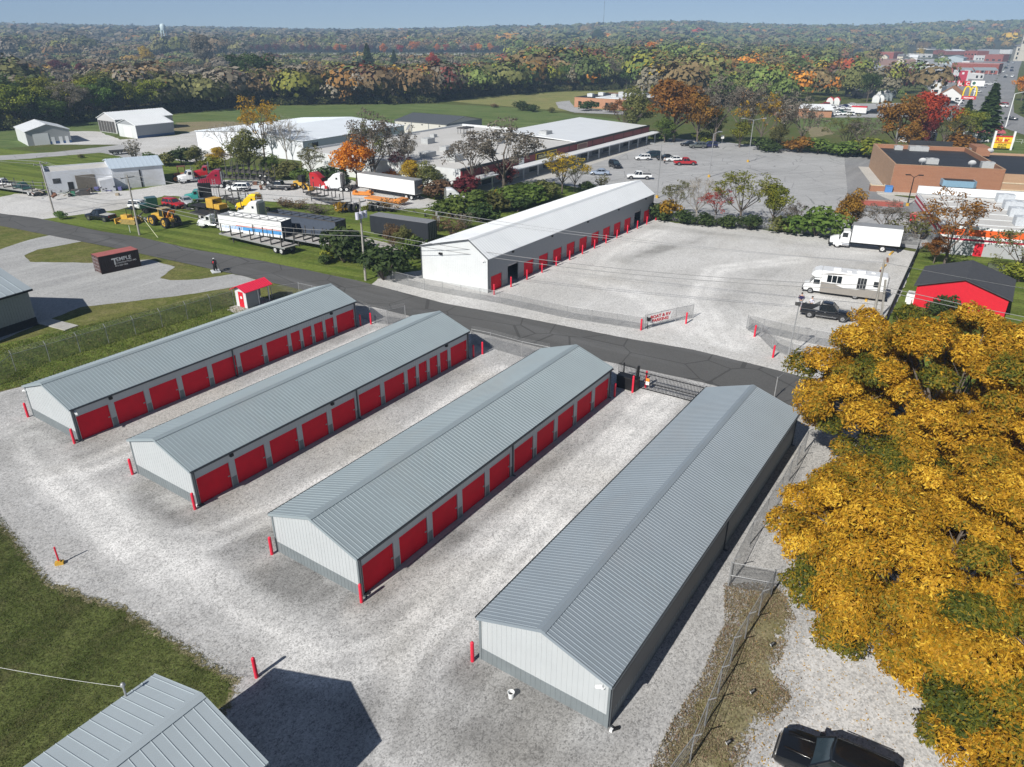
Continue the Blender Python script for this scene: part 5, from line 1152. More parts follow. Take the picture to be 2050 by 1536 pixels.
o = thing('skip', 'bright red steel skip beside the striped store corner', 'skip', (*P2(1838, 446), 0), R(-60)); MB().loft([[(-1.1, -.9, .1), (1.1, -.9, .1), (1.1, .9, .1), (-1.1, .9, .1)], [(-1.3, -1, 1.5), (1.3, -1, 1.5), (1.3, 1, 1.5), (-1.3, 1, 1.5)]]).build('skip_body', mat('skip_red', (.55, .05, .06), .5), o); MB().bx(-1.35, 1.35, -1.05, 1.05, 1.5, 1.6).build('lid', mat('lid_pink', (.6, .2, .2)), o)
# --- parts store with orange stripes
t = frame_thing('parts_store', 'flat roofed store with orange and white bands behind the red shed', 'store', (65.2, 109.6), -19)
flat_block(t, 0, 34, 0, 26.5, 4.4, mat('store_grey_wall', (.40, .41, .42), .6, .05), ROOFST, .35, None)
OR = mat('orange_band', (.78, .13, .025), .5, .04); RB = mat('crimson_band', (.40, .02, .05), .5, .05)
for z0, z1, mm, e in ((4.02, 4.42, WHITEP, .06), (3.02, 4.02, OR, .05), (2.6, 3.02, WHITEP, .06), (2.28, 2.6, RB, .05), (2.05, 2.28, WHITEP, .06)):
    m = MB(); m.bx(-e, 34, -e, 0, z0, z1); m.build('colour_band', mm, t)
for z0, z1, mm, e in ((4.0, 4.42, WHITEP, .06), (3.55, 4.0, RB, .05), (3.2, 3.55, WHITEP, .06), (2.85, 3.2, RB, .05)):
    m = MB(); m.bx(-e, 0, 0, 26.5, z0, z1); m.build('side_band', mm, t)
MB().bx(0, 34, 26.1, 26.55, 4.3, 5.6).build('back_parapet', ROOFW, t)
d = MB().bx(5.0, 6.2, -.06, 0, 0, 2.0).build('door', REDW, t)
m = MB()
for i in range(5): m.bx(.4, 33.6, 3.5 + i * 4.4, 3.7 + i * 4.4, 4.05, 4.13)
m.build('roof_seam', WHITE, t)
for i, (px, py) in enumerate(((2012, 398), (2027, 412), (2038, 426), (2050, 444))):
    x, y = local(t, px, py, 4.6); rtu(t, x, min(max(y, 2), 24.5), 4.0, 1.3, .9, 1.4, mat('pale_air_unit', (.5, .53, .56)))
# --- red shed
t = frame_thing('red_shed', 'bright red shed with a dark grey gable roof behind the yellow tree', 'shed', (49.7, 85.4), -34)
gable_block(t, 0, 9.6, 0, 9.2, 2.75, 4.3, REDW, mat('charcoal_shingle', (.062, .064, .07), .8, .15, 2), 'y', rib=0, oh=.35)
m = MB()
for i in range(24): m.bx(.2 + i * .4, .25 + i * .4, -.025, 0, 0, 2.7 + 1.45 * (1 - abs((.22 + i * .4) - 4.8) / 4.8))
m.build('wall_rib', REDW, t); m = MB()
for xa, za, xb, zb in ((-.35, 2.6, 4.8, 4.3), (4.8, 4.3, 9.95, 2.6)): m.bar((xa, -.06, za), (xb, -.06, zb), .06, .2)
m.build('rake_trim', BLACK, t)
o = thing('air_conditioner', 'white outdoor cooling unit against the left wall of the red shed', 'air conditioner', (*P2(1822, 603), 0), R(-34))
m = MB(); m.bx(-.5, .5, -.9, .9, 0, 1.1); m.build('unit_body', WHITEP, o, bevel=.04); m = MB(); m.tube((0, -.4, 1.1), (0, -.4, 1.16), .35, n=12); m.build('fan_grille', GALV, o); MB().bx(-.25, .25, -1.6, -1.0, 0, .7).build('side_box', WHITEP, o, bevel=.03)
# --- low brick school far off
t = frame_thing('brick_school', 'low orange brick building with black and white flat roofs at the meadow edge', 'building', (27.5, 350), -33)
flat_block(t, 0, 30, 0, 34, 4.2, BRICKO, ROOFBLK, .2, ROOFBLK); MB().bx(9, 29.5, 3, 33.5, 4.0, 4.3).build('white_roof', ROOFW, t)
for i, (x, y) in enumerate(((4, 8), (5, 17), (14, 12), (18, 22), (22, 28), (11, 26))): rtu(t, x, y, 4.1, 1.3, 1.1, 1.3, WHITE if i < 2 else None)
m = MB()
for i in range(6): m.bx(2 + i * 4.5, 3.6 + i * 4.5, -.05, 0, .8, 2.6)
m.build('window', GLASS, t)
t = frame_thing('brick_garage', 'orange brick building with a white gabled roof beside the far used car lot', 'building', (*P2(1602, 235),), -6)
gable_block(t, 0, 12, 0, 11, 3.0, 4.6, BRICKO, ROOFW, 'x', rib=0, oh=.6); MB().bx(12.01, 12.1, .2, 10.8, 0, 3.0).build('dark_gable', GREYP, t)
t = frame_thing('brick_annex', 'flat orange brick block left of the white gabled building', 'building', (*P2(1560, 236),), -6); flat_block(t, 0, 11, 0, 14, 3.6, BRICKO, ROOFST, .3, WHITE)
# ---------------------------------------------------------------- poles, wires, lamps
def upole(label, base, top, h, arms=True, tr=False, low_arm=False):
    g = G(*base); best = None
    # lean so that the head stands where the photo shows it
    q = G(top[0], top[1], h); lean = Vector((q.x - g.x, q.y - g.y))
    if lean.length > 1.3: lean = lean.normalized() * 1.3
    t = thing('utility_pole', label, 'utility pole', (g.x, g.y, 0), 0)
    tp = Vector((lean.x, lean.y, h)); MB().tube((0, 0, -.2), tp, .17, .11, n=10).build('pole', WOODP, t, smooth=50)
    ends = []; ax = Vector((math.sin(R(-57)), math.cos(R(-57)), 0)); ax = Vector((ax.y, -ax.x, 0))
    c = tp + Vector((0, 0, -.35))
    if arms:
        MB().bar(c - ax * 1.2, c + ax * 1.2, .12, .14).build('crossarm', WOODP, t)
        for s in (-1.1, 0, 1.1):
            e = c + ax * s + Vector((0, 0, .25 if s else .55)); MB().tube(e - Vector((0, 0, .22)), e, .05, .035, n=6).build('insulator', GALV, t); ends.append(e)
    else: ends = [c, c, c]
    if tr:
        k = c - Vector((0, 0, 1.6))
        for s in (-.75, 0, .75): MB().tube(k + ax * s + Vector((.15, -.3, -.45)), k + ax * s + Vector((.15, -.3, .45)), .25, n=10).build('transformer', mat('pale_transformer', (.58, .58, .66)), t, smooth=40)
        MB().bar(k - ax * 1.1, k + ax * 1.1, .1, .1).build('transformer_arm', STEELD, t)
    lo = [tp * f for f in (.62, .56)]
    return t, [e + t.location for e in ends] + [l + t.location for l in lo]
P1, e1 = upole('leaning wooden utility pole by the small bush at the left road corner', (109.7, 431.8), (75.7, 319.5), 9.2)
P2_, e2 = upole('wooden utility pole on the verge left of the yellow skidder', (279.5, 471), (256, 338), 9.4)
P3, e3 = upole('tall pale utility pole with transformers beside the round shrubs', (732, 562), (723, 382), 10.6, tr=True)
P4, e4 = upole('weathered double utility pole near the front of the motorhome', (1745, 653), (1766, 523), 8.2, arms=False)
MB().bar((.75, -.5, -.1), (.28, -.1, 5.6), .18, .18).build('brace_pole', WOODP, P4)
far0 = [e + Vector((-60, 34, 0)) for e in e1]; far5 = [e + Vector((48, -27, -.4)) for e in e4]
def wire(label, a, b, sag, r=.022, m=None):
    pts = [a.lerp(b, i / 20) - Vector((0, 0, sag * 4 * (i / 20) * (1 - i / 20))) for i in range(21)]
    o = MB().path([p - a for p in pts], r, 4).build('overhead_wire', m or GALV, None, a); tag(o, label, 'wire', 'overhead power lines'); return o
nm = ['rear crossarm', 'pole top', 'front crossarm', 'upper cable', 'lower cable']
for (ea, eb, w) in ((far0, e1, 'left edge and the leaning pole'), (e1, e2, 'leaning pole and the pole by the skidder'), (e2, e3, 'skidder pole and the transformer pole'), (e3, e4, 'transformer pole and the motorhome pole'), (e4, far5, 'motorhome pole and the right edge')):
    for i in range(5): wire(f'{nm[i]} wire between the {w}', ea[i], eb[i], .9 if i < 3 else 1.3, .022 if i < 3 else .035, None if i < 3 else mat('cable_grey', (.25, .25, .25)))
# parking lot lamps
def lamp(label, px, py, h, arms, ang=0, m=None, name='parking_lot_lamp', double=True):
    t = thing(name, label, 'lamp post', (*P2(px, py), 0), R(ang)); MB().tube((0, 0, 0), (0, 0, h), .12, .08, n=8).build('pole', m or GALV, t, smooth=50)
    MB().tube((0, 0, 0), (0, 0, .6), .3, n=10).build('base', YEL, t)
    for s in ((-1, 1) if double else (1,)):
        MB().bar((0, 0, h - .1), (s * arms, 0, h + .35), .09, .09).build('arm', m or GALV, t); MB().bx(min(s * arms, s * (arms + .9)), max(s * arms, s * (arms + .9)), -.16, .16, h + .28, h + .46).build('lamp_head', m or GALV, t)
    return t
lamp('pale lamp post with forked arms just behind the white storage building', 1315, 397, 10.3, 1.4, -15)
lamp('pale lamp post with a single arm in the middle of the mall car park', 1419, 355.4, 9.8, 1.0, 10, double=False)
lamp('tall pale lamp post with wide arms at the back of the mall car park', 1497, 325, 10.5, 2.4, 5)
lamp('slender dark twin lamp before the brick store wall', 1816, 413, 5.6, .7, -10, BLACK)
t = thing('flood_light_pole', 'grey flood light pole at the front right of the boat lot', 'flood light', (*P2(1577, 716.5), 0)); MB().tube((0, 0, 0), (.15, 0, 5.9), .07, .06, n=8).build('pole', GALV, t); MB().bx(-.25, .25, -.18, .12, 5.8, 6.1).build('flood_head', STEELD, t, bevel=.03)
t = thing('street_lamp', 'tall white street lamp beside the far right street', 'street lamp', (*P2(2013, 255), 0), R(10)); MB().tube((0, 0, 0), (0, 0, 11.5), .2, .12, n=8).build('pole', WHITEP, t); MB().bar((0, 0, 11.4), (3.5, 0, 12), .14, .14).build('arm', WHITEP, t)
t = thing('service_mast', 'thin pipe with a coiled cable beyond the far end of the doorless building', 'mast', (*P2(1549, 800), 0)); MB().tube((0, 0, 0), (0, 0, 2.3), .05).build('mast_pipe', GALV, t); m = MB(); m.path([(.18 * math.cos(a), 0, 1.9 + .22 * math.sin(a)) for a in [i * .5 for i in range(26)]], .02, 4); m.build('cable_coil', STEELD, t)
wire('thin wire running from the left edge to the mast on the bottom building', G(-60, 1325, 5.2), G(250, 1376, 5.0), .1, .008)
wire('thin service wire from the coiled mast up to the motorhome pole', Vector((*P2(1549, 800), 2.2)), e4[4], .3, .015)
# small yard signs & posts
for px, py, lab in ((1608, 300, 'small white sign on a post at the back edge of the mall car park'), (1708, 308, 'small white sign on a frame near the brick store'), (1445, 288, 'white notice on a post behind the navy SUV')):
    t = thing('notice_sign', lab, 'sign', (*P2(px, py), 0)); MB().tube((0, 0, 0), (0, 0, 2.2), .05).build('post', GALV, t); MB().bx(-.45, .45, -.06, -.02, 1.5, 2.5).build('sign_face', SIGNW, t)
t = thing('guy_marker', 'white slanted guy wire guard in the grass right of the skidder', 'marker', (*P2(316, 476), 0)); MB().tube((0, 0, 0), (-2.0, .9, 2.6), .04, n=6).build('guard', mat('pale_yellow', (.75, .75, .5)), t)
t = thing('marker_stake', 'short white stake in the grass by the skidder pole', 'marker', (*P2(261, 466), 0)); MB().tube((0, 0, 0), (0, 0, 1.2), .035, n=6).build('stake', WHITEP, t)
# wheel stops along the right edge of the boat lot
q0, q1 = G(1786, 505), G(1684, 690)
k = 0
for f, ym in ((.03, 1), (.13, 0), (.22, 1), (.30, 0), (.38, 1), (.60, 1), (.69, 1), (.77, 0), (.86, 1), (.95, 0)):
    p = q0.lerp(q1, f); o = MB().extr([(-1.15, 0), (1.15, 0), (1.1, .18), (-1.1, .18)], -.14, .14).build('wheel_stop', YEL if ym else BROWNW, None, (p.x, p.y, .06), heading(q0, q1) + (.12 if k % 2 else -.1), bevel=.02)
    tag(o, f'{"yellow" if ym else "bare brown"} wheel stop, {ORD[k]} from the box truck along the boat lot edge', 'wheel stop', 'wheel stops along the boat lot'); k += 1
# bucket & low lights near the doorless building
t = thing('bucket', 'white plastic bucket on the gravel before the doorless building', 'bucket', (*P2(1023, 1398), .04)); m = MB(); rings = [[(r * math.cos(a), r * math.sin(a), z) for a in [2 * math.pi * i / 16 for i in range(16)]] for r, z in ((.13, 0), (.17, .38), (.185, .38), (.185, .40), (.16, .40), (.12, .03))]; m.loft(rings); m.build('pail', WHITEP, t, smooth=40); MB().tube((0, 0, .05), (0, 0, .2), .12, n=10).build('contents', BLACKM, t)
for px, py, lab in ((1505, 1393, 'small black garden spotlight in the dry strip, upper of two'), (1457, 1495, 'small black garden spotlight in the dry strip, lower of two'), (1545, 1298, 'small black garden spotlight at the tip of the white drive')):
    t = thing('garden_spotlight', lab, 'spotlight', (*P2(px, py), .03)); MB().tube((0, 0, 0), (0, 0, .2), .03).build('spike', BLACK, t); MB().tube((-.08, 0, .2), (.1, .05, .34), .09, n=8).build('lamp_body', BLACK, t); MB().tube((-.1, 0, .2), (-.08, 0, .215), .085, n=8).build('lens', LIGHTW, t)
for px, py, lab in ((153, 884, 'leftmost storage building'), (399, 1013, 'second storage building'), (728, 1192, 'ten door storage building'), (1226, 1462, 'doorless storage building')):
    t = thing('splash_block', f'short white topped drain end at the near corner of the {lab}', 'drain', (*P2(px, py), .03), -TH); MB().tube((0, -.1, .1), (.22, .25, .05), .1, n=8).build('black_elbow', BLACK, t); MB().bx(-.07, .07, -.22, -.06, .04, .2).build('white_cap', WHITEP, t)

# ---------------------------------------------------------------- people and statue
SKIN = mat('skin', (.50, .31, .22), .6, .08)
def skinned(name, verts, edges, radii, m, parent, root=0):
    me = bpy.data.meshes.new(name); me.from_pydata(verts, edges, []); o = bpy.data.objects.new(name, me); C.objects.link(o); me.materials.append(m)
    o.parent = parent; md = o.modifiers.new('skin', 'SKIN'); md.use_smooth_shade = True
    for i, r in enumerate(radii): v = me.skin_vertices[0].data[i]; v.radius = r if isinstance(r, tuple) else (r, r); v.use_root = i == root
    s = o.modifiers.new('sub', 'SUBSURF'); s.levels = 1; s.render_levels = 2
    return o
def person(label, loc, rz, top, legs, hair, elbow=.25, name='person', arm_up=0.0, s=1.0):
    t = thing(name, label, 'person', (loc[0], loc[1], .06), rz); t.scale = (s,) * 3
    sh, hp = 1.42, .92
    V = [(0, 0, hp), (0, 0, 1.15), (0, 0, sh - .04), (0, 0, 1.53), (.02, 0, 1.63), (.03, 0, 1.74)]; E = [(0, 1), (1, 2), (2, 3), (3, 4), (4, 5)]; Rr = [(.13, .10), (.12, .09), (.12, .09), .055, (.085, .10), .075]
    for sy in (-1, 1):
        b = len(V); V += [(0, sy * .19, sh - .05), (-.03, sy * .27, 1.14), (.08 + elbow * .3, sy * .25, .94 + arm_up), (.11 + elbow * .36, sy * .245, .86 + arm_up)]
        E += [(2, b), (b, b + 1), (b + 1, b + 2), (b + 2, b + 3)]; Rr += [.06, .045, .034, (.042, .022)]
        for k, (dy, l) in enumerate(((-.03, .075), (-.01, .09), (.01, .085), (.03, .07))):
            f = len(V); x, y, z = V[b + 3]; V += [(x + .02, y + dy, z - l * .55), (x + .035, y + dy, z - l)]; E += [(b + 3, f), (f, f + 1)]; Rr += [.0095, .008]
        f = len(V); x, y, z = V[b + 2]; V += [(x + .045, y - sy * .035, z - .035), (x + .06, y - sy * .04, z - .075)]; E += [(b + 2, f), (f, f + 1)]; Rr += [.011, .009]
        l = len(V); st = .09 * sy; V += [(0, sy * .095, hp - .08), (.03 + st * .3, sy * .10, .50), (-.02 + st, sy * .105, .09), (.13 + st, sy * .11, .035)]
        E += [(0, l), (l, l + 1), (l + 1, l + 2), (l + 2, l + 3)]; Rr += [.088, .062, .045, (.045, .035)]
    skinned('body', V, E, Rr, SKIN, t)
    S = [(0, 0, .90), (0, 0, 1.15), (0, 0, sh - .03)]; SE = [(0, 1), (1, 2)]; SR = [(.22, .18), (.21, .17), (.24, .18)]
    for sy in (-1, 1): b = len(S); S += [(0, sy * .21, sh - .06), (-.03, sy * .28, 1.13), (.06 + elbow * .2, sy * .26, .98 + arm_up)]; SE += [(2, b), (b, b + 1), (b + 1, b + 2)]; SR += [.105, .085, .07]
    skinned('shirt', S, SE, SR, top, t)
    S = [(0, 0, .93)]; SE = []; SR = [(.21, .17)]
    for sy in (-1, 1): st = .09 * sy; b = len(S); S += [(0, sy * .1, .82), (.03 + st * .3, sy * .105, .5), (-.02 + st, sy * .11, .1)]; SE += [(0, b), (b, b + 1), (b + 1, b + 2)]; SR += [.13, .10, .085]
    skinned('trousers', S, SE, SR, legs, t)
    m = MB(); m.dome((.0, 0, 1.66), .112, .15, 12, 4); m.build('hair', hair, t, smooth=60)
    m = MB(); m.bx(.10, .135, -.018, .018, 1.62, 1.66)
    for y in (-.04, .04): m.bx(.09, .118, y - .014, y + .014, 1.672, 1.69)
    m.bx(.09, .118, -.03, .03, 1.575, 1.585); m.build('face_features', mat('skin_dark', (.30, .16, .12)), t)  # nose, eyes and mouth in a darker skin tone
    m = MB()
    for sy in (-1, 1): st = .09 * sy; m.bx(-.1 + st, .19 + st, sy * .11 - .05, sy * .11 + .05, 0, .09)
    m.build('shoe', mat('shoe_white', (.6, .6, .58)), t, bevel=.02)
    return t
HAIR = mat('dark_hair', (.03, .022, .018), .8); NAVY = mat('navy_cloth', (.018, .014, .07), .9); JEAN = mat('faded_denim', (.33, .34, .37), .9); SHW = mat('white_cloth', (.70, .70, .80), .9)
g = G(1601, 616); person('person in a navy top and pale jeans standing behind the black pickup', (g.x, g.y), R(60), NAVY, JEAN, HAIR, s=1.06)
g = G(1622, 622); person('person in a white shirt half hidden behind the black pickup bed', (g.x, g.y), R(200), SHW, NAVY, HAIR, arm_up=.1)
g = G(1330, 329); person('person in black with a pale top standing by the cars in the mall car park', (g.x, g.y), R(-90), mat('pale_cloth', (.45, .45, .45), .9), BLACKM, HAIR)
# roadside statue: a red backed figure beside a black animal-like shape on a white slab
g = G(432, 545); t = thing('statue', 'small painted statue in red and black on a white slab beside the road', 'statue', (g.x, g.y, .05), R(-60)); t.scale = (1.05,) * 3
MB().bx(-.75, .75, -.55, .55, 0, .14).build('plinth', WHITE, t, bevel=.02)
BLKS = mat('statue_black', (.012, .012, .014), .4)
V = [(0, 0, .95), (-.05, 0, 1.25), (-.05, 0, 1.5), (0, 0, 1.66), (.03, 0, 1.78), (0, -.14, .85), (.05, -.16, .5), (0, -.17, .18), (0, .14, .85), (-.05, .16, .5), (-.02, .17, .18), (-.05, -.25, 1.45), (.15, -.32, 1.2), (.35, -.2, 1.15), (-.05, .25, 1.45), (.15, .32, 1.2), (.35, .2, 1.15)]
E = [(0, 1), (1, 2), (2, 3), (3, 4), (0, 5), (5, 6), (6, 7), (0, 8), (8, 9), (9, 10), (2, 11), (11, 12), (12, 13), (2, 14), (14, 15), (15, 16)]
skinned('figure', V, E, [.17, .15, .17, .07, .11, .1, .08, .07, .1, .08, .07, .08, .06, .05, .08, .06, .05], BLKS, t)
skinned('red_jacket', [(-.1, 0, 1.05), (-.12, 0, 1.3), (-.1, 0, 1.52)], [(0, 1), (1, 2)], [.27, .32, .27], mat('statue_red', (.62, .03, .05)), t)
skinned('black_companion', [(.5, 0, .95), (.5, 0, 1.3), (.52, 0, 1.5), (.62, .05, 1.62), (.45, -.12, .6), (.45, -.12, .2), (.5, .14, .6), (.5, .14, .2)], [(0, 1), (1, 2), (2, 3), (0, 4), (4, 5), (0, 6), (6, 7)], [.17, .2, .14, .1, .08, .06, .08, .06], BLKS, t)
MB().dome((.03, 0, 1.8), .12, .09, 10, 3).build('hat', WHITE, t, smooth=60)
# ---------------------------------------------------------------- the truck yard
def trail(label, rear, front, kind, m, W=2.5, **kw):
    c, h, L = span(rear, front); n = Vector((-math.sin(h), math.cos(h))); n = n if n.y > 0 else -n
    return trailer(label, (c[0] + n.x * W / 2, c[1] + n.y * W / 2), h, L, kind, m, W=W, **kw)
def pt(px, py): g = G(px, py); return (g.x, g.y)
TRA = 'trailers in the truck yard'
trail('white open topped trailer with a blue stripe along its side', (568, 492), (443, 476), 'open', WHITEP, name='open_trailer', stripe=True, frontm=mat('trailer_navy', (.03, .045, .07)), h=2.55, group=TRA)
trail('dark blue open topped trailer behind the striped white one', (675, 492), (540, 470), 'open', mat('trailer_slate', (.07, .085, .115), .5, .1), name='open_trailer', h=2.5, group=TRA, frontm=STEELD)
trail('flatbed trailer with upright stakes nearest the road, before the striped trailer', (572, 513), (441, 482), 'flat', WOODG, name='flatbed_trailer', zb=1.05, group=TRA, stakes=7)
ft = trail('flatbed trailer with stakes half hidden by the round yellow green shrub', (690, 512), (568, 490), 'flat', WOODG, name='flatbed_trailer', zb=1.05, group=TRA, stakes=7)
trail('long white box trailer under the orange maple', (831, 403), (718, 385), 'box', WHITEP, name='box_trailer', h=2.75, group=TRA, frontm=mat('door_grey', (.2, .21, .22)))
trail('black box trailer with a grey roof on the grass behind the shrubs', (858, 494), (743, 476), 'box', mat('trailer_black', (.025, .028, .035), .5, .1), name='box_trailer', h=2.7, zb=.9, group=TRA, roofm=mat('roof_mid_grey', (.23, .235, .245)), wheels=1)
trail('log trailer with tall stakes behind the red semi truck', (545, 372), (440, 366), 'log', STEELD, name='log_trailer', group=TRA, stakes=9)
trail('second log trailer with stakes along the hedgerow', (538, 360), (450, 352), 'log', STEELD, name='log_trailer', group=TRA, stakes=8)
trail('log trailer with stakes in the dry weeds at the yard edge', (685, 425), (606, 400), 'log', STEELD, name='log_trailer', group=TRA, stakes=6)
trail('log trailer with stakes behind the old yellow truck', (487, 432), (440, 408), 'log', STEELD, name='log_trailer', group=TRA, stakes=4)
trail('short black tandem trailer left of the white flat nosed truck', (438, 448), (382, 437), 'flat', BLACKM, name='flatbed_trailer', group=TRA, stakes=0, wheels=4, zb=.95)
trail('flatbed trailer with low side frames by the green truck at the left edge', (72, 395), (-30, 380), 'flat', WOODG, name='flatbed_trailer', group=TRA, stakes=6, zb=.8)
trail('dark empty flatbed trailer on the grass by the bare bush', (222, 312), (262, 309), 'flat', BLACKM, name='flatbed_trailer', stakes=0, zb=.9, group=TRA)
TR = 'trucks in the truck yard'
c, h, L = span((520, 440), (488, 425))
tractor('bright yellow semi truck cab with an open orange rear wall', pt(508, 425), R(165), YELB, group=TR, s=.92)
tractor('white semi truck with a tall blank sleeper behind the striped trailer', pt(512, 443), R(160), PW, group=TR, s=.98)
tractor('dark red semi truck with a tall sleeper at the far side of the yard', pt(432, 376), R(188), PMAR, group=TR)
tractor('old white semi truck facing the yard, left of the dark red one', pt(388, 365), R(214), PW, 'day', group=TR, s=.95)
tractor('red semi truck hidden behind the dark red one', pt(420, 357), R(200), PR, 'day', group=TR)
tractor('bright red cab without wheels beside the yellow loader', pt(640, 380), R(-20), PR, group=TR, chassis=True, s=.95)
tractor('white semi cab with a rounded roof next to the bright red cab', pt(674, 382), R(170), PW, group=TR, s=.98)
tractor('white rounded cab standing in the bushes beside the white storage building', pt(908, 412), R(10), PW, group=TR, s=.9)
# white medium truck
t = tractor('white flat nosed medium truck left of the striped trailer', pt(430, 456), R(172), PW, 'day', group=TR, s=.78, name='medium_truck', cat='truck')
tractor('faded teal truck cab with black stake rack', pt(402, 404), R(196), PTEAL, 'day', group=TR, s=.85)
t = thing('headache_rack', 'black slatted rack of pipes behind the teal truck cab', 'rack', (*pt(414, 404), 0), R(14)); m = MB()
for i in range(6): m.tube((-1 + i * .4, 0, .5), (-1 + i * .4, 0, 4.4), .06, n=5)
m.bx(-1.2, 1.2, -.12, .12, 1, 3.6); m.build('rack_panel', BLACK, t); m = MB()
for x in (1.6, 2.1): m.tube((x, 0, .5), (x, .2, 4.3), .05, n=5)
for i in range(9): m.tube((1.6, 0, .8 + i * .4), (2.1, 0, .8 + i * .4), .03, n=4)
m.build('ladder', GALV, t)
# old yellow truck cab
t = thing('old_truck', 'old yellow truck with a square cab and flat black bed', 'truck', (*pt(432, 428), 0), R(-28)); 
MB().bx(-.9, .9, -1.1, 1.1, 1.2, 2.9).build('cab', YEL, t, bevel=.08); MB().bx(-.95, .95, -.9, .9, 2.1, 2.7).build('side_window', GLASS, t); MB().bx(.88, .94, -.95, .95, 2.05, 2.7).build('windscreen', GLASS, t)
MB().bx(.9, 2.3, -.95, .95, 1.1, 2.0).build('hood', YEL, t, bevel=.08); MB().bx(-5, 2.2, -.5, .5, .7, 1.1).build('chassis', STEELD, t); MB().bx(-5.2, -1.1, -1.2, 1.2, 1.15, 1.3).build('flat_bed', BLACKM, t); MB().bx(2.25, 2.5, -1.2, 1.2, .5, 1.1).build('bumper', BLACK, t)
for x in (1.5, -3.6):
    for y in (-1, 1): wheel(t, x, y, .52, .35, STEELD)
# dark green box cab truck
t = thing('old_truck', 'dark green short truck with an open backed cab beside the white utility vehicle', 'truck', (*pt(307, 424), 0), R(-145)); 
MB().bx(-.9, 1.0, -1.05, 1.05, 1.0, 2.7).build('cab', PGR, t, bevel=.06); MB().bx(-.93, -.87, -.8, .8, 1.7, 2.4).build('rear_window', GLASS, t); MB().bx(1.0, 2.2, -.9, .9, .9, 1.7).build('hood', PGR, t, bevel=.08); MB().bx(-3.2, 2.0, -.5, .5, .6, 1.0).build('chassis', STEELD, t)
for x in (1.4, -2.4):
    for y in (-.95, .95): wheel(t, x, y, .45, .3, STEELD)
# log skidder
t = thing('log_skidder', 'yellow log skidder with four huge tyres on the grass', 'skidder', (*pt(332, 452), 0), heading(pt(355, 457), pt(310, 447))); 
for x in (1.75, -1.75):
    for y in (-1.05, 1.05): wheel(t, x, y, .92, .75, YEL)
m = MB(); m.loft([[(x, -w, z0), (x, w, z0), (x, w, z1), (x, -w, z1)] for x, w, z0, z1 in ((.2, .6, 1.0, 2.0), (1.8, .6, 1.0, 2.1), (3.0, .5, .9, 1.8))]); m.build('engine_hood', YEL, t, bevel=.08)
m = MB(); m.bx(-1.0, .3, -.75, .75, 1.2, 1.7)
for x in (-.95, .25):
    for y in (-.7, .7): m.tube((x, y, 1.6), (x, y, 3.0), .06, n=5)
m.build('cab_frame', YEL, t); MB().bx(-1.1, .45, -.85, .85, 3.0, 3.12).build('cab_roof', mat('tan_roof', (.42, .33, .18)), t); MB().bx(-.9, .2, -.66, .66, 1.7, 2.95).build('cab_glass', GLASS, t)
m = MB(); m.bx(-2.6, -1.0, -.55, .55, .8, 1.5); m.build('rear_frame', YEL, t); m = MB(); m.bar((-1.5, -.5, 1.4), (-2.6, -.5, 2.9), .3, .2); m.bar((-1.5, .5, 1.4), (-2.6, .5, 2.9), .3, .2); m.bar((-2.6, -.6, 2.8), (-2.6, .6, 2.8), .25, .25); m.build('arch', ORANGE, t)
m = MB(); m.bx(2.9, 3.3, -1.2, 1.2, .4, 1.2); m.build('blade', YEL, t, bevel=.05); m = MB(); m.bar((-2.6, 0, 2.7), (-3.3, 0, 1.0), .18); m.bx(-3.7, -2.9, -.8, .8, .5, 1.1); m.build('grapple', BLACK, t)
# bulldozer
t = thing('bulldozer', 'small yellow bulldozer with a black roll cage at the skidder pole', 'bulldozer', (*pt(264, 447), 0), heading(pt(284, 449), pt(246, 446)))
for y in (-.85, .85):
    m = MB(); m.loft([[(x, y - .22, z) if k == 0 else (x, y + .22, z) for x, z in ((-1.4, .0), (1.3, .0), (1.65, .35), (1.5, .75), (-1.5, .8), (-1.75, .4))] for k in (0, 1)]); m.build('track', mat('track_muddy', (.30, .22, .07), .8, .3), t)
m = MB(); m.bx(.1, 1.6, -.55, .55, .6, 1.45); m.bx(-1.2, .1, -.6, .6, .6, 1.05); m.build('engine_hood', YEL, t, bevel=.06); m = MB()
for x in (-1.0, .1):
    for y in (-.6, .6): m.tube((x, y, 1.0), (x, y, 2.6), .05, n=5)
m.bx(-1.1, .2, -.7, .7, 2.6, 2.66); m.build('roll_cage', BLACK, t); m = MB(); m.bx(2.0, 2.2, -1.5, 1.5, .05, .95); m.bar((1.2, -1.1, .4), (2.1, -1.1, .5), .12); m.bar((1.2, 1.1, .4), (2.1, 1.1, .5), .12); m.build('blade', YEL, t)
# loader by the red cab
t = thing('wheel_loader', 'old yellow wheel loader with a dark cab left of the bright red cab', 'loader', (*pt(607, 378), 0), R(-30)); 
m = MB(); m.bx(-2.2, .4, -.6, .6, .7, 1.5); m.bx(.3, 1.5, -.5, .5, .6, 1.1); m.build('engine_hood', YEL, t, bevel=.06); m = MB(); m.bx(-.6, .5, -.6, .6, 1.4, 2.8); m.build('cab', BLACKM, t, bevel=.05); m = MB(); m.bar((1.0, -.6, 1.0), (2.6, -.6, .6), .2); m.bar((1.0, .6, 1.0), (2.6, .6, .6), .2); m.bx(2.5, 3.2, -1.2, 1.2, .1, .8); m.build('bucket_arm', YEL, t)
for x in (1.1, -1.3):
    for y in (-.85, .85): wheel(t, x, y, .62, .45, YEL)
t = thing('forestry_machine', 'rusty orange forestry machine behind the old white semi truck', 'loader', (*pt(366, 363), 0), R(200)); m = MB(); m.bx(-1.5, 1.5, -.7, .7, .8, 1.8); m.build('engine_hood', mat('rust_orange', (.34, .13, .06), .7, .2), t, bevel=.06); m = MB()
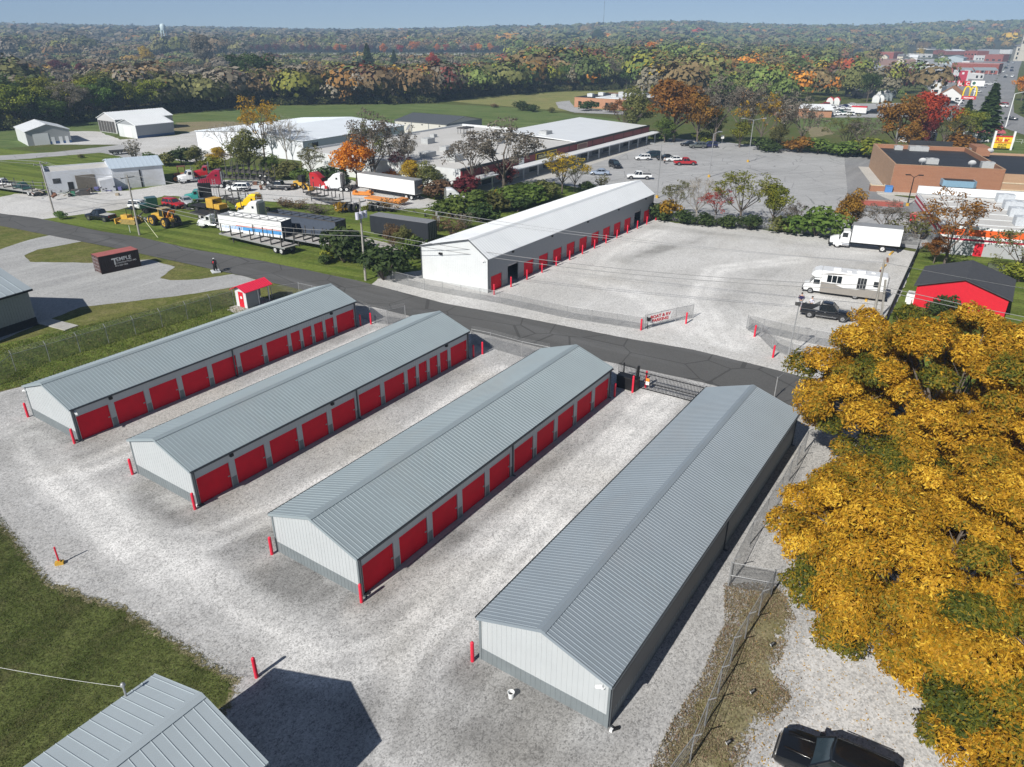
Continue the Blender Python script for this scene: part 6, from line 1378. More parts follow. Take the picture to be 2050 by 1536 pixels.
for x in (-.8, .6):
    for y in (-.6, .6): m.tube((x, y, 1.7), (x, y, 3.3), .06, n=5)
m.bx(-1, .8, -.75, .75, 3.2, 3.3); m.build('cab_frame', BROWNW, t)
for x in (1.3, -1.3):
    for y in (-.95, .95): wheel(t, x, y, .72, .5, ORANGE)
t = thing('forklift', 'white and black forklift at the yard edge behind the yellow semi cab', 'forklift', (*pt(492, 402), 0), R(30)); MB().bx(-1.1, .9, -.6, .6, .3, 1.2).build('truck_body', WHITEP, t, bevel=.08); m = MB()
for x in (-.8, .6):
    for y in (-.5, .5): m.tube((x, y, 1.1), (x, y, 2.4), .05, n=5)
m.bx(-.9, .7, -.6, .6, 2.35, 2.45); m.build('overhead_guard', BLACK, t); m = MB(); m.bx(-1.3, -1.15, -.5, -.3, .1, 2.6); m.bx(-1.3, -1.15, .3, .5, .1, 2.6); m.build('mast', STEELD, t)
for x in (.6, -.7):
    for y in (-.5, .5): wheel(t, x, y, .33, .25, WHITEP)
YC = 'cars and pickups in the truck yard'
carat('black pickup with a pale bed cover on the grass left of the bulldozer', 203, 441, 160, PB, 'pickup', group=YC, cat='pickup', name='pickup_truck', cover=mat('bed_cover_pale', (.45, .45, .43)))
carat('white utility pickup beside the dark green truck', 285, 420, -12, PW, 'suv', group=YC, cat='SUV')
carat('red SUV with a missing bonnet among the scrap', 349, 416, -30, PR, 'suv', group=YC, cat='SUV')
carat('silver wrecked car beside the red SUV', 375, 410, -52, PS, 'sedan', group=YC)
carat('small white SUV with a dark rear on the bright gravel', 478, 383, 178, PW, 'suv', group=YC, cat='SUV')
carat('dark grey pickup parked before the hedgerow in the yard', 561, 380, 172, paint('charcoal', (.05, .052, .055)), 'pickup', group=YC, cat='pickup', name='pickup_truck')
carat('dark green pickup beside the block garage', 48, 385, -35, PGR, 'pickup', group=YC, cat='pickup', name='pickup_truck')
carat('white pickup at the left edge beside the green one', 8, 376, 170, PW, 'pickup', group=YC, cat='pickup', name='pickup_truck')
carat('dark red truck parked at the side of the far left workshop', 122, 284, 176, paint('rust_red', (.12, .02, .018)), 'pickup', group=YC, cat='pickup', name='pickup_truck')
carat('dark grey SUV before the cream walled barn', 781, 262, 180, PG, 'suv', group=YC, cat='SUV')
# odds and ends of the yard
t = thing('lowboy_deck', 'orange loading ramp deck lying before the white box trailer', 'deck', (*pt(772, 406), 0), heading(pt(800, 410), pt(735, 400))); MB().bx(-4.5, 4.5, -1.2, 1.2, .5, .75).build('deck', ORANGE, t); MB().bx(-4.9, -3.2, -1.2, 1.2, .75, 1.3).build('ramp', ORANGE, t, bevel=.03); MB().bx(-3, 4, -.9, .9, .1, .5).build('underframe', STEELD, t)
t = thing('steel_frame', 'orange steel frame part left of the orange ramp deck', 'frame', (*pt(727, 391), 0), R(-10)); m = MB(); m.bx(-2, 2, -.9, -.6, .2, .6); m.bx(-2, 2, .6, .9, .2, .6); m.bx(-2, -1.5, -.6, .6, .2, .9); m.bx(1, 1.6, -.6, .6, .2, 1.0); m.build('frame_beam', ORANGE, t, bevel=.03)
for px, py, n_, lab in ((702, 426, 3, 'big black tyres behind the transformer pole'), (756, 424, 3, 'big black tyres right of the transformer pole')):
    for i in range(n_):
        t = thing('loose_tyre', f'{ORD[i]} tyre of the {lab}', 'tyre', (*pt(px - 10 + i * 11, py), .1), R(60), 'loose tyres at the yard edge'); wheel(t, 0, .01, .8, .6, BLACKM, name='tyre_ring', simple=True)
for i, (px, py) in enumerate(((274, 367), (284, 366), (294, 367))):
    t = thing('fuel_tank', f'white cylindrical fuel tank, {ORD[i]} from the end wall of the block garage', 'tank', (*pt(px, py), 0), R(60), 'fuel tanks'); m = MB(); m.tube((-1.3, 0, 1.2), (1.3, 0, 1.2), .8, n=14); m.build('tank', WHITEP, t, smooth=40); MB().bx(-1, -.8, -.6, .6, 0, .6).bx(.8, 1, -.6, .6, 0, .6).build('cradle', STEELD, t)
t = thing('waste_bin', 'green steel waste bin before the brown roller door', 'bin', (*pt(163, 391), 0), R(25)); MB().bx(-1.6, 1.6, -.8, .8, .1, 1.1).bx(-1.65, 1.65, -.85, .85, 1.1, 1.2).build('bin_body', STEELD, t); MB().bx(-1.65, -1.0, -.83, .83, .1, 1.15).build('green_end', mat('bin_green', (.05, .22, .13)), t)
rs = np.random.RandomState(3)
def junk(label, px, py, n, w, cols, h=1.2):
    t = thing('scrap_pile', label, 'scrap pile', (*pt(px, py), 0), 0)
    for i in range(n):
        x, y = rs.normal(0, w / 3), rs.normal(0, w / 5); a = rs.uniform(0, 3.14); l = rs.uniform(.4, 1.6); z = rs.uniform(.1, h * .7)
        m = MB(); d = Vector((math.cos(a), math.sin(a), rs.uniform(-.3, .7))) * l
        k = rs.randint(3)
        if k == 0: m.bar((x, y, z), Vector((x, y, z)) + d, .15, .15)
        elif k == 1: m.tube((x, y, z), Vector((x, y, z)) + d * .6, rs.uniform(.1, .35), n=9)
        else: m.bx(x - l * .3, x + l * .3, y - .3, y + .3, 0.05, z + .3)
        m.build(('bent_beam', 'pipe', 'crate')[k], cols[rs.randint(len(cols))], t, bevel=.02)
SC = [STEELD, BROWNW, GALV, BLACKM, mat('scrap_tan', (.32, .27, .2))]
junk('heap of mixed scrap before the block garage wall', 125, 392, 26, 12, SC, 1.8)
junk('dark scrap heap by the white garage porch', 207, 384, 14, 6, [STEELD, BLACKM, mat('scrap_blue', (.1, .1, .25))], 1.3)
junk('scrap parts between the red SUV and the yellow truck', 392, 420, 24, 9, SC)
junk('machine parts beside the dark grey pickup in the yard', 525, 378, 22, 10, SC, 1.8)
junk('axles and wheels on the grass below the white rounded cab', 868, 430, 14, 9, [BLACKM, GALV, WHITEP])
junk('scrap steel between bulldozer and skidder', 292, 443, 14, 5, [STEELD, BLACKM, GALV])
t = thing('gravel_pile', 'pale heap of gravel at the far left yard', 'gravel heap', (*pt(118, 272), 0)); 
m = MB(); m.loft([[(r * (1 + .12 * math.sin(3 * a + k)) * math.cos(a), r * .7 * (1 + .1 * math.cos(2 * a)) * math.sin(a), z) for a in [2 * math.pi * i / 18 for i in range(18)]] for k, (r, z) in enumerate(((4.5, 0), (3.2, .9), (1.6, 1.7), (.4, 2.0)))]); m.build('heap', GRAVELB, t, smooth=60)
t = thing('timber_trailer', 'low rusty frame trailer under the trees left of the black trailer', 'trailer', (*pt(770, 505), 0), heading(pt(800, 512), pt(735, 496))); MB().bx(-5, 5, -1.2, 1.2, .95, 1.1).build('deck', WOODG, t); MB().bx(-5, 5, -.5, .5, .6, .95).build('chassis', STEELD, t)
for x in (-3.6, -2.3):
    for y in (-1, 1): wheel(t, x, y, .48, .4, STEELD)
# ---------------------------------------------------------------- trees
def leaf_mat(name, cols, trans=.35):
    k = NT(name); a = k.new('ShaderNodeAttribute', attribute_name='tint'); n = len(cols)
    c = k.ramp(a.outputs['Fac'], [(i / (n - 1), x) for i, x in enumerate(cols)])
    oi = k.new('ShaderNodeObjectInfo'); hs = k.new('ShaderNodeHueSaturation'); k.link(c, hs.inputs['Color'])
    if name == 'leaves_golden_ash': oi = k.new('ShaderNodeValue'); oi.outputs[0].name = 'Random'; oi.outputs[0].default_value = .5
    k.link(k.math('ADD', .485, k.math('MULTIPLY', oi.outputs['Random'], .03)), hs.inputs['Hue']); k.link(k.math('ADD', .82, k.math('MULTIPLY', oi.outputs['Random'], .36)), hs.inputs['Value'])
    c = hs.outputs[0]; k.color(c); k.b.inputs['Roughness'].default_value = .65; k.b.inputs['Specular IOR Level'].default_value = .25
    t = k.new('ShaderNodeBsdfTranslucent'); k.link(c, t.inputs[0]); m = k.new('ShaderNodeMixShader'); m.inputs[0].default_value = trans
    k.link(k.b.outputs[0], m.inputs[1]); k.link(t.outputs[0], m.inputs[2]); k.link(m.outputs[0], k.out.inputs[0]); return k.m
PAL = {
 'dark green': [(0.029, 0.053, 0.016), (0.057, 0.090, 0.026), (0.098, 0.139, 0.036)],
 'green': [(0.065, 0.114, 0.026), (0.122, 0.188, 0.036), (0.195, 0.269, 0.057)],
 'olive': [(0.090, 0.098, 0.029), (0.155, 0.163, 0.049), (0.236, 0.227, 0.073)],
 'yellow green': [(.10, .13, .018), (.20, .22, .025), (.32, .31, .04)],
 'golden': [(.26, .15, .015), (.44, .27, .02), (.58, .38, .04)],
 'orange': [(.46, .14, .012), (.68, .25, .02), (.82, .36, .04)],
 'orange brown': [(.16, .075, .018), (.27, .125, .022), (.38, .19, .035)],
 'red': [(.28, .025, .015), (.42, .045, .025), (.52, .09, .04)],
 'dark red': [(.075, .012, .016), (.13, .018, .024), (.20, .035, .035)],
 'brown': [(0.111, 0.072, 0.036), (0.182, 0.117, 0.058), (0.260, 0.176, 0.091)],
 'grey brown': [(0.130, 0.111, 0.085), (0.195, 0.169, 0.130), (0.273, 0.240, 0.195)],
}
LM = {k: leaf_mat('leaves_' + k.replace(' ', '_'), v) for k, v in PAL.items()}
def cards(name, P, N, S, tint, rs, asp=.6, mat_=None, col=None):
    n = len(P); r = rs.normal(size=(n, 3)); T = np.cross(N, r); T /= np.linalg.norm(T, axis=1, keepdims=True) + 1e-9; B = np.cross(N, T)
    S = S[:, None]; v = np.empty((n, 4, 3)); v[:, 0] = P - T * S; v[:, 1] = P + B * S * asp; v[:, 2] = P + T * S; v[:, 3] = P - B * S * asp
    me = bpy.data.meshes.new(name); me.vertices.add(4 * n); me.vertices.foreach_set('co', v.ravel()); me.loops.add(4 * n); me.loops.foreach_set('vertex_index', np.arange(4 * n, dtype=np.int32))
    me.polygons.add(n); me.polygons.foreach_set('loop_start', np.arange(0, 4 * n, 4, dtype=np.int32)); me.update(calc_edges=True)
    a = me.attributes.new('tint', 'FLOAT', 'FACE'); a.data.foreach_set('value', np.clip(tint, 0, 1).astype(np.float32))
    if col is not None:
        a = me.attributes.new('leaf_colour', 'FLOAT_COLOR', 'FACE'); a.data.foreach_set('color', np.concatenate([col, np.ones((n, 1))], 1).astype(np.float32).ravel())
    if mat_: me.materials.append(mat_)
    return me
def clump_leaves(rs, cs, rr, per, size, flat=.75, up=.25):
    P = []; N = []; T = []
    for c, r in zip(cs, rr):
        k = int(per * r * r); d = rs.normal(size=(k, 3)); d[:, 2] += up; d /= np.linalg.norm(d, axis=1, keepdims=True)
        rad = r * (rs.uniform(.55, 1.08, (k, 1)) ** .6) * (1 + .22 * np.sin(d[:, :1] * 5 + c[0]) * np.sin(d[:, 1:2] * 5 + c[1]))
        p = d * rad; p[:, 2] *= flat; P.append(p + c); n = d + rs.normal(0, .55, (k, 3)); n[:, 2] += .35; n /= np.linalg.norm(n, axis=1, keepdims=True); N.append(n)
        T.append(np.full(k, rs.uniform(.22, .78)) + rs.normal(0, .17, k))
    P = np.concatenate(P); N = np.concatenate(N); T = np.concatenate(T); return P, N, rs.uniform(.7, 1.3, len(P)) * size, T
def limbs(rs, H, spread, base=.3, n=6, depth=2, r0=.2, up=.9):
    m = MB(); tips = []
    def grow(p, d, l, r, k):
        q = p + d * l; m.tube(p, q, r, r * .62, n=6 if k > 1 else 4, cap=False)
        if k == 0: tips.append(q); return
        for i in range(rs.randint(2, 4)):
            dd = (d + Vector(rs.normal(0, .42, 3)) + Vector((0, 0, .12))).normalized(); grow(q, dd, l * rs.uniform(.6, .82), r * .6, k - 1)
        if rs.rand() < .6: tips.append(q)
    lean = Vector((rs.normal(0, .04), rs.normal(0, .04), 1)); h = H * base; m.tube((0, 0, -.2), lean * h, r0, r0 * .8, n=8, cap=False)
    for i in range(n):
        a = 2 * math.pi * (i + rs.uniform(-.3, .3)) / n; d = Vector((math.cos(a) * spread, math.sin(a) * spread, up + rs.uniform(-.2, .5))).normalized()
        grow(lean * h * rs.uniform(.75, 1), d, H * .27 * rs.uniform(.8, 1.15), r0 * .55, depth)
    grow(lean * h, Vector((0, 0, 1)), H * .3, r0 * .7, depth)
    return m, tips
PROTO = {}
DUMMY = LM['green']
def proto(kind, i):
    key = (kind, i)
    if key in PROTO: return PROTO[key]
    rs = np.random.RandomState(hash(kind) % 1 + sum(map(ord, kind)) * 7 + i * 31)
    H = 12.0
    if kind in ('round', 'tall', 'wide'):
        R3 = {'round': (4.2, 4.2, 4.3), 'tall': (2.9, 2.9, 5.0), 'wide': (5.8, 5.8, 3.9)}[kind]; cz = H - R3[2] - .3; n = 34
        d = rs.normal(size=(n, 3)); d[:, 2] += .15; d /= np.linalg.norm(d, axis=1, keepdims=True); rad = rs.uniform(.45, .98, (n, 1)); cs = d * rad * np.array(R3) * .86 + [0, 0, cz]
        cs += rs.normal(0, .3, cs.shape); rr = rs.uniform(.95, 1.75, n); P, N, S, T = clump_leaves(rs, cs, rr, 62, .25)
        tm, _ = limbs(rs, H, .8, .26, 6, 1, .24)
    elif kind == 'sparse':
        tm, tips = limbs(rs, H, .62, .3, 6, 3, .2); tips = np.array([list(t) for t in tips]); cs = tips; rr = rs.uniform(.35, .8, len(tips)); P, N, S, T = clump_leaves(rs, cs, rr, 46, .18)
    elif kind == 'bare':
        tm, tips = limbs(rs, H, .6, .25, 6, 3, .18); m2 = MB()
        for t in tips:
            for j in range(4): m2.tube(t, t + Vector(rs.normal(0, .5, 3)) + Vector((0, 0, .5)), .035, .015, n=3, cap=False)
        PROTO[key] = (m2, tm); me = m2.build('crown', DUMMY); tr = tm.build('trunk', BARKP); PROTO[key] = (me.data, tr.data); bpy.data.objects.remove(me); bpy.data.objects.remove(tr); return PROTO[key]
    elif kind == 'conifer':
        k = 2600; z = rs.uniform(0, 1, k) ** .75; ang = rs.uniform(0, 6.28, k); lay = np.floor(z * 11) / 11; r = (1 - z) * 3.0 * (.62 + .38 * (1 - (z * 11 % 1))) * rs.uniform(.55, 1.05, k) * (1 + .15 * np.sin(ang * 5 + lay * 40)) + .1
        P = np.stack([r * np.cos(ang), r * np.sin(ang), .7 + z * 11.3], 1); N = np.stack([np.cos(ang) * .5, np.sin(ang) * .5, np.ones(k)], 1) + rs.normal(0, .4, (k, 3)); N /= np.linalg.norm(N, axis=1, keepdims=True); S = rs.uniform(.25, .5, k); T = rs.normal(.45, .2, k)
        tm = MB(); tm.tube((0, 0, -.2), (0, 0, 11.5), .22, .03, n=7)
    elif kind == 'bush':      # 3 m high
        n = 15; d = rs.normal(size=(n, 3)); d[:, 2] = abs(d[:, 2]); d /= np.linalg.norm(d, axis=1, keepdims=True); cs = d * rs.uniform(.3, 1, (n, 1)) * [1.5, 1.5, 1.5] + [0, 0, .9]; rr = rs.uniform(.5, .95, n); P, N, S, T = clump_leaves(rs, cs, rr, 110, .19); P[:, 2] = np.maximum(P[:, 2], .02)
        tm = MB()
        for j in range(6): tm.tube((0, 0, -.1), (rs.normal(0, .6), rs.normal(0, .6), 1.6), .05, .02, n=4, cap=False)
    elif kind == 'scrub':     # thin twiggy shrub, 3 m
        tm = MB(); tips = []
        for j in range(26):
            a = rs.uniform(0, 6.28); q = Vector((math.cos(a) * rs.uniform(.3, 1.5), math.sin(a) * rs.uniform(.3, 1.5), rs.uniform(1.2, 2.9))); tm.tube((q.x * .15, q.y * .15, -.1), q, .035, .012, n=3, cap=False); tips.append(list(q)); tips.append([q.x * .7, q.y * .7, q.z * .65])
        P, N, S, T = clump_leaves(rs, np.array(tips), rs.uniform(.25, .5, len(tips)), 60, .12)
    me = cards('crown', P, N, S, T, rs); me.materials.append(DUMMY); o = tm.build('trunk', BARK); PROTO[key] = (me, o.data); bpy.data.objects.remove(o); return PROTO[key]
NAT = {'bush': 2.9, 'scrub': 2.9}
tseed = [0]
def tree(kind, pal, x, y, H, label, group=None, name=None, wx=1.0, trunk=None):
    tseed[0] += 1; i = tseed[0] % 3; me, tr = proto(kind, i); s = H / NAT.get(kind, 12.0)
    z = float(terrain_h(x, y))
    t = thing(name or {'conifer': 'conifer_tree', 'bush': 'bush', 'scrub': 'shrub', 'bare': 'bare_tree'}.get(kind, 'tree'), label, 'bush' if kind == 'bush' else 'shrub' if kind == 'scrub' else 'tree', (x, y, z), (tseed[0] * 2.399) % 6.28, group)
    t.scale = (s * wx, s * wx, s)
    c = bpy.data.objects.new('crown', me); C.objects.link(c); c.parent = t; c.material_slots[0].link = 'OBJECT'; c.material_slots[0].material = LM[pal] if kind != 'bare' else BARKP
    k = bpy.data.objects.new('trunk', tr); C.objects.link(k); k.parent = t
    if trunk: k.material_slots[0].link = 'OBJECT'; k.material_slots[0].material = trunk
    return t
def tp(kind, pal, px, py, toppx, label, group=None, wx=1.0, **kw):
    """tree whose foot is at photo point px,py and whose top reaches photo row toppx"""
    g = G(px, py); r = math.hypot(g.x, g.y); v = py - toppx
    # height from the photo rows
    lo, hi = .3, 60
    for _ in range(30):
        h = (lo + hi) / 2; cp, sp = math.cos(PITCH), math.sin(PITCH); z = h - CAMH; fwd = g.y * cp - z * sp; up = g.y * sp + z * cp; yy = 768 - FPX * up / fwd + ROLL * FPX * g.x / fwd
        if yy > toppx: lo = h
        else: hi = h
    return tree(kind, pal, g.x, g.y, h, label, group, wx=wx, **kw)
# ---- big golden trees in the right foreground
def big_tree(label, cx, cy, cz, R3, n, per, seed, green=.0, size=.2, low=.0):
    rs = np.random.RandomState(seed); t = thing('golden_ash_tree', label, 'tree', (cx, cy, 0), 0)
    i_ = np.arange(n) + .5; zz = 1 - 1.62 * i_ / n; aa = i_ * 2.39996; d = np.stack([np.sqrt(1 - zz ** 2) * np.cos(aa), np.sqrt(1 - zz ** 2) * np.sin(aa), zz], 1) + rs.normal(0, .13, (n, 3)); d /= np.linalg.norm(d, axis=1, keepdims=True); rad = rs.uniform(.74, 1.04, (n, 1)); rad[::5] *= .62
    cs = d * rad * np.array(R3) + [0, 0, cz]; rr = rs.uniform(.72, 1.45, n); P = []; N = []; S = []; T = []
    for c, r in zip(cs, rr):
        k = int(per * 1.2 * r * r); q = rs.normal(size=(k, 3)); q[:, 2] += .35; q /= np.linalg.norm(q, axis=1, keepdims=True)
        lump = 1 + .28 * np.sin(q[:, 0] * 4.2 + c[0] * 3) * np.sin(q[:, 1] * 4.2 + c[1] * 3) + .12 * np.sin(q[:, 0] * 9 + c[2]) * np.sin(q[:, 2] * 9)
        p = q * (r * lump * rs.uniform(.72, 1.12, k))[:, None]; p[:, 2] *= .6; P.append(p + c)
        nn = q * .8 + rs.normal(0, .6, (k, 3)); nn[:, 2] += .5; N.append(nn / np.linalg.norm(nn, axis=1, keepdims=True))
        g = rs.rand() < green + (.5 if (c[2] < cz - .25 * R3[2] and c[0] < 0) else 0)
        base = rs.uniform(.14, .38) if g else rs.uniform(.48, .84); T.append(base + .08 * np.sin(q[:, 0] * 3 + c[1]) + rs.normal(0, .15, k))
    P = np.concatenate(P); N = np.concatenate(N); T = np.concatenate(T); S = rs.uniform(.65, 1.35, len(P)) * size
    me = cards('crown', P, N, S, T, rs, asp=.36, mat_=GOLD); o = bpy.data.objects.new('crown', me); C.objects.link(o); o.parent = t
    m = MB(); H = cz - .2 * R3[2]; m.tube((0, 0, -.2), (0, 0, H * .45), .42, .34, n=12, cap=False)
    for i, c in enumerate(cs[:: max(1, n // 34)]):
        a = Vector((0, 0, H * rs.uniform(.3, .5))); e = Vector(c) * .92; mid_ = a.lerp(e, .5) + Vector((0, 0, .6)); m.tube(a, mid_, .17, .11, n=7, cap=False); m.tube(mid_, e, .11, .035, n=6, cap=False)
        for j in range(3): m.tube(mid_.lerp(e, .4 + .2 * j), e + Vector(rs.normal(0, .8, 3)), .045, .015, n=4, cap=False)
    m.build('trunk', BARK, t, smooth=60); return t
GOLD = leaf_mat('leaves_golden_ash', [(.045, .065, .010), (.11, .125, .014), (.26, .20, .018), (.40, .20, .013), (.56, .31, .018), (.80, .54, .06)], .3)
big_tree('big golden tree with green lower boughs spreading over the white drive', 21.9, 29.6, 5.9, (7.6, 8.4, 4.7), 105, 1500, 11, .14, .115)
big_tree('big golden tree whose crown reaches the road and the far end of the doorless building', 31.2, 46.0, 7.4, (9.8, 9.4, 5.4), 135, 1000, 12, .08, .135)
big_tree('golden tree at the right edge between the two other big golden trees', 37.0, 37.5, 7.2, (9.0, 9.5, 5.6), 115, 1000, 14, .08, .135)
big_tree('greenish golden tree lowest at the right, its boughs hanging towards the black SUV', 23.8, 21.6, 4.6, (6.2, 5.4, 4.0), 62, 1400, 17, .45, .115)
rs = np.random.RandomState(21)
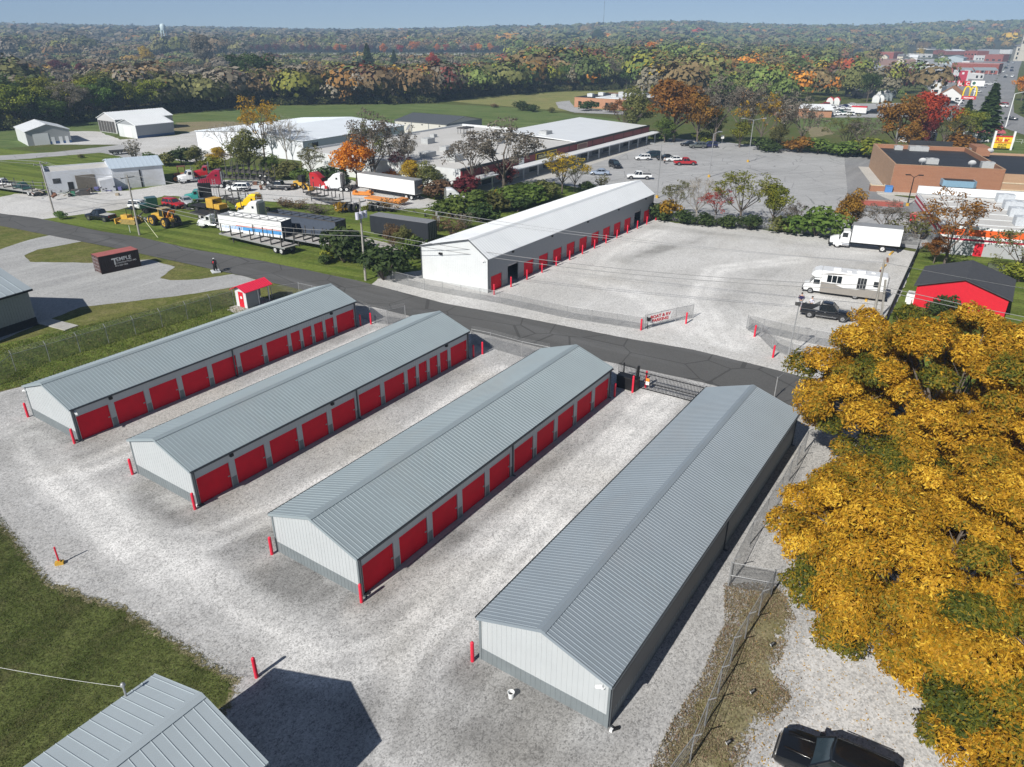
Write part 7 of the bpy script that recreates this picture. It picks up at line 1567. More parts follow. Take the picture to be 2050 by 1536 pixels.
# ---- trees placed one by one
L_ = [
 ('round', 'orange', 714, 374, 270, 'bright orange maple behind the white box trailer', 1.3), ('sparse', 'grey brown', 752, 372, 238, 'tall thinly leaved tree right of the bright orange maple', 1.0), ('sparse', 'olive', 745, 366, 250, 'greyish thin tree between the orange maple and the taller bare one', .9),
 ('round', 'olive', 500, 352, 258, 'olive and gold tree before the white warehouse wall', 1.35), ('sparse', 'golden', 530, 318, 206, 'thin golden tree before the white warehouse roof', 1.1), ('bare', 'grey brown', 575, 322, 240, 'bare tree before the white warehouse corner', 1.0), ('bare', 'grey brown', 462, 318, 246, 'bare tree spreading over the white warehouse end wall', 1.3), ('bare', 'grey brown', 560, 316, 250, 'slim bare tree before the white warehouse wall', .8), ('conifer', 'dark green', 597, 312, 270, 'small dark conifer at the warehouse corner', 1.1),
 ('scrub', 'grey brown', 270, 318, 282, 'leafless round shrub beside the dark empty flatbed', 1.3), ('bush', 'olive', 163, 317, 307, 'low brown bush alone on the grass left of the garage roof', 1.3), ('bush', 'green', 122, 440, 420, 'small leafy bush at the foot of the leaning utility pole', 1.0),
 ('bush', 'green', 305, 330, 303, 'green bush at the left end of the hedgerow', 1.5), ('bush', 'olive', 335, 332, 300, 'olive bush second from the left end of the hedgerow', 1.4), ('bush', 'dark green', 368, 330, 292, 'dark green bush in the hedgerow behind the fuel tanks', 1.4), ('round', 'olive', 395, 336, 290, 'olive tree in the hedgerow above the old white semi', 1.4), ('bush', 'yellow green', 425, 340, 306, 'yellow green bush above the dark red semi truck', 1.4), ('round', 'golden', 440, 338, 290, 'gold tinged tree in the hedgerow behind the log trailers', 1.2), ('round', 'green', 545, 352, 308, 'green tree in the hedgerow above the small white SUV', 1.5), ('bush', 'olive', 575, 356, 318, 'olive bush in the hedgerow above the dark grey pickup', 1.7), ('sparse', 'olive', 625, 360, 296, 'thin grey green tree before the mall side wall', 1.3), ('bush', 'green', 600, 366, 335, 'green bush behind the old yellow loader', 1.6), ('conifer', 'dark green', 690, 376, 318, 'dark drooping conifer left of the orange maple', 1.2), ('bush', 'dark green', 655, 366, 330, 'dark bush behind the bright red cab', 1.5),
 ('bush', 'orange', 785, 366, 335, 'orange bush right of the white box trailer front', 1.5), ('sparse', 'dark red', 800, 366, 300, 'slim dark red leaved tree before the mall side wall', 1.0), ('round', 'golden', 825, 376, 318, 'gold and olive tree behind the white box trailer rear', 1.3), ('round', 'olive', 858, 386, 322, 'olive brown tree before the left part of the mall wall', 1.3), ('bush', 'brown', 885, 398, 352, 'brown bush before the mall front left corner', 1.6), ('sparse', 'grey brown', 812, 368, 262, 'leafless thin tree before the mall roof units', .9), ('sparse', 'grey brown', 945, 388, 272, 'grey thin tree at the mall front left corner', 1.0), ('bush', 'dark red', 935, 392, 340, 'dark red shrub at the mall front left corner', 1.3),
 ('sparse', 'grey brown', 1008, 388, 252, 'big forked grey tree before the mall fascia', 1.5), ('round', 'dark red', 1012, 384, 320, 'dark red bush under the forked grey tree', 1.1), ('bush', 'green', 905, 432, 385, 'green bush behind the white rounded cab', 1.6), ('bush', 'green', 950, 428, 378, 'bright green bush left of the white storage building', 1.8), ('bush', 'olive', 985, 424, 380, 'olive bush along the white storage building, second from the cab', 1.6), ('bush', 'green', 1015, 418, 366, 'green bush along the white storage building, third from the cab', 1.8), ('bush', 'golden', 1000, 412, 378, 'golden bush in the thicket left of the white storage building', 1.0), ('bush', 'green', 1055, 408, 362, 'bright green bush below the mall canopy', 1.8), ('bush', 'olive', 1085, 400, 356, 'olive bush below the mall canopy, right of the bright green one', 1.6), ('bush', 'dark green', 1035, 424, 388, 'dark bush pressed against the white storage building roof line', 1.5), ('bush', 'dark green', 960, 445, 405, 'dark bush on the slope above the black trailer', 1.6), ('scrub', 'brown', 905, 470, 440, 'brown scrub at the corner of the white storage building', 1.8), ('scrub', 'brown', 880, 462, 430, 'brown scrub above the end of the black trailer', 1.8), ('scrub', 'grey brown', 930, 458, 428, 'grey scrub left of the white storage building roof', 1.8),
 ('sparse', 'golden', 1125, 388, 312, 'thin golden tree before the mall canopy', 1.5), ('sparse', 'olive', 1150, 384, 322, 'thin olive tree right of the golden one before the mall', 1.3), ('scrub', 'olive', 1205, 376, 352, 'grey green scrub beside the light blue sedan', 1.8), ('bush', 'dark green', 1175, 384, 358, 'dark bush under the thin olive tree', 1.3),
 ('bush', 'dark green', 690, 525, 447, 'round dark green and yellow shrub covering the flatbed end', 1.15), ('bush', 'yellow green', 665, 520, 488, 'yellow green low part of the shrub by the flatbed end', 1.2), ('bush', 'dark green', 652, 528, 505, 'dark low shrub left of the round green shrub', 1.3), ('bush', 'dark green', 768, 560, 485, 'round blue green shrub right of the transformer pole', 1.25), ('round', 'olive', 812, 515, 450, 'olive brown tree before the black box trailer', 1.0), ('round', 'brown', 788, 508, 446, 'brownish tree before the black box trailer, left of the olive one', .9), ('bush', 'green', 830, 520, 470, 'green bush before the black trailer rear', 1.1),
 ('bush', 'golden', 683, 425, 402, 'small golden bush by the log trailer in the weeds', 1.4), ('bush', 'yellow green', 742, 422, 402, 'small yellow green bush right of the transformer pole', 1.2), ('scrub', 'brown', 785, 424, 398, 'brown scrub before the orange ramp deck', 2.2), ('scrub', 'brown', 570, 415, 398, 'tan dry weeds left of the log trailer', 3.0), ('scrub', 'brown', 598, 418, 400, 'tan dry weeds before the log trailer', 3.0), ('scrub', 'grey brown', 640, 428, 408, 'grey dry weeds below the log trailer', 3.0), ('bush', 'dark green', 388, 420, 402, 'dark bush in the scrap beside the wrecked silver car', 1.3),
 ('bush', 'dark green', 1310, 440, 400, 'dark green bush at the far corner of the white storage building', 1.4), ('bush', 'golden', 1335, 438, 396, 'golden bush behind the boat lot back fence', 1.2), ('sparse', 'olive', 1350, 438, 366, 'thin brownish tree behind the boat lot back fence', 1.0), ('bare', 'grey brown', 1394, 440, 360, 'bare grey tree behind the boat lot back fence', 1.3), ('bush', 'dark green', 1368, 448, 418, 'dark green bush under the bare grey tree', 1.5), ('sparse', 'red', 1430, 446, 382, 'small red leaved tree behind the boat lot back fence', 1.2), ('sparse', 'yellow green', 1480, 452, 350, 'airy yellow green tree, left of two behind the boat lot fence', 1.5), ('round', 'yellow green', 1545, 456, 362, 'yellow green tree, right of two behind the boat lot fence', .9), ('bush', 'dark green', 1412, 452, 424, 'dark shrub behind the back fence under the red tree', 1.5), ('bush', 'dark green', 1455, 456, 426, 'dark shrub behind the back fence, left of the airy tree', 1.5), ('bush', 'dark green', 1500, 460, 428, 'dark shrub behind the back fence, under the airy tree', 1.6), ('bush', 'olive', 1560, 464, 430, 'olive shrub behind the back fence', 1.6), ('bush', 'green', 1632, 472, 404, 'big green bush behind the back fence left of the box truck', 1.5), ('sparse', 'grey brown', 1585, 460, 408, 'grey twiggy tree left of the big green bush', 1.1), ('round', 'orange brown', 1695, 474, 376, 'orange brown tree behind the box truck cab', .9), ('sparse', 'grey brown', 1765, 478, 412, 'grey twiggy shrub tree behind the box truck', 1.5), ('scrub', 'olive', 1800, 482, 440, 'pale twiggy shrub right of the box truck', 1.8), ('scrub', 'olive', 1838, 478, 430, 'olive scrub at the parts store corner', 2.0),
 ('sparse', 'orange brown', 1890, 530, 402, 'orange brown thin tree before the orange banded store', 1.45), ('round', 'orange brown', 1868, 528, 470, 'low orange brown tree beside the grey shed roof', 1.1), ('sparse', 'olive', 2035, 560, 460, 'grey green tree at the right edge by the black fence', 1.5), ('bush', 'yellow green', 2040, 565, 520, 'yellow green bush at the right edge by the black fence', 1.4), ('bush', 'dark green', 1900, 620, 578, 'dark round shrub before the red shed wall', 1.4), ('bush', 'dark green', 1880, 634, 592, 'dark shrub left of the round one before the red shed', 1.1), ('scrub', 'brown', 1832, 642, 618, 'brown scrub on the lawn left of the red shed', 1.6),
 # behind the mall car park
 ('round', 'orange brown', 1348, 285, 150, 'huge orange brown tree behind the mall car park', 1.4), ('round', 'olive', 1270, 276, 172, 'olive brown tree left of the huge orange brown tree', 1.1), ('sparse', 'orange brown', 1250, 270, 200, 'small brown tree at the far end of the mall', 1.2), ('round', 'orange brown', 1395, 290, 178, 'orange brown tree at the right shoulder of the huge one', 1.0), ('round', 'green', 1330, 286, 232, 'green bush tree below the huge orange brown tree', 1.3), ('bush', 'green', 1330, 282, 255, 'bright green bush beside the mall end canopy', 2.0), ('sparse', 'grey brown', 1430, 290, 165, 'grey thin tree right of the huge orange brown tree', 1.2), ('round', 'olive', 1425, 288, 215, 'olive tree behind the three parked cars', 1.0), ('sparse', 'grey brown', 1480, 294, 178, 'tall grey thin tree behind the wide armed lamp post', 1.2), ('round', 'yellow green', 1480, 296, 238, 'yellow green tree behind the wide armed lamp post', 1.1), ('bush', 'yellow green', 1405, 286, 262, 'yellow green bush behind the navy SUV', 2.0), ('sparse', 'golden', 1520, 298, 200, 'thin golden tree behind the car park edge', 1.2), ('sparse', 'grey brown', 1560, 300, 192, 'grey thin tree before the orange brick block', 1.1), ('round', 'olive', 1555, 302, 245, 'olive shrub tree before the orange brick block', 1.0), ('bush', 'dark green', 1530, 302, 270, 'dark bush at the back edge of the car park', 2.0), ('sparse', 'grey brown', 1600, 304, 205, 'grey thin tree right of the orange brick block', 1.0), ('bush', 'orange brown', 1600, 306, 272, 'orange brown bush at the back edge of the car park', 2.0), ('bush', 'green', 1640, 308, 272, 'green bush at the back edge of the car park', 2.0), ('sparse', 'olive', 1690, 310, 235, 'olive grey thin tree before the used car lot grass', 1.2), ('sparse', 'grey brown', 1715, 312, 240, 'grey thin tree left of the large red and brown tree', 1.2), ('bush', 'green', 1700, 314, 276, 'green bush near the white sign at the car park edge', 2.0), ('bush', 'yellow green', 1740, 316, 272, 'yellow green bush beside the brick store corner', 2.0), ('bush', 'dark green', 1765, 320, 282, 'dark bush touching the brick store side wall', 1.6),
 ('round', 'orange brown', 1790, 312, 185, 'large orange brown tree behind the brick store', 1.05), ('round', 'red', 1848, 298, 174, 'bright red tree behind the brick store', 1.0), ('round', 'orange brown', 1815, 316, 240, 'lower orange brown tree touching the brick store roof', 1.0), ('round', 'dark red', 1842, 312, 232, 'dark red tree under the bright red one', .9), ('sparse', 'olive', 1885, 300, 225, 'grey green thin tree behind the brick store roof', 1.2), ('round', 'golden', 1908, 290, 216, 'golden tree left of the yellow green one behind the brick store', .8), ('round', 'yellow green', 1932, 292, 212, 'bright yellow green tree behind the brick store', 1.0), ('conifer', 'dark green', 1965, 282, 168, 'tall dark conifer beside the far street', 1.55), ('conifer', 'dark green', 1925, 270, 200, 'darker smaller conifer behind the yellow green tree', 1.6), ('bush', 'orange brown', 1915, 298, 262, 'orange bush left of the pink red roof', 2.0), ('round', 'orange', 2044, 202, 145, 'orange red tree at the right edge beside the street', 1.1), ('conifer', 'dark green', 2056, 228, 170, 'dark conifer at the right edge below the orange red tree', 1.4), ('round', 'dark green', 1735, 205, 140, 'dark leafy tree above the used car lot, left', 1.0),
 ('bush', 'dark green', 1180, 222, 200, 'dark shrub before the low orange brick building', 1.8), ('bush', 'brown', 1222, 226, 204, 'brown shrub at the right end of the low orange brick building', 1.4), ('bush', 'dark green', 1046, 222, 198, 'round bush on the line between green field and meadow', 1.5), ('bush', 'dark green', 1068, 224, 208, 'low bush right of the round bush at the field edge', 1.4), ('bush', 'olive', 1105, 226, 214, 'small bush at the field edge near the brick building', 1.4), ('bush', 'brown', 990, 216, 206, 'small brown bush at the left end of the field edge', 1.5),
]
for kd, pl, px, py, ty, lab, wx in L_: tp(kd, pl, px, py, ty, lab, wx=wx)
# ---- rows of the wood
_o1 = ['', 'first', 'second', 'third', 'fourth', 'fifth', 'sixth', 'seventh', 'eighth', 'ninth', 'tenth', 'eleventh', 'twelfth', 'thirteenth', 'fourteenth', 'fifteenth', 'sixteenth', 'seventeenth', 'eighteenth', 'nineteenth']
_o2 = {20: 'twent', 30: 'thirt', 40: 'fort', 50: 'fift', 60: 'sixt'}
def ordw(n):
    if n < 20: return _o1[n]
    d, u = n // 10 * 10, n % 10; return _o2[d] + 'ieth' if u == 0 else _o2[d] + 'y-' + _o1[u]
def front_y(x): return float(np.interp(x, [-60, 0, 100, 200, 330, 520, 700, 860, 900, 1010, 1130, 1250, 1262], [266, 262, 256, 240, 228, 212, 209, 207, 199, 190, 183, 180, 180]))
LIMX, LIMY = [-99, 60, 95, 180, 215, 310, 340, 420, 480, 560, 760, 1000, 1060, 2100], [100, 110, 140, 140, 118, 118, 141, 130, 127, 123, 121, 120, 90, 60]
def hcap(px, g, m=3.0): return max(m, CAMH - (float(np.interp(px, LIMX, LIMY)) - 62) * math.hypot(g.x, g.y) / FPX)
def pick(rs, w):
    k = list(w); p = np.array([w[i] for i in k], float); return k[rs.choice(len(k), p=p / p.sum())]
WL_ = {'dark green': 3, 'green': 3, 'olive': 2.4, 'yellow green': 3.6, 'grey brown': 1.0}
WM_ = {'dark green': 3, 'green': 2, 'olive': 4, 'yellow green': 1.4, 'brown': 1.6, 'grey brown': 2.0, 'orange brown': .9, 'golden': .5, 'orange': .3}
WR_ = {'dark green': 2.5, 'green': 4, 'olive': 3, 'yellow green': 1.6, 'brown': .8, 'grey brown': .7, 'orange brown': .7}
WX_ = {'dark green': 2, 'green': 3, 'olive': 3.4, 'yellow green': 1.6, 'brown': 1.4, 'grey brown': 1.3, 'orange brown': 1.1, 'golden': .8, 'orange': .9, 'red': .5, 'dark red': .3}
rs = np.random.RandomState(44)
def row(x0, x1, step, dy, hm, rowname, w=None, where='beyond the green field'):
    x = x0; n = 0
    while x < x1:
        n += 1; px = x + rs.uniform(-.25, .25) * step; py = front_y(px) - dy * rs.uniform(.6, 1.3); ww = w or (WL_ if px < 420 else WM_ if px < 900 else WR_)
        pal = pick(rs, ww); kd = 'sparse' if pal in ('grey brown',) else rs.choice(['round', 'tall', 'wide', 'round']); g = G(px, py)
        H = min(hm * rs.uniform(.78, 1.25), hcap(px, g) + rs.uniform(0, 2.5))
        tree(kd, pal, g.x, g.y, H, f'{pal} tree, {ordw(n)} from left, {rowname} of the wood {where}', 'trees of the wood beyond the field', wx=rs.uniform(1.05, 1.45)); x += step * rs.uniform(.8, 1.2)
row(-50, 1260, 31, 1.5, 13.0, 'front row')
row(-50, 1260, 31, 8, 14.0, 'second row')
row(-40, 1260, 36, 16, 13.5, 'third row')
# undergrowth along the wood edge: countless low bushes as one mass
P = []; N = []; S = []; T = []
for k in range(330):
    px = rs.uniform(-60, 1262); g = G(px, front_y(px) - rs.uniform(-.5, 3)); h = rs.uniform(1.6, 4.2); c = np.array([[g.x, g.y, h * .4], [g.x + rs.normal(0, 1.5), g.y + 1, h * .55]]); a_, b_, c_, d_ = clump_leaves(rs, c, np.array([h * .62, h * .5]), 26, .3); P.append(a_); N.append(b_); S.append(c_); T.append(d_)
me = cards('undergrowth', np.concatenate(P), np.concatenate(N), np.concatenate(S), np.concatenate(T), rs); me.materials.append(leaf_mat('undergrowth_leaves', [(.05, .065, .02), (.11, .125, .035), (.20, .17, .08)])); tag(C.objects.link(bpy.data.objects.new('undergrowth', me)) or bpy.data.objects['undergrowth'], 'scrubby undergrowth along the edge of the wood', 'undergrowth', kind='stuff')
# landmark trees inside the far wood
for kd, pl, px, py, ty, lab, wx in [('tall', 'grey brown', 412, 140, 60, 'tall slim grey tree rising above the far wood near the water tower', 1.1), ('wide', 'dark green', 512, 196, 96, 'broad dark green tree dominating the wood left of the middle', 1.35), ('round', 'golden', 296, 134, 92, 'golden tree before the water tower', 1.2), ('conifer', 'dark green', 738, 150, 88, 'dark tall conifer in the wood above the grey roofed barn', 1.5), ('conifer', 'dark green', 790, 140, 100, 'dark small conifer at the cemetery edge', 1.5), ('round', 'red', 868, 150, 104, 'crimson tree below the cemetery', 1.0), ('round', 'red', 1013, 150, 114, 'red tree right of the crimson one in the wood', .8), ('round', 'orange', 1300, 135, 80, 'tall bright orange tree in the town trees', .8), ('round', 'orange', 768, 112, 86, 'round orange tree at the back of the cemetery', 1.0), ('round', 'red', 802, 112, 88, 'round red tree at the back of the cemetery', 1.0), ('wide', 'orange', 830, 108, 80, 'broad orange tree behind the cemetery', 1.2), ('tall', 'dark red', 116, 158, 116, 'deep red tree left of three in the far left wood', 1.5), ('tall', 'dark red', 138, 158, 122, 'deep red tree middle of three in the far left wood', 1.2), ('tall', 'dark red', 166, 160, 122, 'deep red tree right of three in the far left wood', 1.2), ('round', 'orange', 98, 170, 146, 'dull orange tree below the three deep red trees', 1.4), ('conifer', 'dark green', 820, 98, 64, 'pointed dark conifer on the skyline above the cemetery, left', 1.6), ('conifer', 'dark green', 834, 98, 66, 'pointed dark conifer on the skyline above the cemetery, right', 1.6), ('round', 'dark green', 1196, 100, 60, 'dark round tree on the slope left of the radio mast', 1.4)]:
    tp(kd, pl, px, py, ty, lab, wx=wx)
for n, px in enumerate(range(436, 1000, 17)):
    if 750 < px < 845: continue
    pl = 'dark red' if px < 560 else pick(rs, {'dark red': 4, 'red': 1.5, 'orange': 1.2, 'olive': 1.2, 'yellow green': .6}); tp('tall' if px < 560 else 'round', pl, px + rs.uniform(-3, 3), 108 - (px - 436) * .002, 88 + rs.uniform(-3, 3), f'{pl} tree, {ordw(n + 1)} from left in the planted row behind the cemetery', 'planted row behind the cemetery', wx=1.6 if px < 560 else 1.1)
m = MB(); rs2 = np.random.RandomState(8)
for i in range(300):
    g = G(rs2.uniform(560, 1010), rs2.uniform(107, 118)); m.bx(g.x - 1.0, g.x + 1.0, g.y - .3, g.y + .3, 0, rs2.uniform(.8, 1.7))
tag(m.build('gravestones', mat('grey_stone', (.33, .325, .31), .8)), 'rows of pale gravestones in the far cemetery', 'gravestones', kind='stuff')
# ---- grass blades and weeds that roughen the near ground
def tufts(name, poly, n, h, pal, seed, label, lean=.5, w=.3, keep=None):
    rs = np.random.RandomState(seed); W = [P2(*p) for p in poly]; xs = [p[0] for p in W]; ys = [p[1] for p in W]
    P = np.stack([rs.uniform(min(xs), max(xs), n * 3), rs.uniform(min(ys), max(ys), n * 3)], 1); c = np.zeros(len(P), bool); j = len(W) - 1
    for i in range(len(W)):
        (xi, yi), (xj, yj) = W[i], W[j]; c ^= ((yi > P[:, 1]) != (yj > P[:, 1])) & (P[:, 0] < (xj - xi) * (P[:, 1] - yi) / (yj - yi + 1e-12) + xi); j = i
    P = P[c]; f = np.sin(P[:, 0] * 1.1 + 2 * np.sin(P[:, 1] * .7)) + np.sin(P[:, 1] * 1.7 + P[:, 0] * .6) + rs.normal(0, .7, len(P))
    P = P[f > (keep if keep is not None else -9)][:n]; n = len(P); d = rs.normal(size=(n, 3)) * lean; d[:, 2] = 1; d /= np.linalg.norm(d, axis=1, keepdims=True)
    S = h * rs.uniform(.5, 1.3, n); N = np.cross(d, rs.normal(size=(n, 3))); N /= np.linalg.norm(N, axis=1, keepdims=True); B = np.cross(N, d); C_ = np.concatenate([P, np.full((n, 1), .05)], 1) + d * S[:, None]
    S_ = S[:, None]; v = np.empty((n, 4, 3)); v[:, 0] = C_ - d * S_; v[:, 1] = C_ + B * S_ * w; v[:, 2] = C_ + d * S_; v[:, 3] = C_ - B * S_ * w
    me = bpy.data.meshes.new(name); me.vertices.add(4 * n); me.vertices.foreach_set('co', v.ravel()); me.loops.add(4 * n); me.loops.foreach_set('vertex_index', np.arange(4 * n, dtype=np.int32)); me.polygons.add(n); me.polygons.foreach_set('loop_start', np.arange(0, 4 * n, 4, dtype=np.int32)); me.update(calc_edges=True)
    a = me.attributes.new('tint', 'FLOAT', 'FACE'); a.data.foreach_set('value', rs.uniform(0, 1, n).astype(np.float32)); me.materials.append(leaf_mat(name + '_blades', pal, .2)); o = bpy.data.objects.new(name, me); C.objects.link(o); tag(o, label, 'grass', kind='stuff')
tufts('lawn_grass', [(-60, 1005), (0, 1030), (110, 1170), (256, 1218), (406, 1312), (482, 1360), (430, 1410), (300, 1560), (-200, 1560)], 60000, .045, [(.05, .07, .018), (.085, .105, .03), (.16, .14, .07)], 3, 'short rough grass of the near lawn', .8)
tufts('edge_weeds', [(-40, 1000), (0, 1022), (110, 1155), (256, 1203), (406, 1298), (500, 1352), (480, 1385), (396, 1328), (246, 1234), (100, 1188), (0, 1048)], 9000, .05, [(.07, .08, .025), (.20, .17, .09), (.33, .26, .15)], 8, 'straggling weeds where lawn meets gravel', .9, keep=.2)
tufts('dry_weeds', [(1450, 1170), (1560, 1170), (1592, 1240), (1560, 1330), (1585, 1400), (1500, 1500), (1480, 1560), (1290, 1560), (1340, 1455), (1400, 1360), (1450, 1250)], 26000, .07, [(.10, .10, .035), (.28, .235, .13), (.40, .34, .22), (.24, .14, .09)], 4, 'dry weeds along the fence', .9, keep=-.6)
tufts('fence_weeds', [(-20, 790), (-20, 700), (160, 655), (300, 622), (450, 585), (560, 600), (480, 640), (140, 752)], 30000, .09, [(.07, .11, .02), (.12, .15, .03), (.24, .2, .09)], 5, 'rough grass around the left fence', .8)
tufts('fallen_leaves', [(1560, 1180), (1640, 1160), (1760, 1250), (2050, 1400), (2050, 1560), (1480, 1560), (1500, 1380), (1480, 1260)], 2600, .06, [(.30, .17, .02), (.55, .34, .03), (.22, .12, .04)], 9, 'fallen golden leaves on the white drive', 3.0, w=.5)
# ---------------------------------------------------------------- the town at the upper right
HW = mat('house_white', (.66, .66, .65), .6, .05); GRB = mat('grey_blue_panel', (.36, .42, .45), .5, .05); PINKR = mat('pink_red_fascia', (.52, .05, .085), .5, .05); SHG = mat('grey_shingle', (.17, .17, .18), .8, .1); STONE = mat('pale_limestone', (.50, .47, .40), .7, .08); TANW = mat('tan_wall', (.45, .38, .29), .7, .08); ORR = mat('orange_brown_roof', (.42, .20, .09), .6, .08)
def tbld(label, a, b, h, dep, wall, roofm, gable=None, name='town_building', cat='building', win=0, rows=1, hr=2.2, group=None):
    A, B = G(*a), G(*b); L = (B - A).length; t = thing(name, label, cat, (A.x, A.y, 0), heading(A, B), group)
    if gable: gable_block(t, 0, L, 0, dep, h, h + hr, wall, roofm, gable, rib=0, oh=.5)
    else: flat_block(t, 0, L, 0, dep, h, wall, roofm, .4, None)
    for r in range(rows if win else 0):
        for i in range(win): x = L * (i + .5) / win; z = .9 + r * (h - .8) / rows; MB().bx(x - L / win * .22, x + L / win * .22, -.08, 0, z, z + min(1.8, h / rows * .55)).build('window', GLASS, t)
    return t
TB = [
 ('long dark red brick store with a silver awning beside the street', (1902, 146), (1996, 149), 8.0, 22, BRICKR, ROOFW, None, 5, 1), ('two storey red brick block with arched pale windows in the town', (1928, 120), (1953, 121), 11, 20, BRICKR, ROOFW, None, 4, 2), ('red brick building with pale roof edge right of the two storey block', (1970, 123), (2006, 124), 8, 22, BRICKR, ROOFW, None, 3, 1), ('white parapet building below the orange town tree', (1990, 111), (2020, 112), 8.5, 30, HW, ROOFW, None, 4, 1), ('red walled barn with a white roof in the town', (1893, 112), (1932, 112), 7, 30, BRICKR, ROOFW, 'x', 0, 1), ('grey blue metal building with a small gable in the town', (1887, 129), (1926, 130), 7, 24, GRB, GRB, 'y', 0, 1), ('white flat building between the grey blue and the brick buildings', (1952, 121), (1970, 121), 6, 18, HW, ROOFW, None, 3, 1), ('pale grey building with tall white windows in the town', (1954, 111), (1974, 112), 9, 20, mat('grey_stucco', (.36, .37, .39)), ROOFW, None, 4, 1), ('gabled pale house with a pediment at the back of the town', (1963, 99), (1984, 99), 7, 22, HW, SHG, 'y', 2, 1), ('white house cluster with a grey roof at the town edge', (1856, 106), (1888, 106), 7, 30, HW, SHG, 'x', 3, 1), ('dark red brick hall with a cream roof left in the town', (1749, 119), (1787, 120), 9, 36, BRICKR, mat('cream_roof', (.55, .5, .4)), None, 0, 1), ('long low brownish brick building in the town', (1780, 132), (1832, 132), 6, 30, mat('brown_pink_brick', (.33, .21, .18), .8, .1), SHG, None, 4, 1), ('grey roofed low building in the middle of the town', (1832, 116), (1866, 116), 5, 30, HW, SHG, None, 3, 1), ('white low building behind the golden town trees', (1851, 148), (1879, 148), 6, 22, HW, ROOFW, None, 3, 1), ('white low store with two dark windows by the street', (1950, 159), (1968, 159), 4, 12, HW, ROOFW, None, 2, 1), ('small white house left of the golden town trees', (1707, 150), (1721, 150), 5, 12, HW, SHG, 'x', 2, 1), ('white house among green trees above the used car lot', (1525, 172), (1541, 174), 6, 12, HW, mat('pale_roof', (.5, .52, .54)), 'y', 2, 1), ('pale house in the trees below the tall orange tree', (1306, 118), (1322, 118), 7, 14, HW, SHG, 'x', 2, 1), ('white house right of the tall orange tree', (1326, 104), (1340, 104), 7, 14, HW, SHG, 'y', 2, 1), ('pale long building beyond the town, far right', (1748, 70), (1794, 71), 12, 40, HW, ROOFW, None, 0, 1), ('pale long roof beyond the town, left of the other', (1705, 86), (1740, 87), 8, 30, HW, ROOFW, 'x', 0, 1), ('white houses on the far hillside, left one', (1598, 64), (1610, 64), 8, 16, HW, SHG, 'x', 0, 1), ('white houses on the far hillside, right one', (1622, 66), (1634, 66), 8, 16, HW, ROOFW, 'x', 0, 1), ('white farm house far off above the meadow', (595, 75), (606, 75), 10, 20, HW, ROOFW, 'x', 0, 1), ('white farm building far off right of the farm house', (745, 74), (757, 74), 10, 20, HW, ROOFW, 'x', 0, 1),
 ('dark flat roofed building behind the bright red tree', (1866, 238), (1905, 240), 4.2, 18, GREYP, SHG, None, 3, 1), ('long white mobile home behind the brick store', (1795, 284), (1872, 288), 3.2, 8, HW, ROOFW, None, 6, 1), ('building with a pink red metal roof behind the brick store', (1948, 284), (2004, 286), 3.0, 12, HW, mat('faded_pink_roof', (.42, .11, .12)), 'x', 3, 1), ('black long shed at the used car lot', (1712, 197), (1750, 197), 4, 12, BLACKM, SHG, 'x', 0, 1),
]
for lab, a, b, h, dep, w_, r_, gb, wn_, rw in TB: tbld(lab, a, b, h, dep, w_, r_, gb, win=wn_, rows=rw)
rs5 = np.random.RandomState(6); n5 = 0
for i in range(60):
    px, py = rs5.uniform(1640, 1960), rs5.uniform(88, 142); r5 = (py - 88) / 54
    if n5 < 30 and px > 1900 - 240 * r5 * rs5.rand():
        n5 += 1; w5 = rs5.uniform(9, 17) * (.6 + .6 * r5); rf = (SHG, ROOFW, HW, SHG, mat('brown_shingle', (.2, .15, .12)))[rs5.randint(5)]; tbld(f'small pale town house, {ordw(n5)} of those scattered among the town trees', (px, py), (px + w5, py + .3), 5.5, 11, (HW, HW, TANW, mat('cream_siding', (.58, .53, .42)))[rs5.randint(4)], rf, 'xy'[rs5.randint(2)], win=2, group='small town houses', name='town_house', cat='house')
# awnings of the red store
for lab, a, b in (('silver standing awning roof along the red brick store, longer one', (1946, 149.5), (1992, 150)), ('silver awning roof along the red brick store, shorter one', (1914, 150), (1944, 150.5))):
    A, B = G(*a), G(*b); L = (B - A).length; t = thing('awning', lab, 'awning', (A.x, A.y, 0), heading(A, B)); m = MB(); m._add([(0, -4, 3.6), (L, -4, 3.6), (L, 2, 5.6), (0, 2, 5.6), (0, -4, 3.4), (L, -4, 3.4), (L, 2, 5.4), (0, 2, 5.4)], [(0, 1, 2, 3), (7, 6, 5, 4), (0, 4, 5, 1), (1, 5, 6, 2), (2, 6, 7, 3), (3, 7, 4, 0)]); m.build('awning_roof', ROOFG, t)
    for i in range(6): MB().bx(i * L / 5 - .1, i * L / 5 + .1, -3.8, -3.6, 0, 3.4).build('post', WHITE, t)
t = tbld('grocery store with a pink red entrance block and white pillars', (1899, 165), (1934, 165), 4.5, 14, PINKR, ROOFST, None)
A, B = G(1913, 165), G(1931, 165); L = (B - A).length; ex = (A - G(1899, 165)).length; MB().bx(ex, ex + L, -1, 3, 0, 7.5).build('entrance_block', PINKR, t)
for x in (ex - 1.2, ex + L): MB().bx(x, x + 1.2, -1.4, 3, 0, 8).build('pillar', WHITE, t)
MB().bx(ex + L * .38, ex + L * .62, -1.1, -1, 5.2, 6.6).build('pale_emblem', SIGNW, t)
# restaurant with orange brown gable
t = tbld('white restaurant with an orange brown gable roof', (1877, 206), (1921, 208), 4.0, 20, HW, ORR, 'y', win=3, hr=3.2); MB().bx(-1, 3, -.3, -.05, 2.6, 3.3).build('red_band', PINKR, t)
tbld('white small gabled shop behind the restaurant', (1862, 190), (1882, 191), 5, 12, HW, HW, 'y', win=1, hr=3)
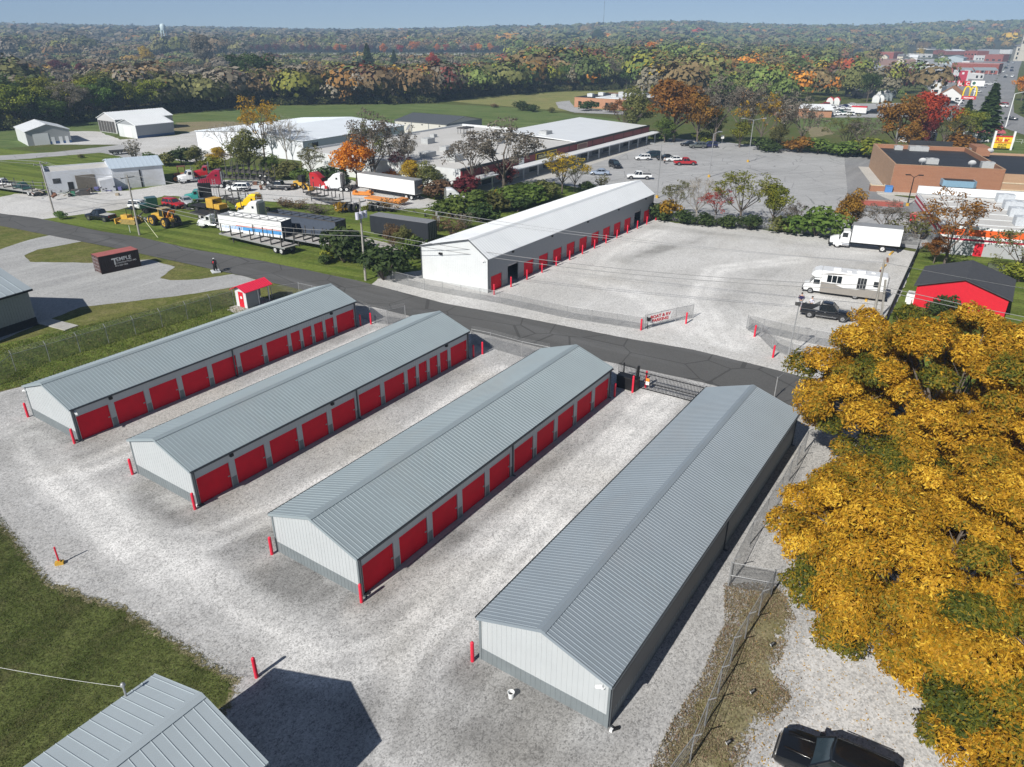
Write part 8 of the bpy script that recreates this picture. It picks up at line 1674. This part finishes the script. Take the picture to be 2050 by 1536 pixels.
# courthouse
A = G(2028, 122); t = thing('courthouse', 'pale stone courthouse with a square tower and pointed roof at the right edge', 'courthouse', (A.x, A.y, 0), R(-25))
MB().bx(0, 40, 0, 28, -.1, 17).build('wall', STONE, t); MB().loft([[(x, y, z) for x, y in ((-i, -i), (40 + i, -i), (40 + i, 28 + i), (-i, 28 + i))] for i, z in ((.6, 17), (-8, 22))]).build('roof', SHG, t)
for r in range(3):
    for i in range(9): MB().bx(2 + i * 4.2, 3.7 + i * 4.2, -.12, 0, 2 + r * 5, 5 + r * 5).build('window', GLASS, t)
MB().bx(4, 14, -2, 8, 0, 36).build('tower', STONE, t); 
for z in (20, 29):
    for i in range(4): MB().bx(4.8 + i * 2.3, 6.2 + i * 2.3, -2.1, -2, z, z + 4).build('tower_window', GLASS, t)
MB().loft([[(9 + s * x, 3 + s * y, z) for x, y in ((-1, -1), (1, -1), (1, 1), (-1, 1))] for s, z in ((5.6, 36), (4.6, 38), (.4, 50))]).build('spire', SHG, t)
for z in (12.0, 26.5, 35): MB().bx(3.7, 14.3, -2.3, 8.3, z, z + .6).build('stone_band', STONE, t)
# pole signs
def psign(label, base, top, x0, x1, zb_px, parts, cat='pole sign'):
    pass
def hgt(base, py):
    g = G(*base); lo, hi = 0, 60
    for _ in range(30):
        h = (lo + hi) / 2; cp, sp = math.cos(PITCH), math.sin(PITCH); z = h - CAMH; fwd = g.y * cp - z * sp; up = g.y * sp + z * cp; yy = 768 - FPX * up / fwd + ROLL * FPX * g.x / fwd
        if yy > py: lo = h
        else: hi = h
    return h
def mpp(base): g = G(*base); return (g.y * math.cos(PITCH) + CAMH * math.sin(PITCH)) / FPX
b = (1908, 195); g = G(*b); k = mpp(b); z0, z1 = hgt(b, 172.5), hgt(b, 162); t = thing('store_pole_sign', 'red pole sign with white script above the restaurant', 'pole sign', (g.x, g.y, 0), R(-25))
MB().tube((0, 0, 0), (1, 0, z1), .35, n=8).build('pole', WHITEP, t); MB().bx(1.5 * k, 23 * k, -.3, .3, z0, z1).build('sign_panel', SIGNR, t, bevel=.1); text('lettering', 'Jay C', (z1 - z0) * .95, SIGNW, t, (3.5 * k, -.34, z0 + (z1 - z0) * .22), (R(90), 0, 0), sx=1.0, bold=.03)
b = (1940, 192); g = G(*b); k = mpp(b); z0, z1 = hgt(b, 172), hgt(b, 161.5); t = thing('store_pole_sign', 'wide white pole sign right of the red script sign', 'pole sign', (g.x, g.y, 0), R(-25)); MB().tube((8 * k, 0, 0), (8 * k, 0, z0), .3, n=8).build('pole', WHITEP, t); MB().bx(-2 * k, 21 * k, -.3, .3, z0, z1).build('sign_panel', SIGNW, t); MB().tube((3 * k, -.36, (z0 + z1) / 2), (3 * k, -.3, (z0 + z1) / 2), 3 * k, n=14).build('dark_emblem', mat('emblem_green', (.03, .12, .08)), t)
b = (1917, 213); g = G(*b); k = mpp(b); t = thing('restaurant_pole_sign', 'tall pole sign with yellow double arches over a red panel', 'pole sign', (g.x, g.y, 0), R(-22)); zb, zm, zt = hgt(b, 198.5), hgt(b, 192), hgt(b, 173); W_ = 25 * k; x0 = 3 * k
m = MB(); AY = mat('arch_yellow', (.85, .62, .02), .4)
for c0 in (x0 + W_ * .27, x0 + W_ * .73):
    pts = [(c0 + W_ * .23 * math.sin(a), 0, zm + (zt - zm) * (math.cos(a) * .0 + (1 - abs(a / (math.pi / 2)) ** 2.6))) for a in [(-1 + i / 10) * math.pi / 2 for i in range(21)]]
    for p, q in zip(pts[:-1], pts[1:]): m.bar(p, q, W_ * .085, .5)
m.build('arch', AY, t); MB().bx(x0, x0 + W_, -.25, .25, zb, zm).build('red_panel', SIGNR, t); text('lettering', "McDonald's", (zm - zb) * .62, SIGNW, t, (x0 + W_ * .5, -.3, zb + (zm - zb) * .3), (R(90), 0, 0), align='CENTER', bold=.03)
MB().tube((0, 0, 0), (x0 + 2 * k, 0, zb), .3, n=8).build('pole', WHITEP, t)
b = (1984, 300); g = G(*b); k = mpp(b); t = thing('plaza_sign', 'plaza sign with red lettering on yellow between two white posts', 'pole sign', (g.x, g.y, 0), R(-14)); zt = hgt(b, 262); z1, z2, z3, z4 = hgt(b, 274), hgt(b, 284.5), hgt(b, 286), hgt(b, 296); W_ = 34 * k
for x in (0, W_): MB().bx(x - .25, x + .25, -.25, .25, 0, zt).build('post', WHITEP, t)
MB().bx(.25, W_ - .25, -.2, .2, z2, z1).build('upper_panel', SIGNY, t); MB().bx(.25, W_ - .25, -.23, .23, z1, z1 + .35).bx(.25, W_ - .25, -.23, .23, z3, z2).build('red_band', SIGNR, t); MB().bx(.25, W_ - .25, -.2, .2, z4, z3).build('lower_panel', SIGNY, t)
text('lettering', 'Ru', (z1 - z2) * 1.0, SIGNR, t, (.5, -.24, z2 + (z1 - z2) * .18), (R(90), 0, 0), bold=.05); text('lettering', 'l', (z1 - z2) * 1.0, SIGNW, t, (.5 + (z1 - z2) * 1.22, -.24, z2 + (z1 - z2) * .18), (R(90), 0, 0), bold=.05); text('lettering', 'er', (z1 - z2) * 1.0, SIGNR, t, (.5 + (z1 - z2) * 1.5, -.24, z2 + (z1 - z2) * .18), (R(90), 0, 0), bold=.05)
text('lettering', 'DOLLAR', (z3 - z4) * .42, BLACK, t, (W_ / 2, -.24, z4 + (z3 - z4) * .56), (R(90), 0, 0), align='CENTER', bold=.02); text('lettering', 'GENERAL', (z3 - z4) * .42, BLACK, t, (W_ / 2, -.24, z4 + (z3 - z4) * .08), (R(90), 0, 0), align='CENTER', bold=.02)
# small sheds for sale, far car lot
def gambrel(label, px, py, w, L, h, m1, m2):
    g = G(px, py); t = thing('garden_shed', label, 'shed', (g.x, g.y, 0), R(-30), 'sheds for sale at the used car lot'); P_ = [(-w / 2, 0), (w / 2, 0), (w / 2, h * .55), (w * .32, h * .85), (0, h), (-w * .32, h * .85), (-w / 2, h * .55)]
    MB().extr(P_, 0, L).build('wall', m1, t); m = MB(); q = P_[2:]
    for a, b in zip(q[:-1], q[1:]): m.bar((a[0] * 1.05, L / 2, a[1] * 1.03), (b[0] * 1.05, L / 2, b[1] * 1.03), L * 1.06, .12)
    m.build('roof', m2, t); MB().bx(-w * .16, w * .16, -.08, 0, 0, h * .5).build('door', WHITE, t)
for i, (px, py, m1, m2) in enumerate(((1752, 206, HW, SIGNW), (1762, 205, HW, GREYP), (1770, 203, GREYP, GALV), (1778, 202, GREYP, GREYP), (1760, 197, HW, GALV), (1772, 195, HW, GALV), (1785, 196, GREYP, GALV))): gambrel(f'{"white" if m1 is HW else "grey"} barn shaped garden shed, {ORD[i]} in the display beside the used car lot', px, py, 3.2, 5, 3.6, m1, m2)
for i, (px, py, m1, m2) in enumerate(((1660, 210, HW, REDW), (1673, 210, HW, REDW))): gambrel(f'small white shed with red roof, {"left" if i == 0 else "right"} of two at the used car lot', px, py, 3.0, 3, 3.3, m1, m2)
UC = 'cars at the used car lot and in town'
for i, (px, py, dg, pm, st, lab) in enumerate(((1650, 213, 170, PR, 'suv', 'red'), (1643, 219, 170, PR, 'suv', 'red'), (1664, 216, 172, PW, 'sedan', 'white'), (1690, 216, 180, PN, 'sedan', 'navy'), (1684, 220, 180, PW, 'sedan', 'white'), (1700, 220, 176, PW, 'sedan', 'white'), (1715, 218, 176, PW, 'sedan', 'white'), (1702, 214, 178, PW, 'hatch', 'white'), (1666, 232, 160, PW, 'sedan', 'white'), (1676, 231, 160, PW, 'sedan', 'white'), (1684, 229, 160, PGR, 'pickup', 'dark green'), (1698, 232, 160, PW, 'suv', 'white'), (1745, 228, 178, PB, 'suv', 'black'), (1762, 222, 178, PB, 'sedan', 'black'), (1778, 224, 178, PN, 'suv', 'navy'))):
    carat(f'{lab} {"SUV" if st == "suv" else "pickup" if st == "pickup" else "car"} at the used car lot, number {i + 1} from the red sheds side' if False else f'{lab} {"SUV" if st == "suv" else "pickup" if st == "pickup" else "car"}, {ORD[i]} in the used car lot counted from upper left', px, py, dg, pm, st, group=UC, detail=1)
g = G(1718, 229); t = thing('food_trailer', 'white and red concession trailer in the used car lot', 'trailer', (g.x, g.y, 0), R(150)); MB().bx(-3, 3, -1.2, 1.2, .6, 3.2).build('trailer_body', HW, t); MB().bx(-3, 3, -1.25, 1.25, 2.8, 3.25).build('red_top', SIGNR, t)
for x in (-.5, .5):
    for y in (-1.1, 1.1): wheel(t, x, y, .35, .25, simple=True)
for i, (px, py, dg, pm, st, lab) in enumerate(((2024, 241, -40, PB, 'sedan', 'black'), (2006, 213, 120, PR, 'suv', 'red'), (2008, 215, 120, PW, 'sedan', 'white'), (1991, 170, 60, PW, 'suv', 'white'), (2012, 156, 50, PB, 'sedan', 'black'), (2014, 154, 50, PW, 'sedan', 'white'), (2027, 155, 45, PW, 'suv', 'white'), (2025, 143, 40, PN, 'suv', 'navy'), (2026, 137, 40, PB, 'sedan', 'black'), (2014, 138, 40, PB, 'suv', 'dark'), (2016, 132, 40, PS, 'sedan', 'silver'), (2018, 126, 40, PB, 'suv', 'black'), (2029, 127, 40, PS, 'sedan', 'silver'), (2010, 145, 40, PW, 'sedan', 'white'), (1960, 172, 10, PW, 'sedan', 'white'), (1967, 176, 10, PS, 'sedan', 'silver'), (1980, 171, 170, PW, 'pickup', 'white'), (1957, 186, 20, PW, 'suv', 'white'), (1954, 180, 20, PS, 'sedan', 'silver'), (1905, 208, 0, PB, 'sedan', 'black'), (1885, 210, 0, PS, 'sedan', 'silver'), (1916, 208, 0, PW, 'pickup', 'white'), (1900, 222, 10, PB, 'suv', 'black'), (1740, 126, 0, PW, 'sedan', 'white'), (1752, 125, 0, PW, 'suv', 'white'), (1765, 126, 0, PS, 'sedan', 'silver'), (1774, 124, 0, PW, 'sedan', 'white'))):
    carat(f'{lab} {"SUV" if st == "suv" else "pickup" if st == "pickup" else "car"}, {ordw(i + 1)} of those counted along the town street from its near end', px, py, dg, pm, st, group=UC, detail=1)
# water tower and radio mast
g = G(334, 101); k = mpp((334, 101)); t = thing('water_tower', 'pale blue legged water tower standing above the far left wood', 'water tower', (g.x, g.y, 0)); zt = hgt((334, 101), 47); Rr_ = 5.2 * k; zb = zt - 12 * k; m = MB(); TW = mat('tower_pale_blue', (.60, .72, .74), .4, .03)
m.loft([[(r * math.cos(a), r * math.sin(a), z) for a in [2 * math.pi * i / 20 for i in range(20)]] for r, z in ((Rr_ * .3, zb - 2.2), (Rr_ * .8, zb - 1), (Rr_, zb + 1), (Rr_, zt - 3.5), (Rr_ * .75, zt - 1.2), (Rr_ * .1, zt))]); m.build('tank', TW, t, smooth=50)
for i in range(6): a = 2 * math.pi * i / 6; MB().tube((Rr_ * 1.35 * math.cos(a), Rr_ * 1.35 * math.sin(a), 0), (Rr_ * .95 * math.cos(a), Rr_ * .95 * math.sin(a), zb), .65, n=6).build('leg', TW, t)
MB().tube((0, 0, 0), (0, 0, zb - 1), 1.0, n=8).build('riser', TW, t)
for z in (.35, .68):
    q = Rr_ * (1.35 - .4 * z); m = MB(); ps = [(q * math.cos(2 * math.pi * i / 6), q * math.sin(2 * math.pi * i / 6), zb * z) for i in range(7)]; m.path(ps, .3, 4); m.build('brace_ring', TW, t)
g = G(1207, 70); zt = 130; t = thing('radio_mast', 'thin radio mast rising above the skyline', 'mast', (1900 * g.x / g.y, 1900, float(terrain_h(1900 * g.x / g.y, 1900)))); MB().tube((0, 0, 0), (0, 0, 88), .45, .3, n=5).build('mast', STEELD, t)
# ---------------------------------------------------------------- far wood: one mass of countless trees
def inside(poly, x, y):
    c = np.zeros(len(x), bool); n = len(poly); j = n - 1
    for i in range(n):
        xi, yi = poly[i]; xj, yj = poly[j]
        c ^= ((yi > y) != (yj > y)) & (x < (xj - xi) * (y - yi) / (yj - yi + 1e-12) + xi); j = i
    return c
CLEAR = [[P2(*p) for p in q] for q in ([(336, 140), (420, 124), (480, 114), (560, 120), (760, 122), (1012, 120), (1020, 106), (560, 105), (470, 108)], [(-80, 262), (0, 262), (200, 240), (330, 228), (520, 212), (860, 208), (905, 199), (1010, 190), (1130, 183), (1262, 180), (1262, 300), (-80, 420)], [(1110, 205), (1290, 175), (1300, 240), (1110, 240)], [(1500, 215), (1640, 205), (1700, 200), (1860, 200), (1900, 210), (1900, 330), (1480, 330)], [(1240, 300), (1262, 215), (1500, 215), (1500, 320)], [(1895, 330), (1870, 190), (1890, 112), (1985, 108), (2010, 108), (2080, 100), (2200, 320)], [(1740, 120), (1880, 116), (1880, 136), (1770, 136)], [(660, 73), (760, 73), (740, 76), (640, 77)])]
FORC = {k: [np.array(c) for c in v] for k, v in PAL.items()}
TOWN = [P2(*p) for p in ((1695, 168), (1695, 110), (1850, 92), (2070, 90), (2070, 175), (1890, 190))]
def far_mat():
    k = NT('far_wood_leaves'); a = k.new('ShaderNodeAttribute', attribute_name='leaf_colour'); k.color(a.outputs['Color']); k.b.inputs['Roughness'].default_value = .8; k.b.inputs['Specular IOR Level'].default_value = .1; return k.m
def far_wood(name, r0, r1, spacing, quads, size, seed, lean=0, az0=-42, az1=42, hm=14, label='', wd=1.0, flat=0.0, mute=.3):
    rs = np.random.RandomState(seed); A = R(az1 - az0) / 2 * (r1 ** 2 - r0 ** 2); n = int(A / spacing ** 2)
    r = np.sqrt(rs.uniform(r0 ** 2, r1 ** 2, n)); az = np.radians(rs.uniform(az0, az1, n)); x, y = r * np.sin(az), r * np.cos(az); keep = np.ones(n, bool)
    for c in CLEAR: keep &= ~inside(c, x, y)
    town = (np.degrees(az) > 20) & (r > 380) & (r < 1500); keep &= ~(town & (rs.rand(n) < .66)); keep &= ~(inside(TOWN, x, y) & (rs.rand(n) < .86)); keep &= r > 0
    x, y, r, az = x[keep], y[keep], r[keep], az[keep]; n = len(x); z = terrain_h(x, y); H = hm * np.clip(rs.lognormal(0, .24, n), .55, 1.6) * np.where(np.degrees(az) > 14, .8, 1); W = H * rs.uniform(.26, .56, n) * wd * 1.25
    if r0 < 1000: pxs = 1025 + FPX * (x / (y * math.cos(PITCH) + 30 * math.sin(PITCH))); H = np.where(r < 1050, np.minimum(H, np.maximum(np.where(rs.rand(n) < .3, rs.uniform(4, 9, n), 3.2), CAMH - (np.interp(pxs, LIMX, LIMY) - 62) * r / FPX + rs.uniform(-1, 1.5, n))), H)
    H = np.where((np.degrees(az) > -28) & (np.degrees(az) < -24) & (r > 900) & (r < 1600), H * .55, H)
    ad = np.degrees(az); colw = []
    keys = list(PAL); wl = {'dark green': 2, 'green': 1.0, 'olive': 3, 'brown': 3.2, 'grey brown': 4.5, 'yellow green': .5, 'orange brown': .35, 'dark red': .2, 'orange': .05, 'golden': .08, 'red': .02}; wr = {'dark green': 2.2, 'green': 3.2, 'olive': 4, 'brown': 1.8, 'grey brown': 1.4, 'yellow green': 1.3, 'orange brown': .9, 'dark red': .4, 'orange': .45, 'golden': .45, 'red': .22}
    pl = np.array([wl[k] for k in keys]); pr = np.array([wr[k] for k in keys]); pl /= pl.sum(); pr /= pr.sum(); f = np.clip((ad + 14) / 14, 0, 1)
    u = np.mod(.9 * np.sin(x / 47 + 1.7 * np.sin(y / 61)) * np.cos(y / 53 + x / 90) + .55 * np.sin(x / 140 - y / 110) + rs.normal(0, .16, n), 1); ci = np.where(rs.rand(n) < f, np.searchsorted(np.cumsum(pr), u), np.searchsorted(np.cumsum(pl), u)).clip(0, len(keys) - 1)
    lut = np.array([[FORC[k][j] for j in range(3)] for k in keys])
    q = quads; d = rs.normal(size=(n, q, 3)); d[:, :, 2] = np.abs(d[:, :, 2]) * .9 + rs.uniform(-.55, .1, (n, q)); d /= np.linalg.norm(d, axis=2, keepdims=True)
    ph = rs.uniform(0, 6.28, (n, 1)); rad = rs.uniform(.7, 1.05, (n, q)) * (1 + .34 * np.sin(d[:, :, 0] * 3.2 + ph) * np.sin(d[:, :, 1] * 3.6 + ph * 2) + .16 * np.sin(d[:, :, 2] * 7 + ph * 3))
    P = np.empty((n, q, 3)); P[:, :, 0] = x[:, None] + d[:, :, 0] * rad * W[:, None]; P[:, :, 1] = y[:, None] + d[:, :, 1] * rad * W[:, None]; P[:, :, 2] = z[:, None] + H[:, None] * .58 + d[:, :, 2] * rad * H[:, None] * .44
    N = d + rs.normal(0, .25, d.shape); N[:, :, 2] += .2 + flat; N /= np.linalg.norm(N, axis=2, keepdims=True)
    tn = np.clip(rs.uniform(.15, .75, (n, 1)) + rs.normal(0, .22, (n, q)), 0, 1) * 1.999; i0 = np.floor(tn).astype(int); fr = (tn - i0)[..., None]
    col = lut[ci[:, None], i0] * (1 - fr) + lut[ci[:, None], np.minimum(i0 + 1, 2)] * fr; mean = np.where(ad[:, None] < -2, np.array([[.135, .115, .075]]), np.array([[.125, .13, .06]])); strong = rs.rand(n) < .06; mt = np.where(strong, .1, mute)[:, None, None]; col = (col * (1 - mt) + mean[:, None, :] * mt) * rs.uniform(.88, 1.15, (n, 1, 1)) * 1.12
    S = (W[:, None] * size * rs.uniform(.7, 1.3, (n, q))).ravel()
    me = cards(name, P.reshape(-1, 3), N.reshape(-1, 3), S, tn.ravel() / 2, rs, .75, FARM, col.reshape(-1, 3)); o = bpy.data.objects.new(name, me); C.objects.link(o); tag(o, label, 'wood', kind='stuff'); return n
FARM = far_mat()
a = far_wood('far_wood', 345, 720, 8.0, 300, .125, 1, hm=13, label='mixed autumn wood stretching behind the field')
b_ = far_wood('far_wood', 720, 1500, 9.5, 130, .18, 2, hm=14, label='mixed autumn wood in the middle distance', flat=.1, mute=.45)
c_ = far_wood('far_wood', 1500, 3600, 15, 34, .38, 3, hm=15, label='wooded hills along the skyline', wd=1.5, flat=.2, mute=.55)
print('far trees', a, b_, c_)
# forest floor under the wood so no bright grass shows between the crowns
def ring_sheet(name, r0, r1, m):
    v = []; f = []; n = 60; rr = [r0 + (r1 - r0) * (i / 14) ** 1.3 for i in range(15)]
    for r in rr:
        for i in range(n + 1): a = R(-46 + 92 * i / n); x, y = r * math.sin(a), r * math.cos(a); v.append((x, y, float(terrain_h(x, y)) + .3))
    for k in range(14):
        for i in range(n): f.append((k * (n + 1) + i, k * (n + 1) + i + 1, (k + 1) * (n + 1) + i + 1, (k + 1) * (n + 1) + i))
    me = bpy.data.meshes.new(name); me.from_pydata(v, [], f); me.materials.append(m); o = bpy.data.objects.new(name, me); C.objects.link(o); tag(o, kind='structure')
ring_sheet('forest_floor', 1260, 3590, FORF)
sheet('forest_floor', [(-300, 262), (0, 260), (100, 255), (200, 239), (330, 227), (520, 211), (700, 208), (860, 206), (905, 198), (1010, 189), (1130, 182), (1262, 179), (1500, 165), (1690, 150), (1690, 124), (1020, 124), (700, 124), (480, 128), (420, 134), (330, 148), (250, 140), (0, 140), (-500, 140)], FORF, 0)
sheet('forest_floor', [(1030, 122), (1690, 122), (1690, 84), (1030, 84)], FORF, 0)
sheet('forest_floor', [(-500, 136), (330, 134), (520, 104), (520, 84), (-500, 80)], FORF, 0)
# ---------------------------------------------------------------- haze: the air itself
hz = MB().bx(-4200, 4200, -260, 4300, -2.0, 175).build('haze', None if False else [bpy.data.materials.new('haze_air')]); tag(hz, kind='stuff'); hm_ = hz.data.materials[0]; hm_.use_nodes = True; nt = hm_.node_tree
for n in list(nt.nodes):
    if n.type == 'BSDF_PRINCIPLED': nt.nodes.remove(n)
pv = nt.nodes.new('ShaderNodeVolumePrincipled'); pv.inputs['Color'].default_value = (.52, .74, 1.0, 1); pv.inputs['Density'].default_value = .0003; pv.inputs['Anisotropy'].default_value = .0
nt.links.new(pv.outputs[0], nt.nodes['Material Output'].inputs['Volume'])
